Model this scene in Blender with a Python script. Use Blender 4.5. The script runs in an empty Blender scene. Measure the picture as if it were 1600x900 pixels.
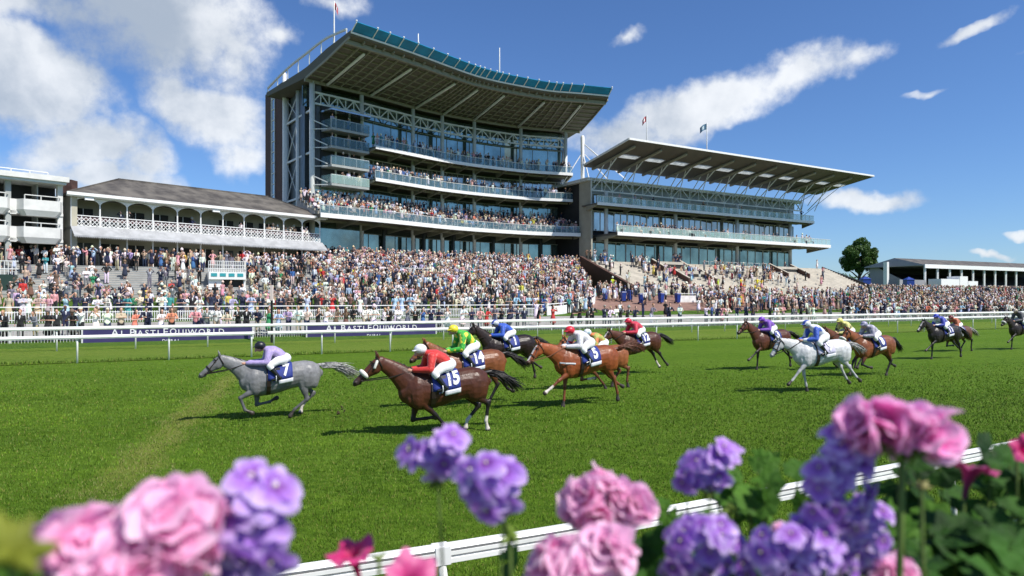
import bpy, bmesh, math, random
import numpy as np
from mathutils import Vector, Matrix, noise as mnoise
R = math.radians
random.seed(7); rng = np.random.default_rng(7)
S = bpy.context.scene
C = S.collection

# ------------------------------------------------------------------ camera, sky, sun
H = 3.1
cd = bpy.data.cameras.new('camera'); cam = bpy.data.objects.new('camera', cd); C.objects.link(cam)
cam.location = (0, 0, H); cam.rotation_euler = (R(90), 0, 0)
cd.lens = 24; cd.sensor_width = 36; cd.shift_y = 0.01; cd.clip_start = 0.05; cd.clip_end = 9000
cd.dof.use_dof = True; cd.dof.focus_distance = 19.0; cd.dof.aperture_fstop = 3.7
S.camera = cam
S.render.engine = 'CYCLES'
S.cycles.max_bounces = 6; S.cycles.transparent_max_bounces = 10; S.cycles.use_denoising = True
S.view_settings.view_transform = 'Standard'; S.view_settings.look = 'None'
S.view_settings.exposure = 0.28; S.view_settings.gamma = 1.0; S.view_settings.use_curve_mapping = False

TO_SUN = Vector((0.76, -0.46, 1.12)).normalized()
SUN_EL = math.asin(TO_SUN.z); SUN_AZ = math.atan2(TO_SUN.x, TO_SUN.y)
sd = bpy.data.lights.new('sun', 'SUN'); sd.energy = 5.0; sd.angle = R(0.53); sd.color = (1.0, 0.95, 0.87)
sun = bpy.data.objects.new('sun', sd); C.objects.link(sun); sun.location = (40, -40, 60)
sun.rotation_euler = (-TO_SUN).to_track_quat('-Z', 'Y').to_euler()

W = bpy.data.worlds.new('World'); S.world = W; W.use_nodes = True
nt = W.node_tree; nt.nodes.clear()
class NB:
    """small node helper"""
    def __init__(s, t): s.t = t
    def n(s, typ, **kw):
        x = s.t.nodes.new(typ)
        for k, v in kw.items(): setattr(x, k, v)
        return x
    def put(s, sock, v):
        if isinstance(v, bpy.types.NodeSocket): s.t.links.new(v, sock)
        elif v is not None: sock.default_value = v
    def m(s, op, a, b=None, c=None, clamp=False):
        x = s.n('ShaderNodeMath', operation=op, use_clamp=clamp)
        s.put(x.inputs[0], a)
        if b is not None: s.put(x.inputs[1], b)
        if c is not None: s.put(x.inputs[2], c)
        return x.outputs[0]
    def mix(s, f, a, b, mode='MIX'):
        x = s.n('ShaderNodeMix', data_type='RGBA', blend_type=mode)
        s.put(x.inputs[0], f)
        s.put(x.inputs[6], a if isinstance(a, bpy.types.NodeSocket) else (*a, 1) if len(a) == 3 else a)
        s.put(x.inputs[7], b if isinstance(b, bpy.types.NodeSocket) else (*b, 1) if len(b) == 3 else b)
        return x.outputs[2]
    def ss(s, v, lo, hi):
        x = s.n('ShaderNodeMapRange', interpolation_type='SMOOTHSTEP')
        s.put(x.inputs[0], v); x.inputs[1].default_value = lo; x.inputs[2].default_value = hi
        return x.outputs[0]
    def noise(s, vec, scale, detail=4, rough=0.55, dist=0.0):
        x = s.n('ShaderNodeTexNoise'); s.put(x.inputs['Vector'], vec)
        x.inputs['Scale'].default_value = scale; x.inputs['Detail'].default_value = detail
        x.inputs['Roughness'].default_value = rough; x.inputs['Distortion'].default_value = dist
        return x.outputs[0], x.outputs[1]
b = NB(nt)
sky = b.n('ShaderNodeTexSky', sky_type='NISHITA', sun_disc=False, sun_elevation=SUN_EL, sun_rotation=SUN_AZ,
          altitude=0, air_density=1.0, dust_density=0.15, ozone_density=4.0)
tc = b.n('ShaderNodeTexCoord').outputs['Generated']
sep = b.n('ShaderNodeSeparateXYZ'); nt.links.new(tc, sep.inputs[0])
az = b.m('ARCTAN2', sep.outputs[0], sep.outputs[1]); el = b.m('ARCSINE', sep.outputs[2])
cmb = b.n('ShaderNodeCombineXYZ'); nt.links.new(az, cmb.inputs[0]); nt.links.new(el, cmb.inputs[1])
w1, w1c = b.noise(tc, 5.0, 5, 0.6)
off = b.n('ShaderNodeVectorMath', operation='SUBTRACT'); nt.links.new(w1c, off.inputs[0]); off.inputs[1].default_value = (.5, .5, .5)
offs = b.n('ShaderNodeVectorMath', operation='SCALE'); nt.links.new(off.outputs[0], offs.inputs[0]); offs.inputs[3].default_value = 0.11
pos = b.n('ShaderNodeVectorMath', operation='ADD'); nt.links.new(cmb.outputs[0], pos.inputs[0]); nt.links.new(offs.outputs[0], pos.inputs[1])
# (azimuth deg, elevation deg, half width deg, half height deg, tilt deg, weight)
CLOUDS = [(-28, 20.5, 8.0, 5.8, -22, 1.0), (-25, 14.3, 5.6, 2.6, -16, 1.0), (-37, 19.8, 8.0, 2.3, 4, .95), (-22.5, 19.5, 4.0, 4.5, 20, .75),
          (-37.0, 14.4, 6.4, 3.6, 0, 1.2), (-31.0, 8.8, 5.4, 1.7, -3, .95), (-33.0, 10.9, 4.6, 2.0, 12, .95), (-29.0, 10.4, 2.6, 1.9, 0, .7),
          (-19.0, 19.5, 1.9, 1.2, 0, .62), (-15.5, 22.4, 3.0, 1.3, 0, .6), (-20.3, 7.7, 2.6, .55, 0, .7), (-22.0, 11.3, 2.4, 2.0, 0, .7),
          (15.5, 15.4, 8.8, 1.9, 12, 1.0), (22.8, 16.6, 5.0, 1.7, 16, .9), (9.5, 13.6, 5.0, 1.7, 3, .9), (9.9, 20.7, 1.8, .6, 18, .5), (26.5, 17.5, 3.0, .9, 12, .55),
          (27.2, 7.1, 3.5, .85, 0, .95), (31.0, 13.6, 1.6, .3, 12, .35), (34.5, 18.0, 2.9, .5, 26, .6), (36.8, 4.8, 1.4, .35, 0, .6),
          (34.6, 3.4, 1.4, .25, 0, .55), (30.2, 2.8, 1.3, .32, 0, .55), (37.6, 16.0, 1.5, .4, 10, .35)]
acc = None
for (a0, e0, wx, wy, tilt, wt) in CLOUDS:
    mp = b.n('ShaderNodeMapping', vector_type='TEXTURE'); nt.links.new(pos.outputs[0], mp.inputs[0])
    mp.inputs[1].default_value = (R(a0), R(e0), 0); mp.inputs[2].default_value = (0, 0, R(tilt)); mp.inputs[3].default_value = (R(wx), R(wy), 1)
    ln = b.n('ShaderNodeVectorMath', operation='LENGTH'); nt.links.new(mp.outputs[0], ln.inputs[0])
    v = b.m('MULTIPLY', b.m('SUBTRACT', 1.25, ln.outputs['Value']), wt)
    acc = v if acc is None else b.m('MAXIMUM', acc, v)
# clouds of the rest of the sky (seen from other angles and in the glass)
mpr = b.n('ShaderNodeMapping'); nt.links.new(tc, mpr.inputs[0]); mpr.inputs[3].default_value = (1, 1, 2.6)
nr, _ = b.noise(mpr.outputs[0], 2.3, 7, 0.58)
rest = b.m('MULTIPLY', b.m('SUBTRACT', nr, .50), 5.0)
behind = b.ss(b.m('ABSOLUTE', az), 0.80, 1.1)
rest = b.m('SUBTRACT', b.m('MULTIPLY', b.m('ADD', rest, 1.0), behind), 1.0)
acc = b.m('MAXIMUM', acc, rest)
n2, _ = b.noise(tc, 9.0, 8, 0.62)
n3, _ = b.noise(tc, 4.0, 5, 0.55, 0.4)
dens = b.m('ADD', acc, b.m('MULTIPLY', b.m('SUBTRACT', n2, 0.5), 2.1))
alpha = b.m('MULTIPLY', b.ss(dens, 0.08, 0.80), b.ss(acc, 0.0, 0.2))
alpha = b.m('MULTIPLY', alpha, b.ss(sep.outputs[2], 0.0, 0.03))
alpha = b.m('MULTIPLY', alpha, 0.90)
shade = b.ss(b.m('ADD', b.m('MULTIPLY', n3, 1.0), b.m('MULTIPLY', n2, .55)), 0.56, 0.96)
ccol = b.mix(shade, (0.37, 0.43, 0.51), (0.84, 0.86, 0.88))
skyc = b.n('ShaderNodeVectorMath', operation='SCALE'); nt.links.new(sky.outputs[0], skyc.inputs[0]); skyc.inputs[3].default_value = 0.086
# the sky of a clear spring day, a little deeper blue than the model's
tint = b.mix(1.0, skyc.outputs[0], (0.74, 0.96, 1.28), 'MULTIPLY')
full = b.mix(alpha, tint, ccol)
bg = b.n('ShaderNodeBackground'); nt.links.new(full, bg.inputs[0]); bg.inputs[1].default_value = 1.0
wo = b.n('ShaderNodeOutputWorld'); nt.links.new(bg.outputs[0], wo.inputs[0])

# ------------------------------------------------------------------ materials
MATS = {}
def mat(name, col, rough=0.6, var=0.0, scale=6.0, bump=0.0, bscale=30.0, metal=0.0, spec=0.5, alpha=1.0, coat=0.0, sheen=0.0, trans=0.0, col2=None, stretch=None, sss=0):
    if name in MATS: return MATS[name]
    m = bpy.data.materials.new(name); m.use_nodes = True; t = m.node_tree; n = NB(t)
    p = t.nodes['Principled BSDF']; p.inputs['Base Color'].default_value = (*col, 1)
    p.inputs['Roughness'].default_value = rough; p.inputs['Metallic'].default_value = metal
    p.inputs['Specular IOR Level'].default_value = spec; p.inputs['Alpha'].default_value = alpha
    p.inputs['Coat Weight'].default_value = coat; p.inputs['Sheen Weight'].default_value = sheen
    if var or bump:
        vec = n.n('ShaderNodeTexCoord').outputs['Object']
        if stretch:
            mp = n.n('ShaderNodeMapping'); t.links.new(vec, mp.inputs[0]); mp.inputs[3].default_value = stretch; vec = mp.outputs[0]
    if var:
        f, _ = n.noise(vec, scale, 5, 0.6)
        f = n.ss(f, 0.3, 0.7)
        lo = tuple(c * (1 - var) for c in col) if col2 is None else col2
        hi = tuple(min(1, c * (1 + var * .6)) for c in col)
        t.links.new(n.mix(f, lo, hi), p.inputs['Base Color'])
        rr = n.m('ADD', n.m('MULTIPLY', f, 0.12), max(0, rough - 0.06)); t.links.new(rr, p.inputs['Roughness'])
    if bump:
        f2, _ = n.noise(vec, bscale, 4, 0.6)
        bp = n.n('ShaderNodeBump'); bp.inputs['Strength'].default_value = bump; bp.inputs['Distance'].default_value = 0.02
        t.links.new(f2, bp.inputs['Height']); t.links.new(bp.outputs[0], p.inputs['Normal'])
    if trans:
        tr = n.n('ShaderNodeBsdfTranslucent'); tr.inputs[0].default_value = (*col, 1)
        if p.inputs['Base Color'].is_linked: t.links.new(p.inputs['Base Color'].links[0].from_socket, tr.inputs[0])
        mx = n.n('ShaderNodeMixShader'); mx.inputs[0].default_value = trans
        out = t.nodes['Material Output']
        t.links.new(p.outputs[0], mx.inputs[1]); t.links.new(tr.outputs[0], mx.inputs[2]); t.links.new(mx.outputs[0], out.inputs[0])
    MATS[name] = m; return m

def attr_mat(name, attr='Col', rough=0.8, var=0.12, scale=20, obj=False, sheen=0.0, spec=.4, bump=0.0, bscale=60):
    m = bpy.data.materials.new(name); m.use_nodes = True; t = m.node_tree; n = NB(t)
    p = t.nodes['Principled BSDF']; p.inputs['Roughness'].default_value = rough; p.inputs['Specular IOR Level'].default_value = spec
    p.inputs['Sheen Weight'].default_value = sheen
    a = n.n('ShaderNodeAttribute', attribute_name=attr)
    if obj: a.attribute_type = 'OBJECT'
    vec = n.n('ShaderNodeTexCoord').outputs['Object']
    f, _ = n.noise(vec, scale, 4, .6)
    k = n.m('ADD', n.m('MULTIPLY', n.ss(f, .3, .7), 2 * var), 1 - var)
    sc = n.n('ShaderNodeVectorMath', operation='SCALE'); t.links.new(a.outputs['Color'], sc.inputs[0]); t.links.new(k, sc.inputs[3])
    t.links.new(sc.outputs[0], p.inputs['Base Color'])
    if bump:
        f2, _ = n.noise(vec, bscale, 3, .6)
        bp = n.n('ShaderNodeBump'); bp.inputs['Strength'].default_value = bump; bp.inputs['Distance'].default_value = 0.01
        t.links.new(f2, bp.inputs['Height']); t.links.new(bp.outputs[0], p.inputs['Normal'])
    MATS[name] = m; return m

M_white = mat('white_paint', (.80, .80, .79), .35, .06, 3)
M_plastic = mat('white_rail_plastic', (.83, .83, .81), .35, .14, 1.3)
M_off = mat('weathered_white_render', (.66, .66, .64), .6, .10, .9)
M_steel = mat('painted_steel', (.62, .64, .62), .4, .08, 2)
M_steeld = mat('grey_steel', (.34, .36, .35), .45, .1, 2)
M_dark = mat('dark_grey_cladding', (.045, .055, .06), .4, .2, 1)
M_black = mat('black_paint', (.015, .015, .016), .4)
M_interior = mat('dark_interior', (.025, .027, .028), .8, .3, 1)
M_brick = mat('dark_brown_brick', (.085, .045, .038), .85, .35, 2.0, .4, 14)
M_conc = mat('concrete', (.40, .385, .355), .85, .16, .8, .2, 8)
M_tread = mat('pale_terrace_concrete', (.50, .46, .39), .85, .16, .7, .2, 8)
M_cream = mat('cream_wall', (.46, .43, .34), .8, .12, .6)
M_creamd = mat('cream_render', (.36, .35, .29), .8, .12, .6)
M_slate = mat('old_slate_roof', (.115, .105, .092), .85, .45, .55, .5, 5, col2=(.05, .045, .042), stretch=(1, 1, .6))
M_lead = mat('grey_lead_awning', (.36, .37, .385), .55, .18, 1.2)
M_teal = mat('teal_blue_roof_glass', (.008, .23, .46), .35, .2, .5, spec=.3)
M_soffit = mat('olive_soffit', (.105, .098, .07), .7, .15, 1.0)
M_soffit2 = mat('brown_soffit', (.105, .097, .082), .7, .15, .6)
M_rib = mat('soffit_rib', (.24, .235, .18), .6, .1, 2)
M_roofpale = mat('pale_roof_sheet', (.5, .5, .5), .5, .1, .3)
M_redbrown = mat('dark_red_brown_wall', (.075, .035, .028), .7, .2, 1.5)
M_navy = mat('navy_banner', (.035, .028, .115), .55, .12, 1.0)
M_paving = mat('red_brown_paving', (.24, .14, .11), .9, .2, 1.5)
M_path = mat('grey_path', (.30, .29, .27), .9, .2, 1.2)
M_skylight = mat('skylight_panel', (.75, .78, .78), .5, .2, 1.5, trans=.7)
def glass_mat(name, col, rough, spec, var=0.3, scale=.25):
    return mat(name, col, rough, var, scale, spec=spec)
M_glass = mat('teal_window_glass', (.25, .33, .30), .04, .4, .25, metal=.8)
M_glass2 = mat('blue_window_glass', (.40, .43, .42), .05, .3, .3, metal=.8)
M_bal = mat('balustrade_glass', (.14, .26, .32), .08, 0, alpha=.30, spec=.6)
M_bal2 = mat('green_balustrade_glass', (.42, .60, .56), .12, 0, alpha=.36, spec=.6)

# ------------------------------------------------------------------ mesh helpers
class MB:
    def __init__(s): s.v = []; s.f = []; s.mi = []; s.mats = []; s.cur = 0
    def mat(s, m):
        if m not in s.mats: s.mats.append(m)
        s.cur = s.mats.index(m); return s
    def add(s, vs, fs):
        o = len(s.v); s.v.extend([tuple(p) for p in vs]); s.f.extend([tuple(o + i for i in f) for f in fs]); s.mi.extend([s.cur] * len(fs)); return s
    def box(s, x0, y0, z0, x1, y1, z1):
        vs = [(x0,y0,z0),(x1,y0,z0),(x1,y1,z0),(x0,y1,z0),(x0,y0,z1),(x1,y0,z1),(x1,y1,z1),(x0,y1,z1)]
        return s.add(vs, [(0,3,2,1),(4,5,6,7),(0,1,5,4),(1,2,6,5),(2,3,7,6),(3,0,4,7)])
    def prism(s, poly, z0, z1):
        """poly: 2D outline (ccw), z0/z1 numbers or per-vertex lists"""
        n = len(poly); a = z0 if hasattr(z0, '__len__') else [z0]*n; c = z1 if hasattr(z1, '__len__') else [z1]*n
        vs = [(p[0], p[1], a[i]) for i, p in enumerate(poly)] + [(p[0], p[1], c[i]) for i, p in enumerate(poly)]
        fs = [tuple(range(n))[::-1], tuple(range(n, 2*n))] + [(i, (i+1) % n, n + (i+1) % n, n + i) for i in range(n)]
        return s.add(vs, fs)
    def bar(s, a, c, w, h=None, up=(0, 0, 1)):
        """box-section bar from a to c"""
        h = w if h is None else h
        a = Vector(a); c = Vector(c); t = (c - a)
        if t.length < 1e-6: return s
        t.normalize(); u = Vector(up)
        if abs(t.dot(u)) > .99: u = Vector((0, 1, 0))
        l = t.cross(u).normalized(); u = l.cross(t).normalized()
        vs = []
        for p in (a, c):
            for (i, j) in ((-1,-1),(1,-1),(1,1),(-1,1)): vs.append(p + l*(i*w/2) + u*(j*h/2))
        return s.add(vs, [(0,1,2,3)[::-1],(4,5,6,7),(0,1,5,4),(1,2,6,5),(2,3,7,6),(3,0,4,7)])
    def tube(s, pts, ra, rb=None, seg=10, cap=True, lat=(0, 1, 0)):
        """loft of ellipses: ra across the chain in its plane, rb sideways (lat)"""
        pts = [Vector(p) for p in pts]; n = len(pts)
        ra = ra if hasattr(ra, '__len__') else [ra]*n; rb = ra if rb is None else (rb if hasattr(rb, '__len__') else [rb]*n)
        vs = []; rings = []
        for i, p in enumerate(pts):
            t = (pts[min(i+1, n-1)] - pts[max(i-1, 0)]).normalized()
            l = Vector(lat); l = l - t*l.dot(t)
            if l.length < .15:
                l = Vector((1, 0, 0)) - t*t.x
                if l.length < .15: l = Vector((0, 0, 1)) - t*t.z
            l.normalize(); u = t.cross(l)
            rings.append((p, t, l, u, ra[i], rb[i]))
        if cap:
            p, t, l, u, a, c = rings[0]; k = min(a, c)
            rings.insert(0, (p - t*k*.55, t, l, u, a*.72, c*.72)); rings.insert(0, (p - t*k*.85, t, l, u, a*.3, c*.3))
            p, t, l, u, a, c = rings[-1]; k = min(a, c)
            rings.append((p + t*k*.55, t, l, u, a*.72, c*.72)); rings.append((p + t*k*.85, t, l, u, a*.3, c*.3))
        for (p, t, l, u, a, c) in rings:
            for j in range(seg):
                th = 2*math.pi*j/seg; vs.append(p + l*(c*math.cos(th)) + u*(a*math.sin(th)))
        m = len(rings)
        fs = [(i*seg+j, i*seg+(j+1) % seg, (i+1)*seg+(j+1) % seg, (i+1)*seg+j) for i in range(m-1) for j in range(seg)]
        fs += [tuple(range(seg))[::-1], tuple((m-1)*seg + j for j in range(seg))]
        return s.add(vs, fs)
    def ball(s, c, r, seg=10, rings=7):
        c = Vector(c); r = r if hasattr(r, '__len__') else (r, r, r)
        vs = [c + Vector((0, 0, -r[2]))]
        for i in range(1, rings):
            ph = math.pi*i/rings - math.pi/2
            for j in range(seg):
                th = 2*math.pi*j/seg
                vs.append(c + Vector((r[0]*math.cos(ph)*math.cos(th), r[1]*math.cos(ph)*math.sin(th), r[2]*math.sin(ph))))
        vs.append(c + Vector((0, 0, r[2]))); L = len(vs) - 1
        fs = [(0, 1+(j+1) % seg, 1+j) for j in range(seg)]
        for i in range(rings-2):
            for j in range(seg): fs.append((1+i*seg+j, 1+i*seg+(j+1) % seg, 1+(i+1)*seg+(j+1) % seg, 1+(i+1)*seg+j))
        fs += [(L, 1+(rings-2)*seg+j, 1+(rings-2)*seg+(j+1) % seg) for j in range(seg)]
        return s.add(vs, fs)
    def ribbon(s, pts, zs, thick):
        """wall along a 2D polyline: zs=(z0,z1), thickness to the left of travel"""
        pf = [Vector(p) for p in pts]; pb = offset(pts, thick)
        n = len(pf); z0, z1 = zs
        vs = [(p[0], p[1], z0) for p in pf] + [(p[0], p[1], z1) for p in pf] + [(p[0], p[1], z0) for p in pb] + [(p[0], p[1], z1) for p in pb]
        fs = []
        for i in range(n-1):
            fs += [(i, i+1, n+i+1, n+i), (2*n+i+1, 2*n+i, 3*n+i, 3*n+i+1), (n+i, n+i+1, 3*n+i+1, 3*n+i), (i+1, i, 2*n+i, 2*n+i+1)]
        fs += [(0, n, 3*n, 2*n), (n-1, 3*n-1, 4*n-1, 2*n-1)]
        return s.add(vs, fs)
    def mesh(s, name):
        me = bpy.data.meshes.new(name); me.from_pydata(s.v, [], s.f)
        for m in s.mats: me.materials.append(m)
        if len(s.mats) > 1: me.polygons.foreach_set('material_index', s.mi)
        me.update(); return me
    def build(s, name, m=None, parent=None, smooth=False, fix=True):
        me = s.mesh(name)
        if m is not None: me.materials.clear(); me.materials.append(m)
        if fix:
            bm = bmesh.new(); bm.from_mesh(me); bmesh.ops.recalc_face_normals(bm, faces=bm.faces); bm.to_mesh(me); bm.free()
        if smooth: me.polygons.foreach_set('use_smooth', [True]*len(me.polygons))
        o = bpy.data.objects.new(name, me); C.objects.link(o)
        if parent is not None: o.parent = parent
        return o

def offset(pts, d):
    """offset a 2D polyline by d, to the left of travel"""
    P = [Vector((p[0], p[1])) for p in pts]; out = []
    for i in range(len(P)):
        t = (P[min(i+1, len(P)-1)] - P[max(i-1, 0)]).normalized()
        out.append(P[i] + Vector((-t.y, t.x))*(d[i] if hasattr(d, '__len__') else d))
    return out
def catmull(P, k=4):
    P = [Vector((p[0], p[1])) for p in P]; out = []
    for i in range(len(P)-1):
        p0 = P[i-1] if i else P[0]*2 - P[1]; p1 = P[i]; p2 = P[i+1]; p3 = P[i+2] if i+2 < len(P) else P[-1]*2 - P[-2]
        for j in range(k):
            t = j/k; out.append(0.5*((2*p1) + (p2-p0)*t + (2*p0-5*p1+4*p2-p3)*t*t + (3*p1-p0-3*p2+p3)*t**3))
    out.append(P[-1]); return out
def tag(o, label, cat, group=None, kind=None):
    if label: o['label'] = label
    if cat: o['category'] = cat
    if group: o['group'] = group
    if kind: o['kind'] = kind
    return o
def thing(name, label, cat, loc=(0, 0, 0), rz=0, group=None):
    o = bpy.data.objects.new(name, None); C.objects.link(o); o.empty_display_size = .3
    o.location = loc; o.rotation_euler = (0, 0, rz); return tag(o, label, cat, group)
def struct(name, mb, m=None, label=None, **kw):
    o = mb.build(name, m, **kw); o['kind'] = 'structure'
    if label: o['label'] = label
    return o
def text_mesh(txt, size, extrude=.004, bold=0.0, align='CENTER'):
    cu = bpy.data.curves.new('lettering', 'FONT'); cu.body = txt; cu.size = size; cu.extrude = extrude; cu.offset = bold
    cu.align_x = align; cu.align_y = 'CENTER'; cu.resolution_u = 3
    o = bpy.data.objects.new('lettering', cu); C.objects.link(o)
    dg = bpy.context.evaluated_depsgraph_get(); me = bpy.data.meshes.new_from_object(o.evaluated_get(dg))
    bpy.data.objects.remove(o); bpy.data.curves.remove(cu); return me
def remesh(mb, voxel, smooth=3, fac=.5):
    me = mb.mesh('tmp'); o = bpy.data.objects.new('tmp', me); C.objects.link(o)
    bm = bmesh.new(); bm.from_mesh(me); bmesh.ops.recalc_face_normals(bm, faces=bm.faces); bm.to_mesh(me); bm.free()
    r = o.modifiers.new('r', 'REMESH'); r.mode = 'VOXEL'; r.voxel_size = voxel; r.use_smooth_shade = True
    if smooth:
        q = o.modifiers.new('s', 'SMOOTH'); q.iterations = smooth; q.factor = fac
    dg = bpy.context.evaluated_depsgraph_get(); out = bpy.data.meshes.new_from_object(o.evaluated_get(dg))
    bpy.data.objects.remove(o); bpy.data.meshes.remove(me)
    out.polygons.foreach_set('use_smooth', [True]*len(out.polygons)); return out

# ------------------------------------------------------------------ course frame: u along the course, v away from the camera
D = Vector((.888, .460)); N = Vector((-.460, .888))
def uv(u, v): p = D*u + N*v; return p.x, p.y
def touv(x, y): return D.x*x + D.y*y, N.x*x + N.y*y
GV = [(-200, 0), (48, 0), (51.9, .04), (52.6, .4), (60, 1.3), (70, 2.6), (75, 3.4), (110, 5.0), (160, 6.0), (400, 6.5)]
def gv(v): return float(np.interp(v, [a for a, _ in GV], [c for _, c in GV]))
def gz(x, y): return gv(touv(x, y)[1])
def at_v(px, v):
    """where the sight line through column px of the 1600 px photo meets the course line v"""
    k = (px - 800)/1067; Y = v/(N.y + N.x*k); return k*Y, Y
def at_ground(px, py):
    Y = 1067*H/(py - 466); return (px - 800)/1067*Y, Y
# ------------------------------------------------------------------ the ground
def turf_mat(name, c1, c2, c3, far=False):
    m = bpy.data.materials.new(name); m.use_nodes = True; t = m.node_tree; n = NB(t); p = t.nodes['Principled BSDF']
    vec = n.n('ShaderNodeTexCoord').outputs['Object']
    mp = n.n('ShaderNodeMapping'); t.links.new(vec, mp.inputs[0]); mp.inputs[2].default_value = (0, 0, R(-27.4)); mp.inputs[3].default_value = (.55, 1, 1)
    a, _ = n.noise(mp.outputs[0], 1.5, 7, .68); f1, _ = n.noise(mp.outputs[0], 7, 6, .72); g, _ = n.noise(vec, .09, 4, .55); h, _ = n.noise(vec, 45, 3, .7)
    c = n.mix(n.ss(a, .32, .68), c1, c2)
    c = n.mix(n.ss(f1, .42, .66), c, c3)
    c = n.mix(n.m('MULTIPLY', n.ss(g, .4, .7), .45), c, c2)
    c = n.mix(n.m('MULTIPLY', n.ss(h, .5, .75), .5), c, tuple(x*1.9 for x in c3))
    sp0, _ = n.noise(vec, 2.3, 3, .55); sp1, _ = n.noise(vec, .13, 2, .5)
    c = n.mix(n.m('MULTIPLY', n.m('MULTIPLY', n.ss(sp0, .69, .76), n.ss(sp1, .45, .6)), .75), c, (.10, .085, .035))
    sv = n.n('ShaderNodeSeparateXYZ'); t.links.new(mp.outputs[0], sv.inputs[0]); bw = n.m('SINE', n.m('ADD', n.m('MULTIPLY', sv.outputs[1], .95), n.m('MULTIPLY', g, 3.0)))
    c = n.mix(n.m('MULTIPLY', n.ss(bw, -.5, .5), .22), c, c3)
    # worn pale track crossing the course near the leading horse
    sp = n.n('ShaderNodeSeparateXYZ'); t.links.new(vec, sp.inputs[0])
    w, _ = n.noise(vec, .9, 4, .6)
    line = n.m('ADD', n.m('SUBTRACT', n.m('MULTIPLY', sp.outputs[0], 1.0), n.m('MULTIPLY', sp.outputs[1], -.022)), 8.6)
    line = n.m('ADD', line, n.m('MULTIPLY', n.m('SUBTRACT', w, .5), 1.2))
    return m, t, n, p, vec, c, sp, w, h, f1
def finish_turf(m, t, n, p, c, h, f1, strength=.9):
    t.links.new(c, p.inputs['Base Color']); p.inputs['Roughness'].default_value = .75; p.inputs['Specular IOR Level'].default_value = .03
    bp = n.n('ShaderNodeBump'); bp.inputs['Strength'].default_value = strength; bp.inputs['Distance'].default_value = .08
    t.links.new(n.m('ADD', n.m('MULTIPLY', f1, 1.0), n.m('MULTIPLY', h, .5)), bp.inputs['Height']); t.links.new(bp.outputs[0], p.inputs['Normal'])
G1, G2, G3 = (.038, .090, .006), (.080, .158, .012), (.122, .202, .024)
m, t, n, p, vec, c, sp, w, h, f1 = turf_mat('race_turf', G1, G2, G3)
# pale track: a band along the line from (-8.1,19.7) to (-5.2,12.2)
px_ = n.m('ADD', sp.outputs[0], 7.6); py_ = n.m('SUBTRACT', sp.outputs[1], 14.8)
dist = n.m('ABSOLUTE', n.m('ADD', n.m('ADD', n.m('MULTIPLY', px_, .961), n.m('MULTIPLY', py_, .276)), n.m('MULTIPLY', n.m('SUBTRACT', w, .5), 1.4)))
band = n.m('MULTIPLY', n.m('MULTIPLY', n.ss(dist, .6, .05), n.ss(sp.outputs[1], 31, 25)), n.ss(sp.outputs[1], 9.5, 13))
c = n.mix(n.m('MULTIPLY', band, .7), c, (.21, .23, .05))
finish_turf(m, t, n, p, c, h, f1)
M_turf = m
m, t, n, p, vec, c, sp, w, h, f1 = turf_mat('lawn_turf', (.03, .075, .012), (.055, .125, .018), (.10, .16, .03)); finish_turf(m, t, n, p, c, h, f1); M_lawn = m
m, t, n, p, vec, c, sp, w, h, f1 = turf_mat('verge_turf', (.055, .12, .012), (.10, .175, .022), (.17, .22, .04)); finish_turf(m, t, n, p, c, h, f1); M_verge = m

us = [-3000, -600, -200, -100] + list(range(-80, 161, 8)) + [200, 300, 600, 1500, 4000]
vs_ = [-3000, -400, -60, -20, 0, 20, 38, 48, 50, 52.5, 55, 60, 65, 70, 75, 90, 110, 130, 160, 400, 1500, 4000]
mb = MB().mat(M_turf)
grid = [[(*uv(u, v), gv(v)) for u in us] for v in vs_]
nu = len(us)
mb.add([p for r in grid for p in r], [(i*nu+j, i*nu+j+1, (i+1)*nu+j+1, (i+1)*nu+j) for i in range(len(vs_)-1) for j in range(nu-1)])
g = struct('ground', mb, None, 'short green racecourse turf rising gently behind the rails', fix=False)
g.data.materials.append(M_lawn)
mi = [0 if vs_[k//(nu-1)] < 50 else 1 for k in range(len(mb.f))]
g.data.polygons.foreach_set('material_index', mi)
def strip(name, u0, u1, v0, v1, m, lift, label=None, nu=12, edge=None):
    vl = sorted(set([v0, v1] + [v for v, _ in GV if v0 < v < v1])); M = MB()
    ul = [u0 + (u1-u0)*i/nu for i in range(nu+1)]; k = len(ul)
    pts = []
    for v in vl:
        for u in ul:
            x, y = uv(u, v); z = gv(v) + lift
            pts.append((x, y, z))
    M.add(pts, [(i*k+j, i*k+j+1, (i+1)*k+j+1, (i+1)*k+j) for i in range(len(vl)-1) for j in range(k-1)])
    return struct(name, M, m, label, fix=False)
strip('verge', -80, 200, 38.6, 51.8, M_verge, .03, 'yellowish longer grass between the running rails')
strip('path', -80, 200, 52.0, 59.6, M_path, .012, 'grey hard standing behind the crowd rail')
strip('paving', 44, 92, 62.5, 78, M_paving, .02, 'red brown paved area by the blue bins')

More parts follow.
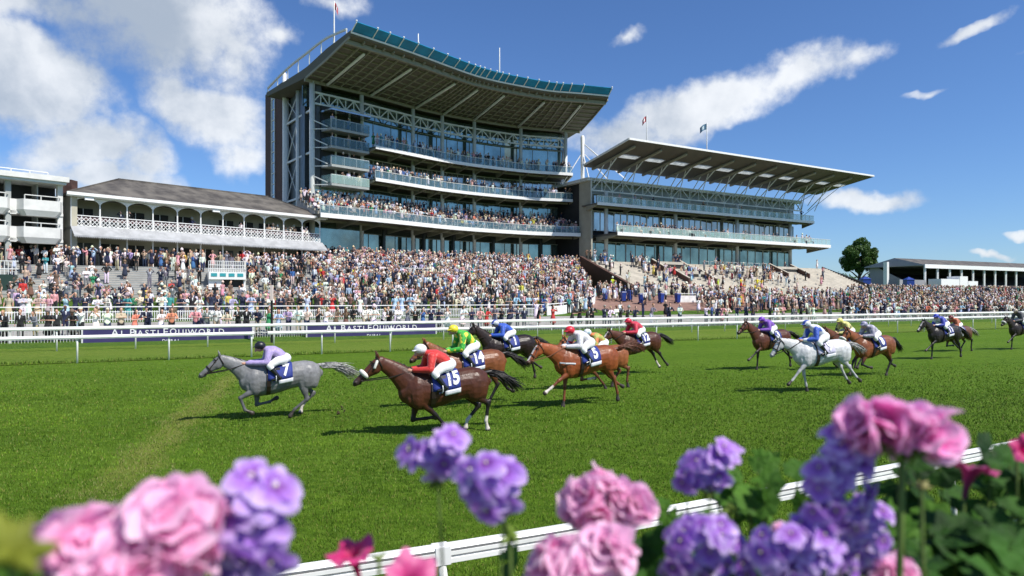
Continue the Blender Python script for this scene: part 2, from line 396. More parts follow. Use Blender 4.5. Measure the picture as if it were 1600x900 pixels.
# grass blades standing on the near turf, thinner with distance (one mass, nobody could count it)
def blades(name, nb, y0, y1, hmin, hmax, m, spread=.82, vlim=None, label='', power=2.0):
    Y = y0 * (y1/y0) ** rng.random(nb)**(1/1.0)
    X = (rng.random(nb)*2-1)*spread*Y
    if not vlim:
        keep = rng.random(nb) < np.clip((y1-Y)/(y1*.45), 0, 1); X, Y = X[keep], Y[keep]
    if vlim:
        v = N.x*X + N.y*Y; ok = (v > vlim[0]) & (v < vlim[1]); X, Y = X[ok], Y[ok]
    k = len(X); sc = np.clip(Y/9, 1, 3)
    hgt = rng.uniform(hmin, hmax, k)*(.8+.2*sc); wd = rng.uniform(.004, .008, k)*sc
    cl = .4*np.sin(X*1.7+np.sin(Y*1.3)*2)*np.cos(Y*2.1+X*.6) + .6*np.sin(X*8.2+1.9*np.sin(Y*7))*np.sin(Y*12.5+np.sin(X*5))
    hgt *= 1 + .45*cl
    ang = rng.random(k)*np.pi*2; lean = rng.uniform(.1, .8, k)*hgt; la = rng.random(k)*np.pi*2
    z = np.zeros(k) + (.03 if vlim else 0)
    p1 = np.stack([X-np.cos(ang)*wd, Y-np.sin(ang)*wd, z-.005], 1); p2 = np.stack([X+np.cos(ang)*wd, Y+np.sin(ang)*wd, z-.005], 1)
    p3 = np.stack([X+np.cos(la)*lean, Y+np.sin(la)*lean, z+hgt], 1)
    V = np.stack([p1, p2, p3], 1).reshape(-1, 3)
    me = bpy.data.meshes.new(name); me.vertices.add(3*k); me.vertices.foreach_set('co', V.ravel())
    me.loops.add(3*k); me.loops.foreach_set('vertex_index', np.arange(3*k)); me.polygons.add(k); me.polygons.foreach_set('loop_start', np.arange(k)*3)
    me.polygons.foreach_set('loop_total', np.full(k, 3))
    base = np.array([(.094, .178, .012)]); f = rng.random((k, 1)); dry = (rng.random((k, 1)) < .10)
    def pn(fx, fy, s): return np.sin(X*fx + 1.7*np.sin(Y*fy*.63+s) + s)*np.sin(Y*fy + 1.9*np.sin(X*fx*.57+2*s))
    pat = (.5*pn(.9, 1.1, .3) + .7*pn(3.1, 4.3, 1.1) + .8*pn(8.2, 12.5, 2.3))[:, None]
    col = base*(0.72+.46*f)*(1 + .20*pat)*(1 + .08*np.sin(.95*(N.x*X+N.y*Y)))[:, None]*np.array([[1, 1, 1]]) + np.clip(pat, 0, 2)*np.array([[.016, .012, 0]]); col = np.where(dry, np.array([[.19, .20, .045]]), col)
    # the pale worn track
    dd = np.abs((X+7.6)*.961 + (Y-14.8)*.276 + .25*np.sin(Y*1.9)); tr = ((dd < .5) & (Y < 27) & (Y > 10.5) & (rng.random(k) < .42))[:, None]
    col = np.where(tr, np.array([[.19, .20, .06]]), col)
    col4 = np.concatenate([np.repeat(col, 3, 0), np.ones((3*k, 1))], 1)
    at = me.color_attributes.new('Col', 'FLOAT_COLOR', 'POINT'); at.data.foreach_set('color', col4.ravel())
    me.materials.append(m); me.update(calc_edges=True); me.validate()
    o = bpy.data.objects.new(name, me); C.objects.link(o); return tag(o, label, 'grass', kind='stuff')
M_blade = attr_mat('grass_blade', rough=.6, var=.1, spec=.25)
blades('grass', 520000, 3.2, 34, .018, .045, M_blade, label='short mown grass blades of the racecourse')
blades('rough_grass', 60000, 30, 60, .05, .11, M_blade, vlim=(38.4, 39.6), spread=.85, label='longer grass along the foot of the far running rail')

# ------------------------------------------------------------------ terraces
def steps_uv(name, u0, u1, v0, v1, z0, z1, n, m, label, back):
    """terrace steps parallel to the course, with a flat landing back to v=back"""
    M = MB(); prof = [(v0, gv(v0)-.6), (v0, z0)]
    for i in range(n):
        v = v0 + (v1-v0)*i/n; z = z0 + (z1-z0)*(i+1)/n
        if i: prof.append((v, prof[-1][1]))
        prof.append((v, z))
    prof += [(v1, z1), (back, z1), (back, gv(v0)-.6)]
    k = len(prof)
    uu1 = (lambda v: u1) if not callable(u1) else u1
    pts = [(*uv(u0, v), z) for v, z in prof] + [(*uv(uu1(v), v), z) for v, z in prof]
    M.add(pts, [tuple(range(k))[::-1], tuple(range(k, 2*k))] + [(i, (i+1) % k, k+(i+1) % k, k+i) for i in range(k)])
    o = M.build(name, m); tag(o, label, 'terrace'); Nn = MB()
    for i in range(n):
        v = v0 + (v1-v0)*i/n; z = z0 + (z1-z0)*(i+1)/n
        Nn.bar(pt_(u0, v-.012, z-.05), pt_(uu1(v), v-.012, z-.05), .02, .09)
    q = Nn.build('step_shade_strip', M_steeld if u0 < 0 else M_conc); q.parent = o  # added strips drawing the shade line of each riser, darker on the left terrace
    return o
def pt_(u, v, z): x, y = uv(u, v); return (x, y, z)
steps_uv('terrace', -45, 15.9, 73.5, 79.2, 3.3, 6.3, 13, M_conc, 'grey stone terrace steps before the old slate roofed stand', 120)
def UB(v): return 50.8 + min(1, max(0, (v-75)/18))*9.6
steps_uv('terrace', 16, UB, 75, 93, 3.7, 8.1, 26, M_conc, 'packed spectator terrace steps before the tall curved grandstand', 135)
TERR = [(-45, 15.9, 73.5, 79.2, 3.3, 6.3, 13), (16, 65, 75, 93, 3.7, 8.1, 26)]

# ------------------------------------------------------------------ tall curved grandstand
CC = [(-27, 92.2), (-21.5, 97.6), (-15.2, 104.7), (-11.1, 108.6), (-6.2, 112.3), (1.5, 116.9), (9.4, 119.5)]
CS = catmull(CC, 4)               # smooth facade line through the columns; left of travel is AWAY from the camera
def seg_dir(P, i): return (P[min(i+1, len(P)-1)] - P[max(i-1, 0)]).normalized()
def extend(P, a, c):
    P = [Vector(p) for p in P]; t0 = (P[1]-P[0]).normalized(); t1 = (P[-1]-P[-2]).normalized()
    return [P[0]-t0*a] + P[1:-1] + [P[-1]+t1*c]
GS = thing('grandstand', 'tall curved glass grandstand with broad blue edged cantilever roof', 'grandstand', (CC[3][0], CC[3][1], 8.1))
def P3(p, z): return (p[0], p[1], z)
def part(name, M, m, parent, **kw):
    o = M.build(name, m, **kw)
    o.parent = parent; o.matrix_parent_inverse = Matrix.Translation(-Vector(parent.location)) if parent.rotation_euler.z == 0 else parent.matrix_world.inverted()
    return o
ZD = [13.4, 19.5, 24.0]           # undersides of the three decks
# body behind the glass
back = [Vector((-33.5, 100.8)), Vector((-30, 118)), Vector((-8, 140)), Vector((14, 136))]
gl = offset(CS, 1.6)
gl[0] = gl[0] + (gl[0]-gl[1])*.3
inner = offset(CS, 2.1)
body = [(p.x, p.y) for p in inner] + [(10.0, 124), (6, 142), (-14, 140), (-34, 118), (-37.6, 107.5), (-32.9, 100.8)]
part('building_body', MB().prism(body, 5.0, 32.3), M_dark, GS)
# glass, bay by bay and level by level
LV = [(8.15, 12.6, 'ground', 4), (14.0, 19.1, 'first', 3), (20.1, 23.6, 'second', 6), (24.6, 29.2, 'third', 3)]
for bi in range(6):
    seg = gl[bi*4:bi*4+5]
    for li, (z0, z1, _, nm) in enumerate(LV):
        if bi == 0 and li > 0: continue
        w_ = MB().ribbon(seg, (z0, z1), .12)
        wo_ = part('window', w_, M_glass if li != 2 else M_glass2, GS)
        fr = MB(); fseg = offset(seg, -.06)
        tot = len(fseg)-1
        for j in range(nm+1):
            tpos = j/nm*tot; i0 = min(int(tpos), tot-1); q = fseg[i0].lerp(fseg[i0+1], tpos-i0)
            fr.bar(P3(q, z0), P3(q, z1), .06 if j not in (0, nm) else .10)
        for i in range(tot):
            for zz in (z0+.06, z1-.06) + ((z0+(z1-z0)*.58,) if li == 2 else ()): fr.bar(P3(fseg[i], zz), P3(fseg[i+1], zz), .1)
        f_ = fr.build('frame', M_steeld if li != 2 else M_steel); f_.parent = wo_; f_.matrix_parent_inverse = wo_.matrix_parent_inverse.copy()
        f_.matrix_parent_inverse = Matrix.Identity(4)
# upper glass band behind the truss
for bi in range(6):
    w_ = MB().ribbon(gl[bi*4:bi*4+5], (29.35, 32.2), .12); part('upper_glazing', w_, M_glass, GS)
# dark columns seen behind the ground floor glass line
for i in range(0, 24, 2):
    if i % 4 == 2:
        q = offset(CS, 1.2)[i]; part('inner_column', MB().tube([P3(q, 8.1), P3(q, 13.3)], .28, seg=8, cap=False), M_dark, GS)
# main columns
for i, p_ in enumerate(CC):
    r_ = .38 if i in (0,) else .30
    part('column', MB().tube([P3(p_, 5.5 if i < 1 else 8.0), P3(p_, 32.4)], r_, seg=12, cap=False), M_steel, GS, smooth=True)
# decks
def deck(P, z, th, parent, over, wbar=.22, nm='deck', soff=M_soffit, edge=M_white, rail=1.15, gm=M_bal, brackets=True, inward=2.2):
    f = offset(P, -over); bk = offset(P, inward); n = len(f)
    M = MB().mat(soff); M.prism([(q.x, q.y) for q in f] + [(q.x, q.y) for q in bk[::-1]], z+.12, z+th)
    d_ = part(nm, M, None, parent)
    e = MB().ribbon(offset(f, -.06), (z, z+th+.12), .14); e_ = e.build('fascia', edge); e_.parent = d_
    gb = MB().ribbon(offset(f, .1), (z+th+.16, z+th+rail), .03).build('balustrade', gm); gb.parent = d_
    hr = MB()
    top = offset(f, .1)
    for i in range(n-1): hr.bar(P3(top[i], z+th+rail+.02), P3(top[i+1], z+th+rail+.02), .07)
    L = 0
    for i in range(n-1):
        seg = (top[i+1]-top[i]).length; k = max(1, int(round(seg/1.3)))
        for j in range(k):
            q = top[i].lerp(top[i+1], j/k); hr.bar(P3(q, z+th), P3(q, z+th+rail), .05)
    h_ = hr.build('handrail', M_steel); h_.parent = d_
    if brackets:
        for i in range(0, n):
            if i % 2 == 0:
                c_ = MB(); a = offset(P, .2)[i]; c2 = f[i].lerp(a, .08)
                c_.add([P3(a, z+.1), P3(a, z-.75), P3(c2, z-.08), P3(c2, z+.1)] , [(0, 1, 2, 3)])
                t_ = Vector((-(f[i]-a).y, (f[i]-a).x)).normalized()*.12
                c_ = MB().add([(*(a+t_), z+.1), (*(a+t_), z-.75), (*(c2+t_), z-.08), (*(c2+t_), z+.1), (*(a-t_), z+.1), (*(a-t_), z-.75), (*(c2-t_), z-.08), (*(c2-t_), z+.1)],
                    [(0,1,2,3), (7,6,5,4), (0,4,5,1), (1,5,6,2), (2,6,7,3), (3,7,4,0)])
                q = c_.build('bracket', M_rib); q.parent = d_
        mid = offset(P, -over*.45); c_ = MB()
        for i in range(n-1): c_.bar(P3(mid[i], z-.05), P3(mid[i+1], z-.05), .22, .3)
        q = c_.build('edge_beam', M_rib); q.parent = d_
    return d_
CS1 = CS[4:]                      # decks 2 and 3 start at the second column
deck(CS1, ZD[2], .34, GS, 3.3); deck(CS1, ZD[1], .34, GS, 3.3)
CSx = extend(CS, 2.0, .3)
deck(CSx, ZD[0], .45, GS, 6.0, nm='seating_deck')
# raked seat rows on the lowest deck
RAKE = []
for r_ in range(6):
    o0 = -5.4 + r_*.95; row = offset(CSx, o0); row2 = offset(CSx, o0+.93)
    z0 = ZD[0]+.57 + r_*.42
    if r_:
        part('seat_row', MB().prism([(q.x, q.y) for q in row] + [(q.x, q.y) for q in row2[::-1]], ZD[0]+.56, z0), M_conc, GS)
    sr = MB(); mid = offset(CSx, o0+.5)
    L = 0
    for i in range(len(mid)-1):
        k = max(1, int((mid[i+1]-mid[i]).length/.62))
        for j in range(k):
            q = mid[i].lerp(mid[i+1], (j+.5)/k); t_ = seg_dir(mid, i)
            a = q - t_*.22; c2 = q + t_*.22; nrm = Vector((-t_.y, t_.x))
            sr.prism([(a.x, a.y), (c2.x, c2.y), ((c2+nrm*.3).x, (c2+nrm*.3).y), ((a+nrm*.3).x, (a+nrm*.3).y)], z0+.35, z0+.40)
            sr.bar(P3(a.lerp(c2, .5)+nrm*.32, z0+.38), P3(a.lerp(c2, .5)+nrm*.38, z0+.78), .44, .04, up=(t_.x, t_.y, 0))
    s_ = part('seats', sr, M_steel, GS); s_['kind'] = 'stuff'
    RAKE.append((mid, z0))
# truss along the facade head
for bi in range(6):
    tr = MB(); a, c2 = Vector(CC[bi]), Vector(CC[bi+1]); seg = CS[bi*4:bi*4+5]
    for i in range(4):
        for zz in (29.5, 31.0): tr.bar(P3(seg[i], zz), P3(seg[i+1], zz), .24)
    k = 6 if bi in (0, 1, 4, 5) else 4
    for j in range(k):
        q0 = a.lerp(c2, j/k); q1 = a.lerp(c2, (j+1)/k)
        tr.bar(P3(q0, 29.5), P3(q0, 31.0), .14)
        if j % 2: tr.bar(P3(q0, 31.0), P3(q1, 29.5), .14)
        else: tr.bar(P3(q0, 29.5), P3(q1, 31.0), .14)
    part('truss', tr, M_steel, GS)
# roof
RX = extend(CS, 1.2, 2.6)
def RO(o_): return offset(RX, [o_*(1 - (.07*math.sin(math.pi*min(1, i/(len(RX)-1)*1.05)) if o_ < -1 else 0)) for i in range(len(RX))])
prof = [(11.5, 32.5, 33.1), (1.0, 32.5, 33.7), (-1.0, 32.6, 33.9), (-6, 33.6, 34.9), (-12, 35.0, 35.6)]
M = MB(); rows = []
for (o_, zb, zt) in prof:
    L = RO(o_)
    rows.append(([P3(q, zb) for q in L], [P3(q, zt) for q in L]))
nr_ = len(RX); vs = []
for bt in (0, 1):
    for r_ in rows: vs += r_[bt]
K = len(prof); fs = []
for i in range(K-1):
    for j in range(nr_-1):
        fs.append((i*nr_+j, i*nr_+j+1, (i+1)*nr_+j+1, (i+1)*nr_+j)); o2 = K*nr_
        fs.append((o2+i*nr_+j, o2+(i+1)*nr_+j, o2+(i+1)*nr_+j+1, o2+i*nr_+j+1))
    for j in (0, nr_-1): fs.append((i*nr_+j, (i+1)*nr_+j, K*nr_+(i+1)*nr_+j, K*nr_+i*nr_+j))
for i in (0, K-1):
    for j in range(nr_-1): fs.append((i*nr_+j, i*nr_+j+1, K*nr_+i*nr_+j+1, K*nr_+i*nr_+j))
roof = part('roof', M.add(vs, fs), M_soffit, GS)
def rpt(t, o_):                    # point under the roof: t in 0..1 along, o_ offset
    L = RO(o_); x = t*(nr_-1); i = min(int(x), nr_-2); q = L[i].lerp(L[i+1], x-i)
    return Vector((q.x, q.y, float(np.interp(-o_, [-11.5, -1, 1, 6, 12], [32.5, 32.5, 32.6, 33.6, 35.0]))))
rb = MB()
nrib = 34
for i in range(nrib+1):
    t_ = i/nrib; a = rpt(t_, -.6); m_ = rpt(t_, -6); e_ = rpt(t_, -11.7)
    rb.bar(a-Vector((0, 0, .12)), m_-Vector((0, 0, .12)), .14, .3); rb.bar(m_-Vector((0, 0, .12)), e_-Vector((0, 0, .12)), .14, .3)
for o_ in [-1.6, -2.9, -4.2, -5.5, -6.8, -8.1, -9.4, -10.6]:
    for i in range(24): rb.bar(rpt(i/24, o_)-Vector((0, 0, .07)), rpt((i+1)/24, o_)-Vector((0, 0, .07)), .12, .14)
r_ = rb.build('rib', M_rib); r_.parent = roof
for oo, ww, hh in ((-10.9, .42, .5), (-.2, .3, .4)):
  eb = MB()
  for i in range(24):
    eb.bar(rpt(i/24, oo)-Vector((0, 0, .25)), rpt((i+1)/24, oo)-Vector((0, 0, .25)), ww, hh)
  r_ = eb.build('edge_beam', M_rib); r_.parent = roof
eb = MB()
for i in range(0):
    eb.bar(rpt(i/24, -10.9)-Vector((0, 0, .25)), rpt((i+1)/24, -10.9)-Vector((0, 0, .25)), .42, .5)
    eb.bar(rpt(i/24, -.2)-Vector((0, 0, .25)), rpt((i+1)/24, -.2)-Vector((0, 0, .25)), .3, .4)
pass
for t_ in (.045, .19, .34, .5, .66, .82, .965):
    r_ = MB().tube([rpt(t_, -.5)-Vector((0, 0, .3)), rpt(t_, -9.8)-Vector((0, 0, .45))], .2, seg=8).build('strut', M_steel, smooth=True); r_.parent = roof
# blue glass edging, panel by panel
L0 = RO(-12.05); L1 = RO(-13.3)
for j in range(nr_-1):
    if j % 1 == 0:
        gp = MB(); a, c2, d2, e2 = L0[j], L0[j+1], L1[j+1], L1[j]
        a = a.lerp(c2, .02); e2 = e2.lerp(d2, .02)
        gp.add([P3(a, 35.45), P3(c2, 35.45), P3(d2, 36.2), P3(e2, 36.2), P3(a, 35.53), P3(c2, 35.53), P3(d2, 36.28), P3(e2, 36.28)],
               [(0,1,2,3), (7,6,5,4), (0,4,5,1), (1,5,6,2), (2,6,7,3), (3,7,4,0)])
        q = gp.build('glass_edging', M_teal); q.parent = roof
fi = MB()
for j in range(nr_): fi.ball(P3(L1[j], 36.35), .13, 6, 4); fi.bar(P3(L0[j], 35.35), P3(L1[j], 36.15), .1)
for j in range(nr_-1): fi.bar(P3(L0[j], 35.3), P3(L0[j+1], 35.3), .16, .2)
q = fi.build('edge_trim', M_white); q.parent = roof
# walkway handrail arching up the left edge of the roof
hr = MB(); lf = [];
for k in range(15):
    o_ = 11 - k*(22/14); q = RO(o_)[0]
    zt = float(np.interp(-o_, [-11.5, -1, 1, 6, 12], [33.1, 33.7, 33.9, 34.9, 35.6])); arc = math.sin(math.pi*k/14)*1.3 + .5
    lf.append((q, zt, zt+arc))
for k in range(14):
    hr.bar(P3(lf[k][0], lf[k][2]), P3(lf[k+1][0], lf[k+1][2]), .22)
for k in range(0, 15, 2): hr.bar(P3(lf[k][0], lf[k][1]), P3(lf[k][0], lf[k][2]), .12)
q = hr.build('walkway_rail', M_steel); q.parent = roof
# balconied bay at the left end
a0, a1 = Vector(CC[0]), Vector(CC[1]); t_ = (a1-a0).normalized(); fw = Vector((t_.y, -t_.x))
p0 = a0 + t_*1.3; p1 = a0 + t_*7.7
def bayq(s, o_): return p0.lerp(p1, s) + fw*o_
bay = part('balcony_tower', MB().prism([tuple(bayq(0, 0.1)), tuple(bayq(1, 0.1)), tuple(bayq(1, -1.5)), tuple(bayq(0, -1.5))], 18.4, 29.5), M_interior, GS)
for i, z in enumerate((18.3, 20.85, 23.35, 25.8)):
    q = MB().prism([tuple(bayq(0, 0)), tuple(bayq(1, 0)), tuple(bayq(.97, 2.3)), tuple(bayq(.05, 2.3))][::1], z, z+.32).build('balcony_slab', M_steeld); q.parent = bay
    g_ = MB()
    for (a, c2) in ((bayq(.05, 2.3), bayq(.97, 2.3)), (bayq(0, .1), bayq(.05, 2.3)), (bayq(.97, 2.3), bayq(1, .1))):
        g_.bar(P3(a, z+.92), P3(c2, z+.92), .05, 1.15)
    q = g_.build('balustrade', M_bal2 if i == 0 else M_bal); q.parent = bay
    g_ = MB()
    for s_ in (0.05, .36, .66, .97): g_.bar(P3(bayq(s_, 2.2), z+.3), P3(bayq(s_, 2.2), z+1.5), .09)
    g_.bar(P3(bayq(.05, 2.2), z+1.5), P3(bayq(.97, 2.2), z+1.5), .08)
    for s_ in (.33, .67): g_.bar(P3(bayq(s_, .3), z+.3), P3(bayq(s_, .3), z+2.5), .22)
    q = g_.build('post', M_steel); q.parent = bay
q = MB().prism([tuple(bayq(-.02, 0)), tuple(bayq(1.02, 0)), tuple(bayq(.99, 2.6)), tuple(bayq(.02, 2.6))], 28.4, 28.6).build('canopy', M_glass2); q.parent = bay
g_ = MB(); z = 18.4
for s_ in (0,):
    for zz in (18.4, 20.9, 23.4, 25.9):
        g_.bar(P3(a0+fw*.3, zz+1.2), P3(bayq(0, 1.8), zz+.3), .14); g_.bar(P3(a0+fw*.3, zz), P3(bayq(0, 1.8), zz), .12)
q = g_.build('side_bracing', M_steel); q.parent = bay
part('side_wall', MB().prism([tuple(a0+t_*.4), tuple(a0+t_*7.6), tuple(a0+t_*7.6-fw*1.6), tuple(a0+t_*.4-fw*1.6)], 8.1, 18.3), M_glass, GS)
# braced left side and brick stair tower
sdv = Vector((-.6, .8)); q0 = a0
for s_ in (5.3, 10.2):
    q = q0 + sdv*s_; part('column', MB().tube([P3(q, 5.5), P3(q, 32.4)], .36, seg=12, cap=False), M_steel, GS, smooth=True)
part('side_wall', MB().prism([tuple(q0+sdv*.3+Vector((.8, .6))*.7), tuple(q0+sdv*10.4+Vector((.8, .6))*.7), tuple(q0+sdv*10.4+Vector((.8, .6))*1.4), tuple(q0+sdv*.3+Vector((.8, .6))*1.4)][::-1], 6, 32.3), M_dark, GS)
br = MB()
for z in (11.5, 17.2, 22.9, 28.6):
    br.bar(P3(q0, z), P3(q0+sdv*10.2, z), .26)
for z0_, z1_ in ((8, 11.5), (11.5, 17.2), (17.2, 22.9), (22.9, 28.6), (28.6, 32.2)):
    br.bar(P3(q0+sdv*5.3, z1_), P3(q0+sdv*10.2, z0_), .12); br.bar(P3(q0+sdv*10.2, z1_), P3(q0+sdv*5.3, z0_), .08)
part('cross_bracing', br, M_steel, GS)
o1 = Vector((-.8, -.6))
tw = [q0+sdv*10.6+o1*.4, q0+sdv*19+o1*.4, q0+sdv*19-o1*7, q0+sdv*10.6-o1*7]
part('stair_tower', MB().prism([tuple(p) for p in tw][::-1], 5, 35), M_brick, GS)
st = [q0+sdv*14.2+o1*.46, q0+sdv*15.6+o1*.46, q0+sdv*15.6+o1*.3, q0+sdv*14.2+o1*.3]
gs_ = part('stair_window', MB().prism([tuple(p) for p in st][::-1], 7, 34.2), M_glass2, GS)
g_ = MB()
for k in range(17):
    z = 7.5 + k*1.62; g_.bar(P3(q0+sdv*14.15+o1*.5, z), P3(q0+sdv*15.65+o1*.5, z), .12)
for s_ in (14.15, 15.65): g_.bar(P3(q0+sdv*s_+o1*.5, 7), P3(q0+sdv*s_+o1*.5, 34.2), .14)
q = g_.build('frame', M_steel); q.parent = gs_
part('tower_mast', MB().tube([P3(q0+sdv*10.3+o1*.3, 8), P3(q0+sdv*10.3+o1*.3, 36)], .3, seg=8), M_white, GS, smooth=True)
# side return of the right end and its faint lettering
LK = thing('link_building', 'dark grey clad link between the two grandstands', 'building', (12, 118, 8))
part('wall', MB().prism([(9.9, 121.3), (11.6, 114.9), (15.5, 117.0), (16, 126), (10.5, 126)], 5, 22.7), M_dark, LK)
me = text_mesh('Welcome', 1.35, .01); o = bpy.data.objects.new('lettering', me); C.objects.link(o); me.materials.append(M_steeld)
dv = Vector((1.7, -6.4)).normalized(); o.rotation_euler = (R(90), 0, math.atan2(dv.y, dv.x)+0); o.location = (10.3, 119.2, 16.8); o.location = Vector((10.6, 118.6, 16.8)) + Vector((-.12, -.03, 0))
o.parent = LK; o.matrix_parent_inverse = Matrix.Translation(-Vector(LK.location))

# ------------------------------------------------------------------ second grandstand (straight, raked roof on struts)
D2 = Vector((.8625, .506)); F2 = Vector((.506, -.8625)); S0 = Vector((12.8, 112))
def g2(s, o_): return S0 + D2*s + F2*o_           # o_ positive = towards the course
G2S = thing('grandstand', 'long lower grandstand with raked brown roof on slanting struts', 'grandstand', (12.8, 112, 9.1))
L2 = 53
def q4(s0, s1, o0, o1): return [tuple(g2(s0, o1)), tuple(g2(s1, o1)), tuple(g2(s1, o0)), tuple(g2(s0, o0))]
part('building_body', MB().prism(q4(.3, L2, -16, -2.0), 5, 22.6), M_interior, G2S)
part('end_wall', MB().prism(q4(0, .3, -3, .3), 5, 22.4), M_creamd, G2S)
part('parapet', MB().prism(q4(-.6, L2+.5, -16.5, .2), 22.4, 22.9), M_steel, G2S)
part('head_wall', MB().prism(q4(0.31, L2, -2.1, -1.5), 20.6, 22.39), M_steeld, G2S)
NB2 = 12
for i in range(NB2):
    s0 = .4 + i*(L2-.4)/NB2; s1 = s0 + (L2-.4)/NB2 - .12
    for z0, z1, mm, nm in ((9.2, 12.7, M_glass, 2), (14.4, 17.8, M_glass2, 3), (18.9, 20.6, M_glass2, 4)):
        o0 = -1.5 if z0 > 14 else -1.9
        wo_ = part('window', MB().prism(q4(s0, s1, o0-.1, o0), z0, z1), mm, G2S)
        fr = MB()
        for j in range(nm+1):
            q = g2(s0+(s1-s0)*j/nm, o0+.05); fr.bar(P3(q, z0), P3(q, z1), .10)
        for zz in (z0+.05, z1-.05): fr.bar(P3(g2(s0, o0+.05), zz), P3(g2(s1, o0+.05), zz), .1)
        f_ = fr.build('frame', M_steel); f_.parent = wo_
        if z0 > 18:
            for j in (0, 2)[:1 + (i % 2)]:
                q = part('dark_door', MB().prism(q4(s0+(s1-s0)*(j/nm)+.1, s0+(s1-s0)*((j+1)/nm)-.1, o0, o0+.04), z0, z1-.2), M_interior, G2S)
LINE2 = [g2(s, 0) for s in np.linspace(0, L2, 15)]
deck([g2(s, 0) for s in np.linspace(-.5, L2+1, 15)], 18.1, .35, G2S, 2.6, gm=M_bal2, soff=M_soffit2, inward=1.6)
deck([g2(s, 0) for s in np.linspace(1.5, L2+2.5, 15)], 13.1, .45, G2S, 5.2, gm=M_bal2, soff=M_soffit2, nm='seating_deck', inward=2.0)
for s in (3.0, 18.5, 34.2, 49.5):
    part('column', MB().tube([P3(g2(s, .4), 8.6), P3(g2(s, .4), 20.8)], .34, seg=12, cap=False), M_steel, G2S, smooth=True)
# truss band
tr = MB(); nb = 24
for zz in (20.8, 22.75): tr.bar(P3(g2(0, .3), zz), P3(g2(L2, .3), zz), .22)
for i in range(nb+1):
    s = L2*i/nb; tr.bar(P3(g2(s, .3), 20.8), P3(g2(s, .3), 22.75), .14)
    if i < nb:
        s1 = L2*(i+1)/nb
        if i % 2: tr.bar(P3(g2(s, .3), 22.75), P3(g2(s1, .3), 20.8), .14)
        else: tr.bar(P3(g2(s, .3), 20.8), P3(g2(s1, .3), 22.75), .14)
for i in range(13): s = L2*i/12; tr.bar(P3(g2(s, .3), 18.4), P3(g2(s, .3), 20.8), .13)
part('truss', tr, M_steel, G2S)
# roof
def r2(s, o_): z = np.interp(o_, [-1.4, 10.1], [24.85, 27.0]); return Vector((*g2(s, o_), float(z)))
rf = MB(); up = Vector((0, 0, .45))
def rslab(s0, s1, oa, ob, s0b=None, s1b=None):
    s0b = s0 if s0b is None else s0b; s1b = s1 if s1b is None else s1b
    ta = Vector((0, 0, .45 - .27*(oa+1.4)/11.5)); tb = Vector((0, 0, .45 - .27*(ob+1.4)/11.5))
    a, b_, c_, d_ = r2(s0, oa), r2(s1, oa), r2(s1b, ob), r2(s0b, ob)
    rf.add([a, b_, c_, d_, a+ta, b_+ta, c_+tb, d_+tb], [(0,1,2,3), (7,6,5,4), (0,4,5,1), (1,5,6,2), (2,6,7,3), (3,7,4,0)])
rslab(-.2, 61.9, 10.1, 5.2, None, 61.2); rslab(-.2, 61.0, 3.9, -1.4, None, 60.3)
rslab(-.2, 2.2, 5.2, 3.9)
for i in range(11):
    sA = 2.2 + i*5.45 + 4.1; sB = 2.2 + (i+1)*5.45
    rslab(min(sA, 61.0), min(sB, 61.15) if i < 10 else 61.1, 5.2, 3.9)
roof2 = part('roof', rf, M_soffit2, G2S)
e_ = MB(); e_.bar(r2(-.25, 10.15)+Vector((0, 0, .2)), r2(61.95, 10.15)+Vector((0, 0, .2)), .16, .3); q = e_.build('edge_trim', M_white); q.parent = roof2; e_ = MB(); e_.bar(r2(-.25, 10.15)+Vector((0, 0, .2)), r2(-.25, -1.4)+Vector((0, 0, .3)), .16, .3)
q = e_.build('edge_trim', M_white); q.parent = roof2
for i in range(11):
    s = 1.5 + i*5.45
    q = MB().tube([r2(s-.2, -1.0)-Vector((0, 0, .35)), r2(s+.2, 9.0)-Vector((0, 0, .4))], .24, seg=8).build('roof_beam', M_rib, smooth=True); q.parent = roof2
    st = MB()
    for (ds, oo) in ((0, 5.2), (0, 1.8)):
        st.bar(P3(g2(s-1.0, .35), 21.0 if oo > 3 else 22.0), r2(s+ds+.1, oo)-Vector((0, 0, .4)), .13)
    st.bar(P3(g2(s+1.2, .35), 21.0), r2(s+.1, 3.6)-Vector((0, 0, .4)), .1)
    q = st.build('strut', M_steel); q.parent = roof2
    sl = MB(); s1 = s + .7; cut = 4.1 if i < 10 else 4.0
    a, b_, c_, d_ = r2(s1, 5.2), r2(s1+4.1, 5.2), r2(s1+4.1, 3.9), r2(s1, 3.9); dz = Vector((0, 0, -.05))
    sl.add([a+dz, b_+dz, c_+dz, d_+dz, a-up*.02, b_-up*.02, c_-up*.02, d_-up*.02], [(0,1,2,3), (7,6,5,4), (0,4,5,1), (1,5,6,2), (2,6,7,3), (3,7,4,0)])
    q = sl.build('skylight', M_skylight); q.parent = roof2
cb = MB(); cb.bar(P3(g2(L2, .3), 19.5), r2(59, 6), .1); cb.bar(P3(g2(L2, .3), 22.8), r2(57, 3), .12); cb.bar(P3(g2(L2, .3), 20.5), r2(56, -1), .12)
part('end_stay', cb, M_steeld, G2S)
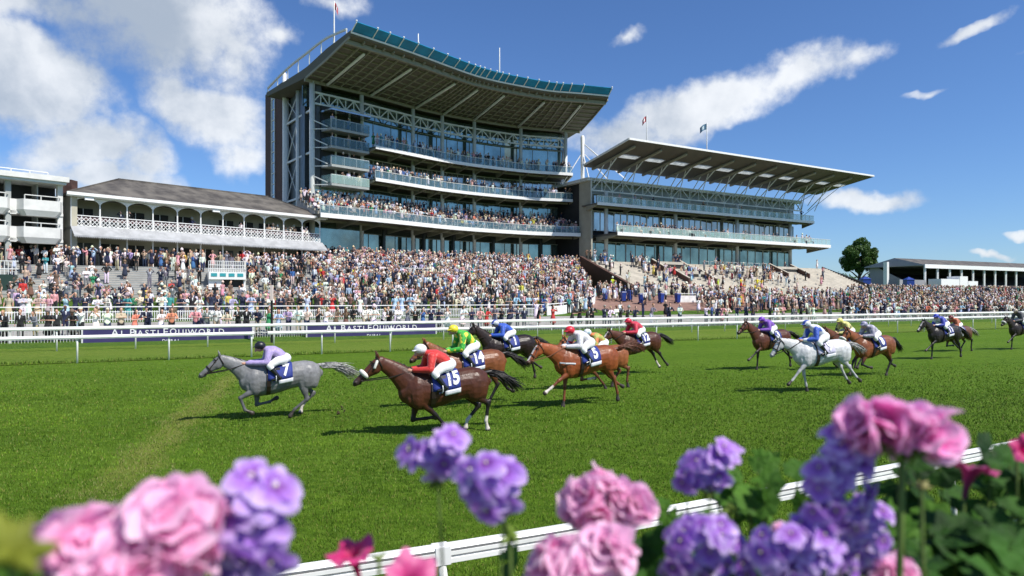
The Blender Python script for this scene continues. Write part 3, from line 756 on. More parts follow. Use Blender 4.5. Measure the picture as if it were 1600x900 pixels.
# terrace of the second stand
T2N = 18; T2 = dict(o0=2.5, o1=12.5, z0=9.1, z1=4.6)
def terr2(s0, s1, name, label):
    M = MB(); pr = [(-3, 3.0), (-3, 9.1), (2.5, 9.1)]
    for i in range(T2N):
        o_ = 2.5 + 10.0*(i)/T2N; z = 9.1 - 4.5*(i+1)/T2N; pr += [(o_, z), (o_+10.0/T2N, z)]
    pr += [(12.5, 3.0)]
    k = len(pr); pts = [(*g2(s0, o_), z) for o_, z in pr] + [(*g2(s1, o_), z) for o_, z in pr]
    M.add(pts, [tuple(range(k)), tuple(range(k, 2*k))[::-1]] + [(i, (i+1) % k, k+(i+1) % k, k+i) for i in range(k)])
    return tag(M.build(name, M_tread), label, 'terrace')
terr2(-2.2, 58.5, 'terrace', 'pale sunlit terrace steps before the long lower grandstand')
def t2z(o_): 
    i = int(np.clip((o_-2.5)/10*T2N, -1, T2N-1)); return 9.1 - 4.5*(i+1)/T2N if o_ > 2.5 else 9.1
def sloped_wall(s, o0, o1, zt0, zt1, th, m, name, label, rail=False):
    M = MB(); pts = []
    for ds in (0, th):
        for (o_, z) in ((o0, 3.2), (o0, zt0), (o1, zt1), (o1, 3.2)): pts.append((*g2(s+ds, o_), z))
    M.add(pts, [(0,1,2,3), (7,6,5,4), (0,4,5,1), (1,5,6,2), (2,6,7,3), (3,7,4,0)])
    return tag(M.build(name, m), label, 'wall')
sloped_wall(-2.9, 1.0, 14.0, 9.9, 4.9, .6, M_redbrown, 'retaining_wall', 'dark brown sloping wall at the near end of the pale terrace')
sloped_wall(58.6, 1.0, 13.5, 9.6, 4.9, .3, M_black, 'retaining_wall', 'thin dark sloping wall at the far end of the pale terrace')
VOM = [(10.7, 2.6, 6.3, 'high up nearest the dark link building'), (11.8, 6.4, 10.4, 'lower one near the bins'), (40, 3.0, 7.2, 'far one near the terrace end')]
for k, (s, oa, ob, wh) in enumerate(VOM):
    V = thing('stairway_entrance', 'brown walled stairway opening in the terrace, ' + wh, 'stairway', (*g2(s, 6), 5), group='stairway openings in the pale terrace')
    za, zb = 9.1-.45*(oa-2.5), 9.1-.45*(ob-2.5)
    for ds in (0, 6.1):
        M = MB(); pts = []
        for d_ in (0, .3):
            for (o_, z) in ((oa, za-.3), (oa, za+.75), (ob, zb+.75), (ob, zb-1.2)): pts.append((*g2(s+ds+d_, o_), z))
        M.add(pts, [(0,1,2,3), (7,6,5,4), (0,4,5,1), (1,5,6,2), (2,6,7,3), (3,7,4,0)])
        w_ = part('side_wall', M, M_redbrown, V)
        c_ = MB(); c_.bar((*g2(s+ds+.15, oa), za+.8), (*g2(s+ds+.15, ob), zb+.8), .38, .10); q = c_.build('coping', M_tread); q.parent = w_
    part('opening', MB().prism([tuple(g2(s+.3, oa+1.6)), tuple(g2(s+6.1, oa+1.6)), tuple(g2(s+6.1, oa+.6)), tuple(g2(s+.3, oa+.6))][::-1], zb-.3, za-.25), M_interior, V)
    part('lintel', MB().prism([tuple(g2(s+.3, oa+1.7)), tuple(g2(s+6.1, oa+1.7)), tuple(g2(s+6.1, oa)), tuple(g2(s+.3, oa))][::-1], za-.25, za+.2), M_tread, V)

# mast with stay cables between the stands
MS = thing('stay_mast', 'white mast with stay cables between the two stands', 'mast', (12.25, 118.5, 20))
zt = H + 252*118.5/1067
part('pole', MB().tube([(12.25, 118.5, 22), (12.25, 118.5, zt)], .34, seg=10), M_white, MS, smooth=True)
cb = MB(); top = Vector((12.25, 118.5, zt-1)); mid = Vector((12.25, 118.5, zt-2.6))
for a, c2 in ((top, r2(6, -1.4)), (top, Vector((*g2(14, -8), 25.2))), (mid, Vector((*g2(3, -4), 22.9))), (mid, Vector((*g2(8, -4), 22.9))), (mid, Vector((8.6, 117.5, 22.6)))):
    cb.bar(a, c2, .14)
part('cable', cb, M_white, MS)

def flagpole(px, py0, py1, Y, cols, label, fh=1.2, fw_=1.5, dirx=-1):
    x = (px-800)/1067*Y; z0 = H-(py1-466)*Y/1067; z1 = H-(py0-466)*Y/1067
    o = thing('flagpole', label, 'flagpole', (x, Y, z0))
    part('pole', MB().tube([(x, Y, z0-1.5), (x, Y, z1)], [.11, .07], seg=8), M_white, o, smooth=True)
    if cols:
        M = MB(); n = 10; pts = []
        for i in range(n+1):
            for j in range(5):
                u_ = i/n; v_ = j/4
                pts.append((x+dirx*(.06+u_*fw_*.8), Y+math.sin(u_*7)*.25*u_, z1-.15-v_*fh - u_*u_*.7))
        M.mat(MATS[cols[0]])
        for i in range(n):
            for j in range(4):
                M.mat(MATS[cols[1]] if (len(cols) > 1 and (j in (1, 2) and 3 < i < 8)) else MATS[cols[0]])
                M.add([], []); 
                M.f.append((i*5+j, i*5+j+1, (i+1)*5+j+1, (i+1)*5+j)); M.mi.append(M.cur)
        M.v = pts
        me = M.mesh('flag'); fo = bpy.data.objects.new('flag', me); C.objects.link(fo); sm = fo.modifiers.new('s', 'SOLIDIFY'); sm.thickness = .01
        fo.parent = o; fo.matrix_parent_inverse = Matrix.Translation(-Vector(o.location))
    return o
mat('red_flag_cloth', (.48, .10, .12), .8); mat('white_flag_cloth', (.8, .8, .8), .8); mat('blue_grey_flag_cloth', (.10, .20, .30), .8); mat('pale_flag_cloth', (.45, .55, .6), .8)
flagpole(522, 2, 62, 88, ('red_flag_cloth', 'white_flag_cloth'), 'tall white pole with limp red and white flag above the curved roof', .9, .5, 1)
flagpole(653.5, 53, 72, 92, None, 'short bare white pole on the curved roof edge')
flagpole(780.5, 75, 114, 103, None, 'bare white pole standing above the curved roof dip')
flagpole(1010.5, 180, 222, 116, ('red_flag_cloth', 'white_flag_cloth'), 'white pole flying a small red flag over the lower roof', .95, .8)
flagpole(1104.5, 192, 236, 122, ('blue_grey_flag_cloth', 'pale_flag_cloth'), 'white pole flying a blue grey flag over the lower roof', 1.05, 1.4)

# ------------------------------------------------------------------ old stand with slate roof
DO = Vector((.677, .736)); FO = Vector((.736, -.677)); O0 = Vector((-43.9, 68.0)); LO = 28.0
def go(s, o_): return O0 + DO*s + FO*o_
OS = thing('old_stand', 'old verandah stand with weathered slate roof and white lattice balcony', 'stand', (-43.9, 68, 6.3))
def qo(s0, s1, o0, o1): return [tuple(go(s0, o1)), tuple(go(s1, o1)), tuple(go(s1, o0)), tuple(go(s0, o0))]
part('wall', MB().prism(qo(0.2, LO-.2, -11, -3.2), 6.0, 13.5), M_creamd, OS)
part('end_wall', MB().prism(qo(0, .5, -3.19, .1), 6.3, 13.4), M_cream, OS)
part('balcony_floor', MB().prism(qo(0, LO, -3.2, .1), 10.0, 10.3), M_creamd, OS)
aw = MB(); vs = []
for s in (-.1, LO+.3):
    for (o_, z) in ((.12, 10.32), (1.35, 9.35), (1.35, 9.2), (.12, 10.15)): vs.append((*go(s, o_), z))
aw.add(vs, [(0,1,2,3), (7,6,5,4), (0,4,5,1), (1,5,6,2), (2,6,7,3), (3,7,4,0)])
aw_ = part('awning', aw, M_lead, OS)
sc = MB()
for i in range(140):
    s = i*LO/140; a = go(s, 1.36); c2 = go(s+.1, 1.36); sc.add([P3(a, 9.22), P3(c2, 9.22), P3(go(s+.05, 1.36), 9.05)], [(0, 1, 2)])
q = sc.build('scalloped_edge', M_lead); q.parent = aw_
# doors and dark windows in the rear walls
for i in range(11):
    s = .9 + i*2.53
    if i % 2 == 0 or i in (3, 7):
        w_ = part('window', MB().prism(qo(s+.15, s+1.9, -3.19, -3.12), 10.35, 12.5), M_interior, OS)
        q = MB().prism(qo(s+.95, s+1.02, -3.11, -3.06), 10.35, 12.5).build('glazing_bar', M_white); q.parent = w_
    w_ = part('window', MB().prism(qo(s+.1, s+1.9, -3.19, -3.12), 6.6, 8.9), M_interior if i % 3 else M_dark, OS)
    q = MB().prism(qo(s+.95, s+1.05, -3.11, -3.06), 6.6, 8.9).build('glazing_bar', M_white); q.parent = w_
for i in range(12):
    s = min(i*2.545, LO)
    part('column', MB().tube([P3(go(s, 0), 6.3), P3(go(s, 0), 10.0)], .085, seg=8, cap=False), M_white, OS)
    part('column', MB().tube([P3(go(s, 0), 10.3), P3(go(s, 0), 13.4)], [.085, .07], seg=8, cap=False), M_white, OS)
    if i < 11:
        s1 = s + 2.545; sp_ = MB(); top = 13.45; n = 12; ptsF = []
        lat = [(s+(s1-s)*j/n, top) for j in range(n+1)] + [(s+(s1-s)*(1-j/n), 12.55 + .62*math.sin(math.pi*j/n)**.55) for j in range(n+1)]
        for o_ in (.05, -.03): ptsF += [(*go(a, o_), z) for a, z in lat]
        k = len(lat)
        fs = [(j, j+1, k-2-j, k-1-j) for j in range(n)] + [(k+j+1, k+j, 2*k-1-j, 2*k-2-j) for j in range(n)]
        fs += [(j, (j+1) % k, k+(j+1) % k, k+j) for j in range(k)]
        part('arched_fretwork', sp_.add(ptsF, fs), M_white, OS)
        lt = MB(); nn = 3
        for zz in (10.38, 11.42): lt.bar(P3(go(s+.08, .06), zz), P3(go(s1-.08, .06), zz), .08)
        for j in range(nn):
            a = s+.1+(s1-s-.2)*j/nn; c2 = s+.1+(s1-s-.2)*(j+1)/nn; mm_ = (a+c2)/2
            for (u0, z0, u1, z1) in ((a, 10.4, c2, 11.25), (a, 11.25, c2, 10.4), (a, 10.83, mm_, 11.25), (mm_, 11.25, c2, 10.83), (a, 10.83, mm_, 10.4), (mm_, 10.4, c2, 10.83)):
                lt.bar(P3(go(u0, .06), z0), P3(go(u1, .06), z1), .075, .05)
            lt.bar(P3(go(a, .06), 10.4), P3(go(a, .06), 11.4), .05)
        part('lattice_railing', lt, M_white, OS)
part('railing_backing', MB().prism(qo(0.1, LO-.1, -.09, -.06), 10.95, 11.35), mat('faded_red_cloth', (.22, .12, .12), .9), OS)
# roof: hipped
rz = 16.35; ev = 13.55
A = [go(-.5, .75), go(LO+.5, .75), go(LO+.5, -12), go(-.5, -12)]; B = [go(6.0, -5.6), go(LO-4.2, -5.6)]
rf = MB().add([P3(p, ev) for p in A] + [P3(p, rz) for p in B] + [P3(p, ev-.12) for p in A], [(0,1,5,4), (1,2,5), (2,3,4,5), (3,0,4), (9,8,7,6), (0,6,7,1), (1,7,8,2), (2,8,9,3), (3,9,6,0)])
rfo = part('roof', rf, M_slate, OS)
g_ = MB(); g_.bar(P3(go(-.6, .82), ev-.08), P3(go(LO+.6, .82), ev-.08), .2, .3); g_.bar(P3(go(-.5, .45), ev-.25), P3(go(LO+.5, .45), ev-.25), .5, .12)
q = g_.build('gutter', M_white); q.parent = rfo
g_ = MB(); g_.bar(P3(B[0], rz+.05), P3(B[1], rz+.05), .18); 
for a, c2 in ((A[0], B[0]), (A[1], B[1])): g_.bar(P3(a, ev+.05), P3(c2, rz+.05), .14)
q = g_.build('ridge_tile', M_slate); q.parent = rfo
part('chimney', MB().box(-46.2, 70.2, 13, -45.3, 71.2, 15.3), M_brick, OS)
for s in (1.0, 13.8): part('loudspeaker', MB().prism(qo(s, s+.8, .5, .75), 12.95, 13.25), M_white, OS)

# ------------------------------------------------------------------ white balconied building at the left
WB = thing('white_building', 'white building with two tiers of angular bay balconies', 'building', (-44.5, 67.3, 6.3))
def gw(s, o_): return Vector((-44.4, 67.45)) - DO*s + FO*o_
def qw(s0, s1, o0, o1): return [tuple(gw(s0, o1)), tuple(gw(s0, o0)), tuple(gw(s1, o0)), tuple(gw(s1, o1))]
part('wall', MB().prism(qw(0, 26, -10, -2.6), 6.0, 14.3), M_interior, WB)
part('roof', MB().prism(qw(-.3, 26, -10.5, 1.1), 14.45, 14.95), M_off, WB)
part('ceiling_soffit', MB().prism(qw(-.1, 26, -2.6, .9), 14.2, 14.44), M_steel, WB)
g_ = MB()
for s in (1.0, 2.5, 4.0, 5.2): g_.bar(P3(gw(s, -1), 14.95), P3(gw(s, -1), 15.5), .08)
for zz in (15.2, 15.5): g_.bar(P3(gw(1.0, -1), zz), P3(gw(5.2, -1), zz), .08)
part('roof_rail', g_, M_off, WB)
for lev, z in ((0, 11.15), (1, 8.55)):
    part('balcony_floor', MB().prism(qw(0, 26, -2.6, .2), z, z+.25), M_off, WB)
    for k in range(6):
        s = .1 + k*4.2
        outl = [gw(s, .2), gw(s+.35, .95), gw(s+3.3, .95), gw(s+3.7, .2)]
        M = MB(); pts = []
        inn = [gw(s+.1, .05), gw(s+.45, .8), gw(s+3.2, .8), gw(s+3.6, .05)]
        low = [q + (gw(s+1.9, -.3)-q)*.22 for q in outl]
        for q in outl: pts.append(P3(q, z+1.35))
        for q in outl: pts.append(P3(q, z+.35))
        for q in low: pts.append(P3(q, z-.2))
        for q in inn: pts.append(P3(q, z+1.35))
        fs = []
        for i in range(3): fs += [(i, i+1, 5+i, 4+i), (4+i, 5+i, 9+i, 8+i), (i+1, i, 12+i, 13+i)]
        pts += [P3(q, z+.3) for q in inn]
        for i in range(3): fs.append((12+i, 16+i, 17+i, 13+i))
        fs.append((8, 9, 10, 11)); fs.append((16, 17, 18, 19)[::-1])
        bo = part('bay_balcony', M.add(pts, fs), M_off, WB)
        j0 = [gw(s+3.7, .2), gw(s+4.2, .2)]
        part('balcony_front', MB().add([P3(j0[0], z-.1), P3(j0[1], z-.1), P3(j0[1], z+1.35), P3(j0[0], z+1.35)] + [P3(q-FO*.15, zz) for q, zz in ((j0[0], z-.1), (j0[1], z-.1), (j0[1], z+1.35), (j0[0], z+1.35))],
             [(0,1,2,3), (7,6,5,4), (0,4,5,1), (1,5,6,2), (2,6,7,3), (3,7,4,0)]), M_off, WB)
        g_ = MB()
        for (a, c2) in ((gw(s+.5, .86), gw(s+3.2, .86)), (gw(s+.15, .15), gw(s+.5, .86))): g_.bar(P3(a, z+1.75), P3(c2, z+1.75), .08)
        for a in (gw(s+.5, .86), gw(s+1.9, .86), gw(s+3.2, .86)): g_.bar(P3(a, z+1.33), P3(a, z+1.75), .07)
        q = g_.build('handrail', M_off); q.parent = bo
for k in range(7):
    s = .0 + k*4.2
    part('pier', MB().prism(qw(s, s+.45, -.5, .1), 6.2, 14.2), M_steeld if k else M_off, WB)
    if k < 6: part('partition', MB().prism(qw(s+1.9, s+2.0, -2.6, -.6), 6.2, 14.2), M_cream if k % 2 else M_steeld, WB)

# ------------------------------------------------------------------ far stand at the right
DF = D; FF = Vector((.46, -.888)); F0 = Vector(((1442-800)/1067*168, 168))
def gf(s, o_): return F0 + DF*s + FF*o_
FS = thing('far_stand', 'low grey roofed open stand with white posts beyond the crowd', 'stand', (*F0, 5.8))
def qf(s0, s1, o0, o1): return [tuple(gf(s0, o1)), tuple(gf(s1, o1)), tuple(gf(s1, o0)), tuple(gf(s0, o0))]
M_greywall = mat('grey_sheet_wall', (.30, .30, .32), .7, .1, .3)
part('back_wall', MB().prism(qf(0, 75, -14, -13.6), 5, 11.5), M_interior, FS)
part('stand_floor', MB().add([P3(gf(0, 0), 6.2), P3(gf(75, 0), 6.2), P3(gf(75, -13.5), 9.6), P3(gf(0, -13.5), 9.6)] + [P3(gf(0, 0), 4.5), P3(gf(75, 0), 4.5), P3(gf(75, -13.5), 4.5), P3(gf(0, -13.5), 4.5)],
      [(0,1,2,3), (7,6,5,4), (0,4,5,1), (1,5,6,2), (2,6,7,3), (3,7,4,0)]), M_interior, FS)
part('gable_wall', MB().add([P3(gf(-.1, 0), 5), P3(gf(-.1, -14), 5), P3(gf(-.1, -14), 11.4), P3(gf(-.1, -12.5), 11.4), P3(gf(-.1, -2), 6.2), P3(gf(-.1, 0), 6.0)] + [P3(gf(.15, a_), z_) for a_, z_ in ((0, 5), (-14, 5), (-14, 11.4), (-12.5, 11.4), (-2, 6.2), (0, 6.0))],
      [(0,1,2,3,4,5), (11,10,9,8,7,6)] + [(i, (i+1) % 6, 6+(i+1) % 6, 6+i) for i in range(6)]), M_greywall, FS)
rf = MB().mat(M_greywall)
A = [gf(-1, 1), gf(76, 1), gf(76, -15), gf(-1, -15)]; ev = 11.3; B = [gf(-.5, -7), gf(76, -7)]; rz = 13.35
rf.add([P3(p, ev) for p in A] + [P3(p, rz) for p in B] + [P3(p, ev-.2) for p in A], [(3,0,4), (9,8,7,6), (1,2,5)])
rf.mat(M_slate).add([P3(p, ev) for p in A] + [P3(p, rz) for p in B], [(0,1,5,4), (2,3,4,5)])
rf.mat(M_greywall).add([P3(p, ev) for p in A] + [P3(p, ev-.2) for p in A], [(0,4,5,1), (1,5,6,2), (2,6,7,3), (3,7,4,0)])
part('roof', rf, None, FS, fix=False)
g_ = MB(); g_.bar(P3(gf(-1, 1.05), 10.95), P3(gf(76, 1.05), 10.95), .3, .95); part('fascia', g_, M_white, FS)
for i in range(15):
    part('post', MB().bar(P3(gf(.2+i*5.1, .4), 5.0), P3(gf(.2+i*5.1, .4), 10.6), .42), M_white, FS)
for k, dx in enumerate((13.5,)):
    part('stair', MB().add([P3(gf(dx, .8), 5.2), P3(gf(dx+8, 1.5), 5.2), P3(gf(dx+1, -1), 8.8), P3(gf(dx+4, -1), 8.8)], [(0, 1, 3, 2)]), M_greywall, FS)
CT = thing('container', 'white cabins in a row before the grey roofed far stand', 'cabin', (*gf(-1, 6), 5))
for (s0, s1, z1) in ((-6, 1.2, 7.6), (1.4, 4.6, 8.3), (4.8, 8.8, 7.2)):
    part('cabin', MB().prism(qf(s0, s1, 5, 8), 4.6, z1), M_white, CT)
WL = tag(MB().prism(qf(-16, -6.2, 4, 4.5), 4.5, 7.4).build('low_wall', M_greywall), 'long pale grey boundary wall left of the white cabins', 'wall')
CH = tag(MB().prism(qf(-3.4, -2.6, -8, -7), 5, 12.3).build('service_tower', M_white), 'narrow white block at the end of the grey gable', 'building')
# ------------------------------------------------------------------ rails and fences
def ucol(px, v): x, y = at_v(px, v); return touv(x, y)[0]
def pt(u, v, z): x, y = uv(u, v); return (x, y, z)
def rail_profile_bar(M, pts, w, h, groove=False):
    """rounded extruded rail along 3D points"""
    n = len(pts); prof = [(-.5, -.2), (-.38, -.5), (.30, -.5), (.5, -.1), (.42, .3), (.15, .5), (-.2, .5), (-.45, .25)]
    if groove: prof = [(-.5, -.5), (.5, -.5), (.5, -.22), (.40, -.18), (.40, -.08), (.5, -.04), (.5, .18), (.40, .22), (.40, .3), (.46, .34), (.3, .5), (-.3, .5), (-.46, .34), (-.4, .3), (-.4, .22), (-.5, .18), (-.5, -.04), (-.4, -.08), (-.4, -.18), (-.5, -.22)]
    k = len(prof); vs = []
    for i, p in enumerate(pts):
        t = (Vector(pts[min(i+1, n-1)]) - Vector(pts[max(i-1, 0)])).normalized(); l = t.cross(Vector((0, 0, 1))).normalized(); u = l.cross(t)
        for a, c in prof: vs.append(Vector(p) + l*(a*w) + u*(c*h))
    fs = [(i*k+j, i*k+(j+1) % k, (i+1)*k+(j+1) % k, (i+1)*k+j) for i in range(n-1) for j in range(k)] + [tuple(range(k)), tuple((n-1)*k+j for j in range(k))[::-1]]
    return M.add(vs, fs)
def running_rail(u0, u1, v, z, label, sp=3.9, w=.17, h=.175, u_ph=0.0, bow=0.0):
    o = thing('running_rail', label, 'rail', pt(u0, v, 0))
    n = max(2, int((u1-u0)/4)); pts = [pt(u0+(u1-u0)*i/n, v, z) for i in range(n+1)]
    M = MB(); rail_profile_bar(M, pts, w, h); part('rail', M, M_plastic, o)
    i = 0; u = u0 + u_ph
    while u < u1 - .1:
        g0 = gv(v); part('post', MB().tube([pt(u, v+.08, g0-.1), pt(u, v+.08, z-.35), pt(u, v+.05, z-.05)], .045, seg=8, cap=False), M_plastic, o, smooth=True); u += sp
    return o
ug0, ug1 = ucol(397, 38.3), ucol(418, 38.3)
u0 = touv(*at_ground(120.5, 567.8))[0]
running_rail(u0-3.9*12, ug0, 38.3, 1.25, 'lower white running rail ending in a gap beside the lilac jockey')
running_rail(ug1, ug1+3.93*40, 38.3, 1.25, 'lower white running rail starting right of the gap and running into the distance', u_ph=touv(*at_ground(501, 553))[0]-ug1)
running_rail(u0-3.9*12+1, u0+3.98*40, 47.2, 1.33, 'upper white running rail nearest the spectators', w=.15, h=.17, sp=4.0)
# crowd rail with mesh panels
F = thing('crowd_rail', 'white topped metal fence that the front spectators lean on', 'fence', pt(-60, 52, 0))
M = MB(); M.bar(pt(-70, 52.0, 1.24), pt(150, 52.0, 1.24), .22, .09); part('top_rail', M, M_plastic, F)
M = MB()
for u in np.arange(-45, 110, .17): M.bar(pt(u, 52, .05), pt(u, 52, 1.2), .022)
for z in (.2, .65, 1.1): M.bar(pt(-70, 52, z), pt(150, 52, z), .035)
part('mesh_panel', M, M_steel, F)
for i in range(74):
    u = -45+2.3*i; part('post', MB().bar(pt(u, 52.05, 0), pt(u, 52.05, 1.2), .06), M_plastic, F)
M_text = mat('white_lettering', (.72, .72, .76), .6)
def hoarding(pxa, pxb, label, tx0, tx1):
    ua, ub = ucol(pxa, 51.6), ucol(pxb, 51.6)
    o = thing('banner', label, 'banner', pt(ua, 51.6, 0), group=None)
    x0, y0 = uv(ua, 51.6); x1, y1 = uv(ub, 51.6)
    M = MB().bar(pt(ua, 51.62, .55), pt(ub, 51.62, .55), .04, 1.06); part('panel', M, M_navy, o)
    M = MB()
    for u in (ua, ub): M.bar(pt(u, 51.6, 0), pt(u, 51.6, 1.15), .08)
    M.bar(pt(ua, 51.6, 1.1), pt(ub, 51.6, 1.1), .05); part('frame', M, M_white, o)
    a, c = ucol(tx0, 51.55), ucol(tx1, 51.55); W_ = c - a
    def line(words, z, width, big, small, uc):
        # small capitals: each word's first letter is larger
        ms = []; x = 0
        for wd in words:
            for i, ch in enumerate(wd):
                s_ = big if i == 0 else small
                me = text_mesh(ch, s_, .004, .004, 'LEFT'); xs = [v.co.x for v in me.vertices]; w_ = max(xs)
                ys = min(v.co.y for v in me.vertices)
                ms.append((me, x, -ys, wd)); x += w_ + .10*small + .03
            x += .30*small
        k = width/x; MW = {}
        for me, xo, yo, wd in ms:
            M = MW.setdefault(wd, MB())
            vs = [((v.co.x+xo)*k - width/2, (v.co.y+yo)*(k if k < 1.6 else 1.0), v.co.z) for v in me.vertices]
            M.add(vs, [tuple(p.vertices) for p in me.polygons]); bpy.data.meshes.remove(me)
        for M in MW.values():
            t = M.build('lettering', M_text); t.rotation_euler = (R(90), 0, math.atan2(D.y, D.x)); x, y = uv(uc, 51.57); t.location = (x, y, z)
            t.parent = o; t.matrix_parent_inverse = Matrix.Translation(-Vector(o.location))
    line(['AL', 'BASTI', 'EQUIWORLD'], .60, W_, .70, .55, (a+c)/2)
    line(['DUBAI'], .135, W_*.16, .30, .28, (a+c)/2)
hoarding(128, 395, 'navy banner with white lettering left of the rail gap', 173, 356)
hoarding(479, 681.5, 'navy banner with white lettering right of the black post', 509, 656)
# picket fence and its curved end
def fence_poly(pts, name, label, zr=1.15, zp=.85, step=.16, solid=False):
    o = thing(name, label, 'fence', (pts[0][0], pts[0][1], gz(*pts[0])))
    P = [Vector(p) for p in pts]; M = MB(); R_ = MB()
    for i in range(len(P)-1):
        a, c = P[i], P[i+1]; L = (c-a).length; k = max(1, int(L/step))
        for j in range(k):
            q = a.lerp(c, j/k); z = gz(q.x, q.y); M.bar((q.x, q.y, z), (q.x, q.y, z+zp), .06, .03)
        za, zc = gz(a.x, a.y), gz(c.x, c.y)
        for h_, w_ in ((zr, .075), (zp-.08, .05), (.2, .05)): R_.bar((a.x, a.y, za+h_), (c.x, c.y, zc+h_), w_)
        if solid: M.bar((a.x, a.y, za+.45), (c.x, c.y, zc+.45), .03, .9)
        k = max(1, int(L/2.6))
        for j in range(k):
            q = a.lerp(c, j/k); z = gz(q.x, q.y); R_.bar((q.x, q.y, z-.1), (q.x, q.y, z+zr+.02), .07)
    part('pickets', M, M_plastic, o); part('railing', R_, M_plastic, o); return o
fence_poly([uv(u, 60) for u in np.linspace(-45, ucol(850, 60), 24)], 'picket_fence', 'long white picket fence between path and lawn')
fence_poly([at_v(855, 60.3), at_v(880, 61.2), at_v(900, 62.8), at_v(918, 65.2), at_v(929, 68.5), at_v(930, 72), at_v(925, 76)], 'picket_fence', 'curved white panelled end of the lawn fence near the bins', solid=True)
fence_poly([uv(u, 57.0) for u in np.linspace(ucol(1320, 57), ucol(1470, 57), 5)], 'railing', 'short white two bar railing before the far right crowd', step=99, zp=.6)
# posts
o = thing('finish_post', 'black post with a pale pink top standing in the rail gap', 'post', pt(ucol(424.5, 49.3), 49.3, 0))
uu = ucol(424.5, 49.3); part('pole', MB().bar(pt(uu, 49.3, 0), pt(uu, 49.3, 2.95), .13), M_black, o)
part('top', MB().bar(pt(uu, 49.3, 2.95), pt(uu, 49.3, 4.0), .17), mat('pale_pink_paint', (.75, .62, .58), .5), o)
o = thing('furlong_pole', 'slim pale green and white pole standing at the crowd rail', 'pole', pt(ucol(1203, 52.8), 52.8, .4))
uu = ucol(1203, 52.8); part('pole', MB().tube([pt(uu, 52.8, .3), pt(uu, 52.8, 4.2)], .07, seg=8), M_white, o, smooth=True)
part('disc', MB().ball(pt(uu, 52.8, 3.6), (.16, .12, .16)), mat('pale_green_paint', (.35, .6, .45), .5), o, smooth=True)

# small structures among the crowd
K = thing('kiosk', 'small kiosk with white and teal fascia over a dark doorway', 'kiosk', pt(ucol(355, 74.6), 74.6, 3.3))
ua, ub = ucol(326, 74.6), ucol(384, 74.6)
def quv(u0, u1, v0, v1): return [uv(u0, v0), uv(u1, v0), uv(u1, v1), uv(u0, v1)]
part('wall', MB().prism(quv(ua, ub-2.2, 74.8, 80), 3, 5.0), M_white, K); part('doorway', MB().prism(quv(ub-2.2, ub-.2, 75.2, 80), 3, 5.0), M_interior, K)
part('jamb', MB().prism(quv(ub-.2, ub, 74.8, 80), 3, 5.0), M_white, K)
part('fascia', MB().prism(quv(ua, ub, 74.5, 80.2), 5.0, 5.75), M_white, K)
for i in range(4): part('teal_panel', MB().prism(quv(ua+(ub-ua)*(.06+.235*i), ua+(ub-ua)*(.22+.235*i), 74.46, 74.5), 5.3, 5.62), mat('teal_sign_paint', (.03, .30, .34), .5), K)
M = MB()
for z in (6.1, 6.45, 6.85): M.bar(pt(ua, 74.7, z), pt(ub, 74.7, z), .06)
for u in np.linspace(ua, ub, 22): M.bar(pt(u, 74.7, 5.75), pt(u, 74.7, 6.85), .05)
part('railing', M, M_white, K)
K = thing('viewing_platform', 'low blue grey platform with pale railings in the packed terrace', 'platform', pt(ucol(650, 80), 80, 4.5))
ua, ub = ucol(628, 80), ucol(674, 80)
part('panel', MB().prism(quv(ua, ub, 80, 84), 4.3, 6.0), mat('slate_blue_panel', (.07, .10, .17), .4, .1, 1), K)
M = MB()
for z in (6.3, 6.8): M.bar(pt(ua, 80.05, z), pt(ub, 80.05, z), .07)
for u in np.linspace(ua, ub, 8): M.bar(pt(u, 80.05, 6), pt(u, 80.05, 6.8), .06)
part('railing', M, M_steel, K)
K = thing('side_booth', 'dark green booth at the left end of the terrace steps', 'booth', pt(ucol(10, 74.5), 74.5, 3.3))
part('wall', MB().prism(quv(ucol(-40, 74.5), ucol(21, 74.5), 74.0, 79), 3, 5.2), mat('dark_green_board', (.02, .045, .035), .5), K)
M = MB()
for z in (5.7, 6.4): M.bar(pt(ucol(-40, 74.5), 74.1, z), pt(ucol(30, 74.5), 74.1, z), .07)
for px in range(-40, 32, 6): M.bar(pt(ucol(px, 74.5), 74.1, 5.2), pt(ucol(px, 74.5), 74.1, 6.4), .05)
part('railing', M, M_white, K)
M_hand = mat('pale_yellow_handrail', (.62, .58, .36), .5)
for i, (px, wd) in enumerate(((300, 'left of the kiosk'), (395, 'right of the kiosk'), (508, 'at the left edge of the packed terrace'), (528, 'beside the packed terrace'))):
    va, vb, za, zb = (74, 79.5, 3.5, 6.3) if i < 2 else (77, 90, 4.4, 7.4)
    u = ucol(px, va); M = MB()
    for dz in (.55, 1.0): M.bar(pt(u, va, za+dz), pt(u, vb, zb+dz), .07)
    for k in range(6): f = k/5; M.bar(pt(u, va+(vb-va)*f, za+(zb-za)*f-.2), pt(u, va+(vb-va)*f, za+(zb-za)*f+1), .06)
    tag(M.build('handrail', M_hand), 'pale yellow stair handrail ' + wd, 'handrail')
for i, v in enumerate((79.2, 83.8, 88.4)):
    M = MB(); z = 3.7 + 4.4*(v-75)/18; ua = 18 if i else 20
    for k in range(20):
        u = ua + k*2.2
        if u > UB(v)-2.5: break
        M.bar(pt(u, v, z), pt(u, v, z+1.1), .06); M.bar(pt(u, v, z+1.08), pt(u+1.7, v, z+1.08), .06); M.bar(pt(u+1.7, v, z), pt(u+1.7, v, z+1.1), .06)
    tag(M.build('crush_barrier', M_steel), 'row of pale crush barriers ' + ('low on', 'midway up', 'high on')[i] + ' the packed terrace', 'barrier', 'crush barriers on the terrace')
M = MB(); 
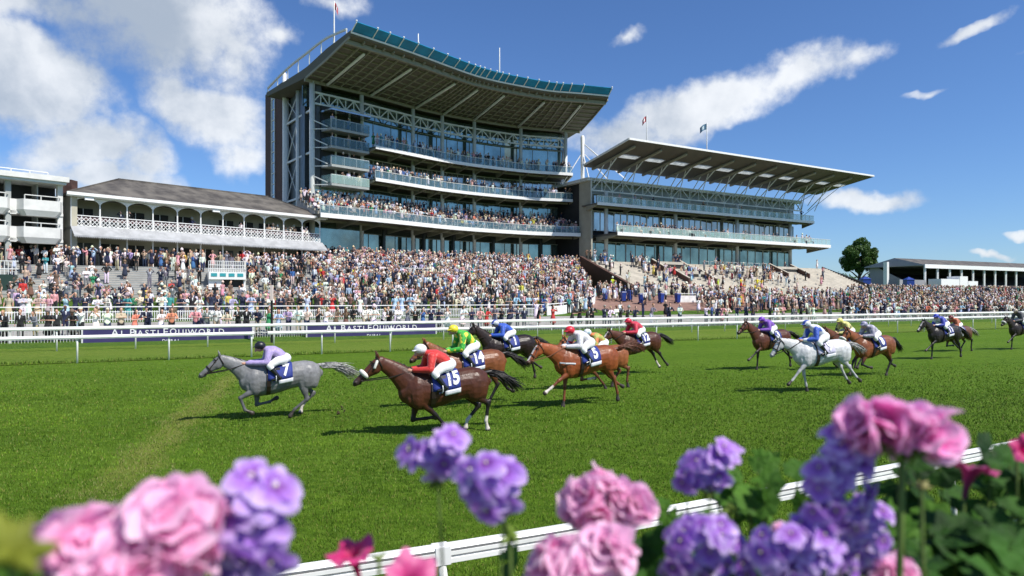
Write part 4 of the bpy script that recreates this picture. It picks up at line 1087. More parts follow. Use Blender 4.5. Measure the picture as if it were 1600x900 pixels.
for k in range(9):
    for o_ in (3.6, 7.0, 10.4):
        s = 22 + k*1.9; z = t2z(o_); M.bar((*g2(s, o_), z), (*g2(s, o_), z+1), .05); M.bar((*g2(s, o_), z+1), (*g2(s+1.4, o_), z+1), .05); M.bar((*g2(s+1.4, o_), z), (*g2(s+1.4, o_), z+1), .05)
tag(M.build('crush_barrier', M_steel), 'scattered thin barriers on the pale terrace', 'barrier', 'crush barriers on the terrace')
# wheeled bins
M_bin = mat('blue_bin_plastic', (.015, .045, .26), .4, .1, 3)
def make_bin(parent_label):
    o = thing('wheeled_bin', parent_label, 'bin')
    b_ = MB(); vs = [(-.24, -.28, .12), (.24, -.28, .12), (.24, .28, .12), (-.24, .28, .12), (-.3, -.37, 1.05), (.3, -.37, 1.05), (.3, .37, 1.05), (-.3, .37, 1.05)]
    b_.add(vs, [(0,3,2,1), (4,5,6,7), (0,1,5,4), (1,2,6,5), (2,3,7,6), (3,0,4,7)]); x = b_.build('body', M_bin, o)
    x = MB().add([(-.33, -.42, 1.06), (.33, -.42, 1.06), (.33, .42, 1.06), (-.33, .42, 1.06), (-.3, -.36, 1.13), (.3, -.36, 1.13), (.3, .34, 1.17), (-.3, .34, 1.17)], [(0,3,2,1), (4,5,6,7), (0,1,5,4), (1,2,6,5), (2,3,7,6), (3,0,4,7)]).build('lid', M_bin, o)
    for sx in (-1, 1): MB().tube([(sx*.24, .3, .12), (sx*.31, .3, .12)], .12, seg=12).build('wheel', M_black, o)
    return o
def copy_tree(o, parent=None):
    c = o.copy(); C.objects.link(c); c.parent = parent
    for ch in list(o.children):
        if ch.name in C.objects: copy_tree(ch, c)
    return c
BINS = [(946, 71.5, 'nearest the curved fence end'), (974, 70, 'second from the curved fence'), (984, 71, 'leaning beside the second bin'), (1002, 68, 'in the middle of the paving'), (1033, 68.5, 'before the white panels'), (1059, 68.5, 'at the right end of the bin row')]
proto = make_bin('x')
for i, (px, v, wd) in enumerate(BINS):
    o = proto if i == 0 else copy_tree(proto); x, y = at_v(px, v); o.location = (x, y, gv(v)+.02); o.rotation_euler = (0, 0, R(27+random.uniform(-20, 20)))
    o.scale = (.9, .9, 1.15); o['label'] = 'blue wheeled bin ' + wd; o['category'] = 'bin'; o['group'] = 'blue bins on the paving'
for px, Yd, wd in ((1352, 142, 'left of the white cabins'), (1420, 146, 'in front of the white cabins')):
    x = (px-800)/1067*Yd; o = thing('tent', 'small blue pop up tent ' + wd, 'tent', (x, Yd, 5)); z = 5.0
    M = MB(); M.box(x-.8, Yd-.8, z, x+.8, Yd+.8, z+2.1); part('wall', M, M_bin, o)
    M = MB().add([(x-.9, Yd-.9, z+2.05), (x+.9, Yd-.9, z+2.05), (x+.9, Yd+.9, z+2.05), (x-.9, Yd+.9, z+2.05), (x, Yd, z+2.7)], [(0,1,4), (1,2,4), (2,3,4), (3,0,4), (3,2,1,0)]); part('roof', M, M_bin, o)
fence_poly([at_v(1058, 69.6), at_v(1090, 69.6)], 'barrier', 'short run of white panel barrier right of the bins', step=.2, solid=True)

# ------------------------------------------------------------------ trees
M_leafd = mat('tree_leaf', (.075, .15, .028), .55, .35, 1.2, trans=.3)
M_bark = mat('bark', (.09, .07, .05), .9, .3, 4, .5, 20)
def make_tree(x, y, z, h, w, label, nleaf=9000, seed=1, trunk=.28):
    r = np.random.default_rng(seed); o = thing('broadleaf_tree', label, 'tree', (x, y, z))
    T = MB(); T.tube([(0, 0, -.5), (.05, 0, h*trunk*.6), (0, .05, h*trunk), (.1, 0, h*.6)], [h*.045, h*.035, h*.03, h*.012], seg=8)
    for k in range(9):
        a = k*2.4; L = w*.33; z0 = h*(trunk*.8+.03*k); T.tube([(0, 0, z0), (math.cos(a)*L*.5, math.sin(a)*L*.5, z0+h*.13), (math.cos(a)*L, math.sin(a)*L, z0+h*.22)], [h*.017, h*.011, h*.004], seg=6)
    t_ = T.build('trunk', M_bark, o, smooth=True)
    # clumps on an uneven crown
    nc = 85; cen = []
    for i in range(nc):
        d = r.normal(size=3); d /= np.linalg.norm(d); rad = .55 + .42*r.random()
        cen.append((d[0]*w*.42*rad, d[1]*w*.42*rad, h*.60 + d[2]*h*.36*rad*(1.0 if d[2] > 0 else .85)))
    cen = np.array(cen); k = r.integers(0, nc, nleaf); g = r.normal(size=(nleaf, 3)); g /= np.linalg.norm(g, axis=1)[:, None]
    pos_ = cen[k] + g*(w*.095*(r.random((nleaf, 1))**.4))*r.uniform(.7, 1.3, nc)[k][:, None]
    a = r.normal(size=(nleaf, 3)); a /= np.linalg.norm(a, axis=1)[:, None]; bb = np.cross(a, r.normal(size=(nleaf, 3))); bb /= np.linalg.norm(bb, axis=1)[:, None]
    s = r.uniform(.14, .30, (nleaf, 1))*w/10
    V = np.stack([pos_-a*s, pos_+bb*s*.6, pos_+a*s, pos_-bb*s*.6], 1).reshape(-1, 3)
    me = bpy.data.meshes.new('crown'); me.from_pydata(V.tolist(), [], [(4*i, 4*i+1, 4*i+2, 4*i+3) for i in range(nleaf)]); me.materials.append(M_leafd)
    c = bpy.data.objects.new('crown', me); C.objects.link(c); c.parent = o; return o
Yt = 190; make_tree((1343-800)/1067*Yt, Yt, 5.8, 14.0, 10.8, 'large round dark green tree between the two right hand stands', 30000, 3, .2)
for i, (px, Yd, h_, w_, lb) in enumerate(((1306, 260, 7, 14, 'low distant tree left of the large round tree'), (1372, 280, 11, 10, 'distant dark tree touching the large tree on its right'), (1390, 300, 12, 16, 'distant tree behind the grey gable'), (1322, 300, 6, 20, 'distant low tree line piece under the large crown'), (-30, 240, 14, 12, 'distant tree hidden beyond the white building'))):
    make_tree((px-800)/1067*Yd, Yd, 5.5, h_, w_, lb, 4000, 10+i)

# ------------------------------------------------------------------ people
def person_prims(pose='down', dress=False, hat=None, hair='short', bag=False, sit=False, female=False):
    P = []   # (region, kind, args)
    lean = .16 if pose == 'lean' else 0.0
    sw = .86 if female else 1.0
    def T(reg, pts, ra, rb=None, lat=(1, 0, 0)): P.append((reg, 'tube', pts, ra, rb, lat))
    def B(reg, c, r): P.append((reg, 'ball', c, r))
    dz = 0
    if sit:
        dz = -.40
        for s in (-1, 1):
            T('bottom', [(s*.09, .0, .50), (s*.11, -.22, .52), (s*.12, -.42, .50)], [.09, .08, .065])
            T('bottom', [(s*.12, -.42, .50), (s*.12, -.44, .28), (s*.12, -.42, .08)], [.06, .05, .042])
            T('shoe', [(s*.12, -.38, .05), (s*.12, -.54, .035)], [.045, .035])
    elif dress:
        T('bottom', [(0, 0, 1.02), (0, .0, .85), (0, .0, .62), (0, .0, .46)], [.11, .15, .19, .21], [.14, .18, .22, .25])
        for s in (-1, 1):
            T('skin', [(s*.08, .01, .5), (s*.085, .02, .28), (s*.085, .03, .09)], [.06, .052, .032]); T('shoe', [(s*.085, .05, .05), (s*.085, -.13, .03)], [.035, .03])
    else:
        for s in (-1, 1):
            T('bottom', [(s*.085, 0, .93), (s*.095, -.01, .70), (s*.10, -.01, .48), (s*.10, .02, .10)], [.095, .085, .062, .05])
            T('shoe', [(s*.10, .06, .05), (s*.105, -.12, .045), (s*.11, -.18, .035)], [.045, .042, .03])
    sh = 1.42 + dz
    T('top', [(0, 0, .90+dz), (0, -lean*.25, 1.08+dz), (0, -lean*.7, 1.28+dz), (0, -lean, sh-.02)], [.115, .105, .125, .07], [.165*sw, .155*sw, .20*sw, .13*sw])
    T('shirt', [(0, -.105-lean*.7, 1.22+dz), (0, -.10-lean*.95, 1.40+dz)], [.03, .03], [.02, .05])
    T('skin', [(0, -lean, sh), (0, -lean-.02, 1.52+dz)], [.055, .05])
    hc = (0, -lean-.035, 1.62+dz)
    B('skin', hc, (.078, .095, .118)); B('skin', (0, hc[1]-.095, hc[2]-.015), (.014, .02, .02)); B('skin', (0, hc[1]-.05, hc[2]-.085), (.04, .04, .03))
    if hat == 'brim':
        T('hat', [(0, hc[1], hc[2]+.055), (0, hc[1], hc[2]+.07)], [.15, .145]); T('hat', [(0, hc[1], hc[2]+.06), (0, hc[1], hc[2]+.16)], [.10, .085])
    elif hat == 'cap':
        B('hat', (0, hc[1]+.005, hc[2]+.055), (.088, .105, .075)); T('hat', [(0, hc[1]-.08, hc[2]+.055), (0, hc[1]-.16, hc[2]+.04)], [.012, .01], [.07, .055])
    elif hat == 'fascinator':
        T('hat', [(.05, hc[1], hc[2]+.11), (.06, hc[1]+.01, hc[2]+.13)], [.075, .07])
    B('hair', (0, hc[1]+.02, hc[2]+.03), (.086, .095, .108))
    if hair == 'long': T('hair', [(0, hc[1]+.05, hc[2]+.02), (0, hc[1]+.08, hc[2]-.12), (0, hc[1]+.09, hc[2]-.24)], [.07, .055, .03], [.10, .10, .06])
    A = {'down': [((.23, .01, 1.16), (.25, -.05, .90))]*2, 'lean': [((.31, -.24, 1.13), (.08, -.40, 1.15))]*2, 'crossed': [((.25, -.05, 1.17), (-.08, -.19, 1.20))]*2,
         'shade': [((.30, -.20, 1.42), (.07, -.16, 1.67)), ((.24, .0, 1.16), (.25, -.06, .92))], 'phone': [((.24, -.22, 1.28), (.06, -.34, 1.50))]*2,
         'hips': [((.36, .04, 1.18), (.17, -.06, 1.02))]*2, 'clap': [((.24, -.12, 1.17), (.03, -.32, 1.27))]*2, 'both': [((.33, -.12, 1.45), (.10, -.14, 1.66))]*2,
         'lap': [((.23, -.05, 1.15), (.1, -.28, 1.0))]*2, 'drink': [((.24, -.12, 1.15), (.12, -.30, 1.32)), ((.24, .0, 1.16), (.25, -.06, .92))]}[pose]
    for s, (e, h_) in zip((-1, 1), A):
        S_ = Vector((s*.19*sw, -lean, sh-.04)); E = Vector((s*e[0], e[1]-lean*.3, e[2]+dz)); Hn = Vector((s*h_[0], h_[1]-lean*.3, h_[2]+dz))
        bare = dress or (female and hash(pose) % 2)
        T('top', [S_, S_.lerp(E, .6), E], [.062, .052, .046])
        T('skin' if bare else 'top', [E, E.lerp(Hn, .5), E.lerp(Hn, .92)], [.045, .038, .03])
        d = (Hn-E).normalized(); T('skin', [Hn-d*.02, Hn+d*.05, Hn+d*.10], [.032, .034, .018], [.022, .024, .014])
        T('skin', [Hn+d*.02, Hn+d*.05+Vector((-s*.03, 0, .02))], [.012, .010])
    if bag: T('shoe', [(.29, 0, .84), (.29, 0, .70)], [.06, .07], [.12, .13])
    return P
def prims_to_mb(P, seg, only=None):
    M = MB()
    for p in P:
        if only and p[0] != only: continue
        M.cur = REG.index(p[0]); M.mats = REG
        if p[1] == 'tube': M.tube(p[2], p[3], p[4], seg=seg, lat=p[5])
        else: M.ball(p[2], p[3], seg=seg+2, rings=max(4, seg-1))
    return M
REG = ['skin', 'hair', 'top', 'shirt', 'bottom', 'shoe', 'hat']
RM = {r: attr_mat('person_'+r, r+'_col', rough=.75 if r in ('top', 'bottom', 'hat') else .6, var=.10, scale=14, obj=True, sheen=.15 if r in ('top', 'bottom') else 0) for r in REG}
VARS = []
poses_all = ['lean', 'lean', 'shade', 'phone', 'crossed', 'down', 'hips', 'clap', 'both', 'drink', 'down', 'shade', 'lean', 'crossed', 'clap', 'phone']
combos = [('lean', 0, 'brim', 'short', 0), ('lean', 0, None, 'short', 0), ('lean', 0, 'cap', 'short', 0), ('lean', 1, None, 'long', 1), ('lean', 1, 'brim', 'long', 1),
          ('shade', 0, None, 'short', 0), ('shade', 1, None, 'long', 1), ('phone', 0, 'cap', 'short', 0), ('phone', 1, 'fascinator', 'long', 1), ('crossed', 0, 'brim', 'short', 0),
          ('crossed', 0, None, 'short', 0), ('down', 0, None, 'short', 0), ('down', 1, 'fascinator', 'long', 1), ('down', 0, 'brim', 'short', 0), ('hips', 0, None, 'short', 0), ('hips', 1, 'brim', 'long', 1),
          ('clap', 0, 'brim', 'short', 0), ('clap', 1, None, 'long', 1), ('both', 0, 'cap', 'short', 0), ('both', 0, None, 'short', 0), ('drink', 0, None, 'short', 0), ('drink', 1, 'fascinator', 'long', 1), ('drink', 0, 'brim', 'short', 0), ('down', 1, 'brim', 'long', 1)]
for (po, dr, ht, hr_, fe) in combos:
    P = person_prims(po, bool(dr), ht, hr_, bag=(po == 'down' and fe), female=bool(fe))
    J = bmesh.new()
    for ri, reg in enumerate(REG):
        M = prims_to_mb(P, 10, reg)
        if not M.v: continue
        M.mats = []; me = remesh(M, .022 if reg in ('top', 'bottom') else .016, 2)
        n0 = len(J.faces); J.from_mesh(me); J.faces.ensure_lookup_table()
        for f in J.faces[n0:]: f.material_index = ri; f.smooth = True
        bpy.data.meshes.remove(me)
    me = bpy.data.meshes.new('person'); J.to_mesh(me); J.free()
    for reg in REG: me.materials.append(RM[reg])
    VARS.append(dict(mesh=me, pose=po, dress=dr, hat=ht, hair=hr_, fem=fe, low=prims_to_mb(P, 5)))
SIT = [dict(low=prims_to_mb(person_prims('lap', False, h_, 'long' if f else 'short', sit=True, female=bool(f)), 5), dress=0, hat=h_, fem=f) for h_, f in ((None, 0), ('brim', 0), (None, 1), ('cap', 0), ('fascinator', 1))]
for v_ in VARS + SIT:
    M = v_['low']; v_['V'] = np.array([tuple(p) for p in M.v]); v_['sz'] = np.array([len(f) for f in M.f]); v_['L'] = np.array([i for f in M.f for i in f])
    rv = np.zeros(len(M.v), int)
    for f, mi_ in zip(M.f, M.mi):
        for i in f: rv[i] = mi_
    v_['rv'] = rv
TOPS = [('white', (.80, .79, .77), 27), ('cream', (.64, .58, .48), 10), ('pale blue', (.42, .54, .70), 8), ('navy', (.014, .020, .055), 27), ('black', (.012, .012, .014), 27), ('grey', (.16, .17, .19), 9), ('pink', (.66, .34, .36), 5),
        ('red', (.50, .03, .03), 2), ('yellow', (.72, .56, .10), 1.2), ('green', (.03, .22, .10), 1.2), ('lilac', (.46, .40, .56), 2.5), ('mid blue', (.05, .13, .34), 3), ('brown', (.15, .09, .06), 4), ('coral', (.66, .24, .16), 1.2), ('teal', (.04, .25, .27), .8), ('beige', (.46, .36, .26), 5)]
BOTS = [('navy', (.02, .03, .08), 5), ('black', (.015, .015, .016), 4), ('beige', (.45, .37, .26), 4), ('grey', (.20, .21, .23), 3), ('white', (.72, .71, .68), 2), ('dark red', (.3, .03, .04), .6)]
HATS = [('straw', (.64, .54, .38)), ('white', (.72, .70, .66)), ('pale', (.58, .53, .44)), ('grey', (.30, .29, .28)), ('navy', (.03, .04, .09)), ('brown', (.18, .12, .08))]
HAIRS = [('dark', (.02, .014, .01)), ('brown', (.09, .05, .03)), ('blonde', (.42, .28, .12)), ('grey', (.36, .35, .34)), ('ginger', (.30, .11, .04))]
SKINS = [(.58, .34, .25), (.52, .29, .20), (.62, .38, .29), (.40, .21, .14), (.16, .08, .05)]
def pick(L): 
    w = [a[2] if len(a) > 2 else 1 for a in L]; return random.choices(L, w)[0]
def outfit(v_):
    t = pick(TOPS); bo = t if v_['dress'] else pick(BOTS)
    if v_['fem'] and t[0] in ('navy', 'black') and random.random() < .4: t = pick(TOPS); bo = t
    if not v_['fem'] and t[0] in ('navy', 'black', 'grey') and random.random() < .7: bo = t; suit = True
    else: suit = False
    return dict(top=t, bottom=bo, hat=random.choice(HATS), hair=pick(HAIRS), skin=random.choices(SKINS, [5, 5, 5, 2, 1])[0], suit=suit)
def cols_of(f):
    j = lambda c: tuple(max(0, x*random.uniform(.85, 1.12)) for x in c)
    return {'top': j(f['top'][1]), 'bottom': j(f['bottom'][1]), 'hat': j(f['hat'][1]), 'hair': j(f['hair'][1]), 'skin': f['skin'], 'shoe': (.03, .022, .02), 'shirt': (.75, .75, .76) if f['suit'] else f['top'][1]}
CAND = []
FACE = math.atan2(-N.y, -N.x) + math.pi/2          # local -y looks at the course
def put(x, y, z, kinds=None, sit=False, rz=None, row='lawn', jit=.35, top=None):
    px = 800+1067*x/y if y > 1 else -999
    if not (-40 < px < 1640): return
    v_ = random.choice(SIT) if sit else VARS[random.choice(kinds)] if kinds else random.choice([w_ for w_ in VARS[5:] if w_['hat'] != 'brim' or random.random() < .45])
    f = outfit(v_)
    if top: f['top'] = top; f['suit'] = False
    CAND.append(dict(x=x, y=y, z=z, px=px, v=v_, f=f, rz=(FACE if rz is None else rz) + random.gauss(0, jit), s=random.uniform(.95, 1.1)*(.97 if v_['fem'] else 1)*(1.17 if row in ('rail', 'picket') else 1.07), row=row, sit=sit))
def row_uv(u0, u1, v, z, sp, prob, **kw):
    u = u0
    while u < u1:
        if random.random() < (prob(u) if callable(prob) else prob):
            x, y = uv(u+random.uniform(-.12, .12), v+random.uniform(-.1, .1)); put(x, y, z if z is not None else gz(x, y), **kw)
        u += sp*random.uniform(.85, 1.2)
LEAN = [0, 1, 2, 3, 4, 1, 1, 10, 8, 7]
def upx(u, v): x, y = uv(u, v); return 800+1067*x/y
ulo, uhi = ucol(-30, 52.7), ucol(1630, 52.7)
def p_front(u):
    p = upx(u, 52.7); return .97 if p < 560 else .9 if p < 820 else .62 if p < 935 else .42 if p < 1330 else .8
row_uv(ulo, uhi, 52.55, None, .68, p_front, kinds=LEAN, row='rail')
row_uv(ulo, ucol(900, 54), 53.9, None, .9, lambda u: .16, row='path')
row_uv(ulo, ucol(900, 54), 56.6, None, 1.2, .10, row='path')
row_uv(ucol(-30, 61), ucol(855, 61), 60.7, None, .76, lambda u: .93, kinds=LEAN+[5, 6, 9, 16], row='picket')
def scatter(pxa, pxb, va, vb, dens, row='lawn', gaps=.0, **kw):
    v = va
    while v < vb:
        u = ucol(pxa, v); ue = ucol(pxb, v); sp = 1/math.sqrt(dens)
        while u < ue:
            cl = mnoise.noise(Vector((u*.22, v*.3, 3.1)))
            if random.random() < (1-gaps) + gaps*(cl*2.4):
                x, y = uv(u+random.uniform(-.3, .3)*sp, v+random.uniform(-.3, .3)*sp)
                put(x, y, gz(x, y), row=row, **kw)
            u += sp*random.uniform(.8, 1.2)
        v += sp
scatter(-30, 480, 61.8, 72.8, .62, gaps=.35)
scatter(480, 925, 61.6, 74.5, .88, gaps=.3)
scatter(1090, 1330, 60.5, 74, .75, gaps=.4)
scatter(935, 1090, 70.5, 80, .6, gaps=.5)
scatter(940, 1330, 55, 60, .12, row='path', gaps=.6)
scatter(1330, 1640, 54.5, 70, .85, gaps=.15)
scatter(1330, 1640, 70, 92, .38, gaps=.2)
# terraces
u0_, u1_, v0_, v1_, z0_, z1_, n_ = TERR[0]
for i in range(n_):
    row_uv(-40, 15.5, v0_+(v1_-v0_)*(i+.5)/n_, z0_+(z1_-z0_)*(i+1)/n_, .95, lambda u: .22 + (.35 if u > 8 else 0), row='steps')
row_uv(-30, 15, 79.8, 6.3, .7, .85, row='steps'); row_uv(-30, 15, 81.0, 6.3, .9, .5, row='steps')
for s in np.arange(-6, LO, .75):
    for o_ in (1.2, -.5, -1.6):
        if random.random() < (.7 if s > 16 else .35): q = go(s, o_); put(q.x, q.y, 6.3, row='steps')
u0_, u1_, v0_, v1_, z0_, z1_, n_ = TERR[1]
for i in range(n_):
    row_uv(16.5, UB(v0_+(v1_-v0_)*(i+.5)/n_)-.4, v0_+(v1_-v0_)*(i+.5)/n_, z0_+(z1_-z0_)*(i+1)/n_, .66, lambda u: .68 + .8*mnoise.noise(Vector((u*.3, i*.35, 2.2))), row='terrace')
for o_ in (-4.6, -3.9, -2.0, -1.0, .4):
    L = offset(CS, o_)
    for i in range(len(L)-1):
        k = max(1, int((L[i+1]-L[i]).length/.62))
        for j in range(k):
            if random.random() < .45: q = L[i].lerp(L[i+1], (j+random.random()*.6)/k); put(q.x, q.y, 8.1, row='terrace')
# decks of the curved stand
for ri, (mid, z0) in enumerate(RAKE):
    for i in range(len(mid)-1):
        k = max(1, int((mid[i+1]-mid[i]).length/.62)); f = i/len(mid)
        for j in range(k):
            if random.random() < (.95 - .3*f): q = mid[i].lerp(mid[i+1], (j+.5)/k); put(q.x, q.y, z0 if ri < 5 else z0, sit=(ri < 5 and random.random() < .6), row='deck')
for zd in (ZD[2], ZD[1]):
    for o_, pr in ((-2.95, .75), (-2.3, .5), (-1.4, .2)):
        L = offset(CS1, o_)
        for i in range(len(L)-1):
            k = max(1, int((L[i+1]-L[i]).length/.6))
            for j in range(k):
                if random.random() < pr: q = L[i].lerp(L[i+1], (j+random.random()*.7)/k); put(q.x, q.y, zd+.5, row='deck')
for i, z in enumerate((18.62, 21.17, 23.67, 26.12)):
    for s in np.linspace(.12, .9, 7):
        if random.random() < .5: q = bayq(s, 1.7); put(q.x, q.y, z, row='deck')
# second stand
for s in np.arange(2.5, 54, .66):
    for o_ in (4.7, 3.9, 3.0):
        if random.random() < (.6 if s < 20 else .3): q = g2(s, o_); put(q.x, q.y, 13.55, row='deck', sit=random.random() < .4)
    if random.random() < .06: q = g2(s, 2.1); put(q.x, q.y, 18.45, row='deck')
for i in range(T2N+3):
    o_ = 12.2 - i*10/T2N
    s = -1.5
    while s < 58:
        cl = mnoise.noise(Vector((s*.16, i*.13, 7.7)))
        pr = .36 if s < 8 else .16 if 13 < s < 17 else .06 if s < 20 else .42 if 23 < s < 36 and i < 13 else .03
        if random.random() < max(0, pr*.8*(1+cl*2.2)): q = g2(s, o_); put(q.x, q.y, t2z(o_), row='terrace2')
        s += .75
# verandah and white building
for s in (4.6, 5.4, 11.9, 17.6, 21.1, 21.7, 22.3, 23.4, 24.0, 24.5, 25.8, 26.3): q = go(s, -.35); put(q.x, q.y, 10.3, row='deck')
for s, z in ((8.8, 11.4), (10.0, 11.4), (7.2, 11.4), (11.6, 8.8)): q = gw(s, .3); put(q.x, q.y, z+.2, row='deck')
# stewards in yellow by the far terrace
YEL = ('bright yellow', (.85, .62, .02), 1); LIM = ('lime yellow', (.62, .75, .05), 1); BLU = ('royal blue', (.02, .06, .4), 1)
for px, v in ((1158, 76), (1162, 74), (1180, 74), (1183, 76.5), (1186, 72), (1190, 75)): x, y = at_v(px, v); put(x, y, gz(x, y)+(.9 if v > 74 else .3), row='steward', top=YEL)
for px, v in ((957, 80), (1122, 76)): x, y = at_v(px, v); put(x, y, gz(x, y)+.6, row='steward', top=LIM)
for px, v in ((952, 70), (968, 72), (1008, 67.2), (1097, 66), (1015, 69), (1040, 70)): x, y = at_v(px, v); put(x, y, gz(x, y), row='paving', top=random.choice((BLU, TOPS[0])))

# people standing inside solid bits are dropped, then the nearest 300 become people of their own
CAND = [c for c in CAND if not (c['row'] in ('lawn', 'steps') and ucol(322, 76) < touv(c['x'], c['y'])[0] < ucol(388, 76) and touv(c['x'], c['y'])[1] > 73.6 and c['z'] < 6.2)]
CAND.sort(key=lambda c: c['y'])
def zone(px):
    for a, t in ((60, 'far left of first banner'), (128, 'just left of first banner'), (215, 'above first banner left end'), (300, 'above first banner middle'), (395, 'above first banner right end'), (479, 'between the banners'), (575, 'above second banner left half'),
                 (682, 'above second banner right half'), (790, 'right of second banner'), (935, 'below the curved stand right end'), (1100, 'near the blue bins'), (1330, 'before the pale terrace'), (9999, 'before the far stand')):
        if px < a: return t
ROWW = {'rail': 'at crowd rail', 'path': 'on the path', 'picket': 'behind picket fence', 'lawn': 'on the lawn', 'steps': 'on grey steps', 'paving': 'on the paving', 'terrace': 'on the terrace', 'steward': 'on the terrace', 'terrace2': 'on pale terrace', 'deck': 'on a balcony'}
ROWG = {'rail': 'spectators along the crowd rail', 'path': 'spectators on the path', 'picket': 'spectators behind the picket fence', 'lawn': 'spectators on the lawn'}
seen = set(); done = 0; rest = []
def label_of(c):
    f, v_ = c['f'], c['v']
    bare = {'brim': f['hat'][0]+' brimmed hat', 'cap': f['hat'][0]+' cap', 'fascinator': f['hat'][0]+' headpiece', None: f['hair'][0]+(' long hair' if v_['hair'] == 'long' else ' hair')}[v_['hat']]
    cl = f['top'][0]+' dress' if v_['dress'] else f['top'][0]+' suit' if f['suit'] else f"{f['top'][0]} top, {f['bottom'][0]} trousers"
    return f"person in {cl}, {bare}, {ROWW[c['row']]} {zone(c['px'])}"
for c in CAND:
    if done < 300 and -8 < c['px'] < 1608 and not c['sit']:
        for k in range(60):
            lb = label_of(c)
            if lb not in seen and len(lb.split()) <= 16: break
            c['v'] = random.choice(VARS if c['row'] in ('rail', 'picket') else VARS[5:]); c['f'] = outfit(c['v'])
        if lb in seen or len(lb.split()) > 16: rest.append(c); continue
        seen.add(lb); done += 1
        o = bpy.data.objects.new('person', c['v']['mesh']); C.objects.link(o)
        o.location = (c['x'], c['y'], c['z']); o.rotation_euler = (0, 0, c['rz']); o.scale = (c['s'],)*3
        tag(o, lb, 'person', ROWG.get(c['row'], 'spectators on the lawn'))
        for r_, cc in cols_of(c['f']).items(): o[r_+'_col'] = [float(x) for x in cc]
    else: rest.append(c)
rest = [c for c in rest if not (c['sit'] and False)]
Vs, Ls, Sz, Cs = [], [], [], []; base = 0
for c in rest:
    v_ = c['v']; a = c['rz']; R3 = np.array([[math.cos(a), -math.sin(a), 0], [math.sin(a), math.cos(a), 0], [0, 0, 1]])
    Vs.append(v_['V']*c['s'] @ R3.T + np.array([c['x'], c['y'], c['z']])); Ls.append(v_['L']+base); Sz.append(v_['sz']); base += len(v_['V'])
    cm = cols_of(c['f']); tab = np.array([cm[r_] for r_ in REG]); Cs.append(tab[v_['rv']])
V = np.concatenate(Vs); L = np.concatenate(Ls); Z = np.concatenate(Sz); CL = np.concatenate(Cs)
me = bpy.data.meshes.new('crowd'); me.vertices.add(len(V)); me.vertices.foreach_set('co', V.ravel()); me.loops.add(len(L)); me.loops.foreach_set('vertex_index', L)
me.polygons.add(len(Z)); me.polygons.foreach_set('loop_start', np.concatenate([[0], np.cumsum(Z)[:-1]])); me.polygons.foreach_set('loop_total', Z)
at = me.color_attributes.new('Col', 'FLOAT_COLOR', 'POINT'); at.data.foreach_set('color', np.concatenate([CL, np.ones((len(CL), 1))], 1).ravel())
me.materials.append(attr_mat('crowd_clothes', var=.06)); me.update(calc_edges=True); me.polygons.foreach_set('use_smooth', np.ones(len(Z), bool))
o = bpy.data.objects.new('crowd', me); C.objects.link(o); tag(o, 'dense race day crowd filling the lawn, terraces and balconies', 'crowd', kind='stuff')
print('crowd', len(rest), 'individuals', done, 'faces', len(Z))
# ------------------------------------------------------------------ horses and jockeys
def horse_mat(name):
    m = bpy.data.materials.new(name); m.use_nodes = True; t = m.node_tree; n = NB(t); p = t.nodes['Principled BSDF']
    a = n.n('ShaderNodeAttribute', attribute_name='coat'); vec = n.n('ShaderNodeTexCoord').outputs['Object']
    f, _ = n.noise(vec, 7, 5, .6); f2, _ = n.noise(vec, 2.2, 3, .5)
    k = n.m('ADD', n.m('MULTIPLY', n.ss(f, .35, .7), .34), n.m('ADD', n.m('MULTIPLY', f2, .5), .58))
    sc = n.n('ShaderNodeVectorMath', operation='SCALE'); t.links.new(a.outputs['Color'], sc.inputs[0]); t.links.new(k, sc.inputs[3]); t.links.new(sc.outputs[0], p.inputs['Base Color'])
    p.inputs['Roughness'].default_value = .40; p.inputs['Specular IOR Level'].default_value = .35
    # muscle and vein relief
    f3, _ = n.noise(vec, 7, 5, .55, .9); bp = n.n('ShaderNodeBump'); bp.inputs['Strength'].default_value = .55; bp.inputs['Distance'].default_value = .02
    t.links.new(f3, bp.inputs['Height']); t.links.new(bp.outputs[0], p.inputs['Normal']); return m
M_coat = horse_mat('horse_coat')
M_hairb = mat('black_horse_hair', (.012, .010, .009), .5, .3, 30)
M_hairc = mat('chestnut_horse_hair', (.11, .035, .014), .5, .3, 30)
M_hairg = mat('grey_horse_hair', (.42, .41, .40), .6, .4, 20, col2=(.10, .10, .10))
M_leather = mat('dark_leather', (.02, .012, .009), .4)
M_tan = mat('tan_leather', (.16, .06, .03), .45)
M_fleece = mat('white_sheepskin', (.75, .73, .66), .9, .1, 60, .6, 90)
M_cloth = mat('blue_number_cloth', (.018, .035, .22), .7, .15, 6)
M_clothw = mat('white_number_cloth', (.72, .73, .76), .7, .08, 6)
M_boot = mat('black_boot_leather', (.012, .011, .011), .25, spec=.7)
M_breech = mat('white_breeches', (.74, .74, .75), .75, .08, 10)
M_skin = mat('skin', (.50, .27, .19), .55, .1, 10)
TOR = [(-.97, 1.30, 1.08, .08), (-.92, 1.42, .96, .19), (-.78, 1.50, .86, .27), (-.58, 1.535, .82, .30), (-.35, 1.515, .84, .29), (-.1, 1.46, .79, .295), (.12, 1.425, .72, .30), (.35, 1.43, .67, .29), (.52, 1.475, .655, .265), (.68, 1.475, .66, .25), (.82, 1.40, .70, .21), (.93, 1.26, .80, .14)]
TX = [t[0] for t in TOR]
def tor(x): return (float(np.interp(x, TX, [t[1] for t in TOR])), float(np.interp(x, TX, [t[2] for t in TOR])), float(np.interp(x, TX, [t[3] for t in TOR])))
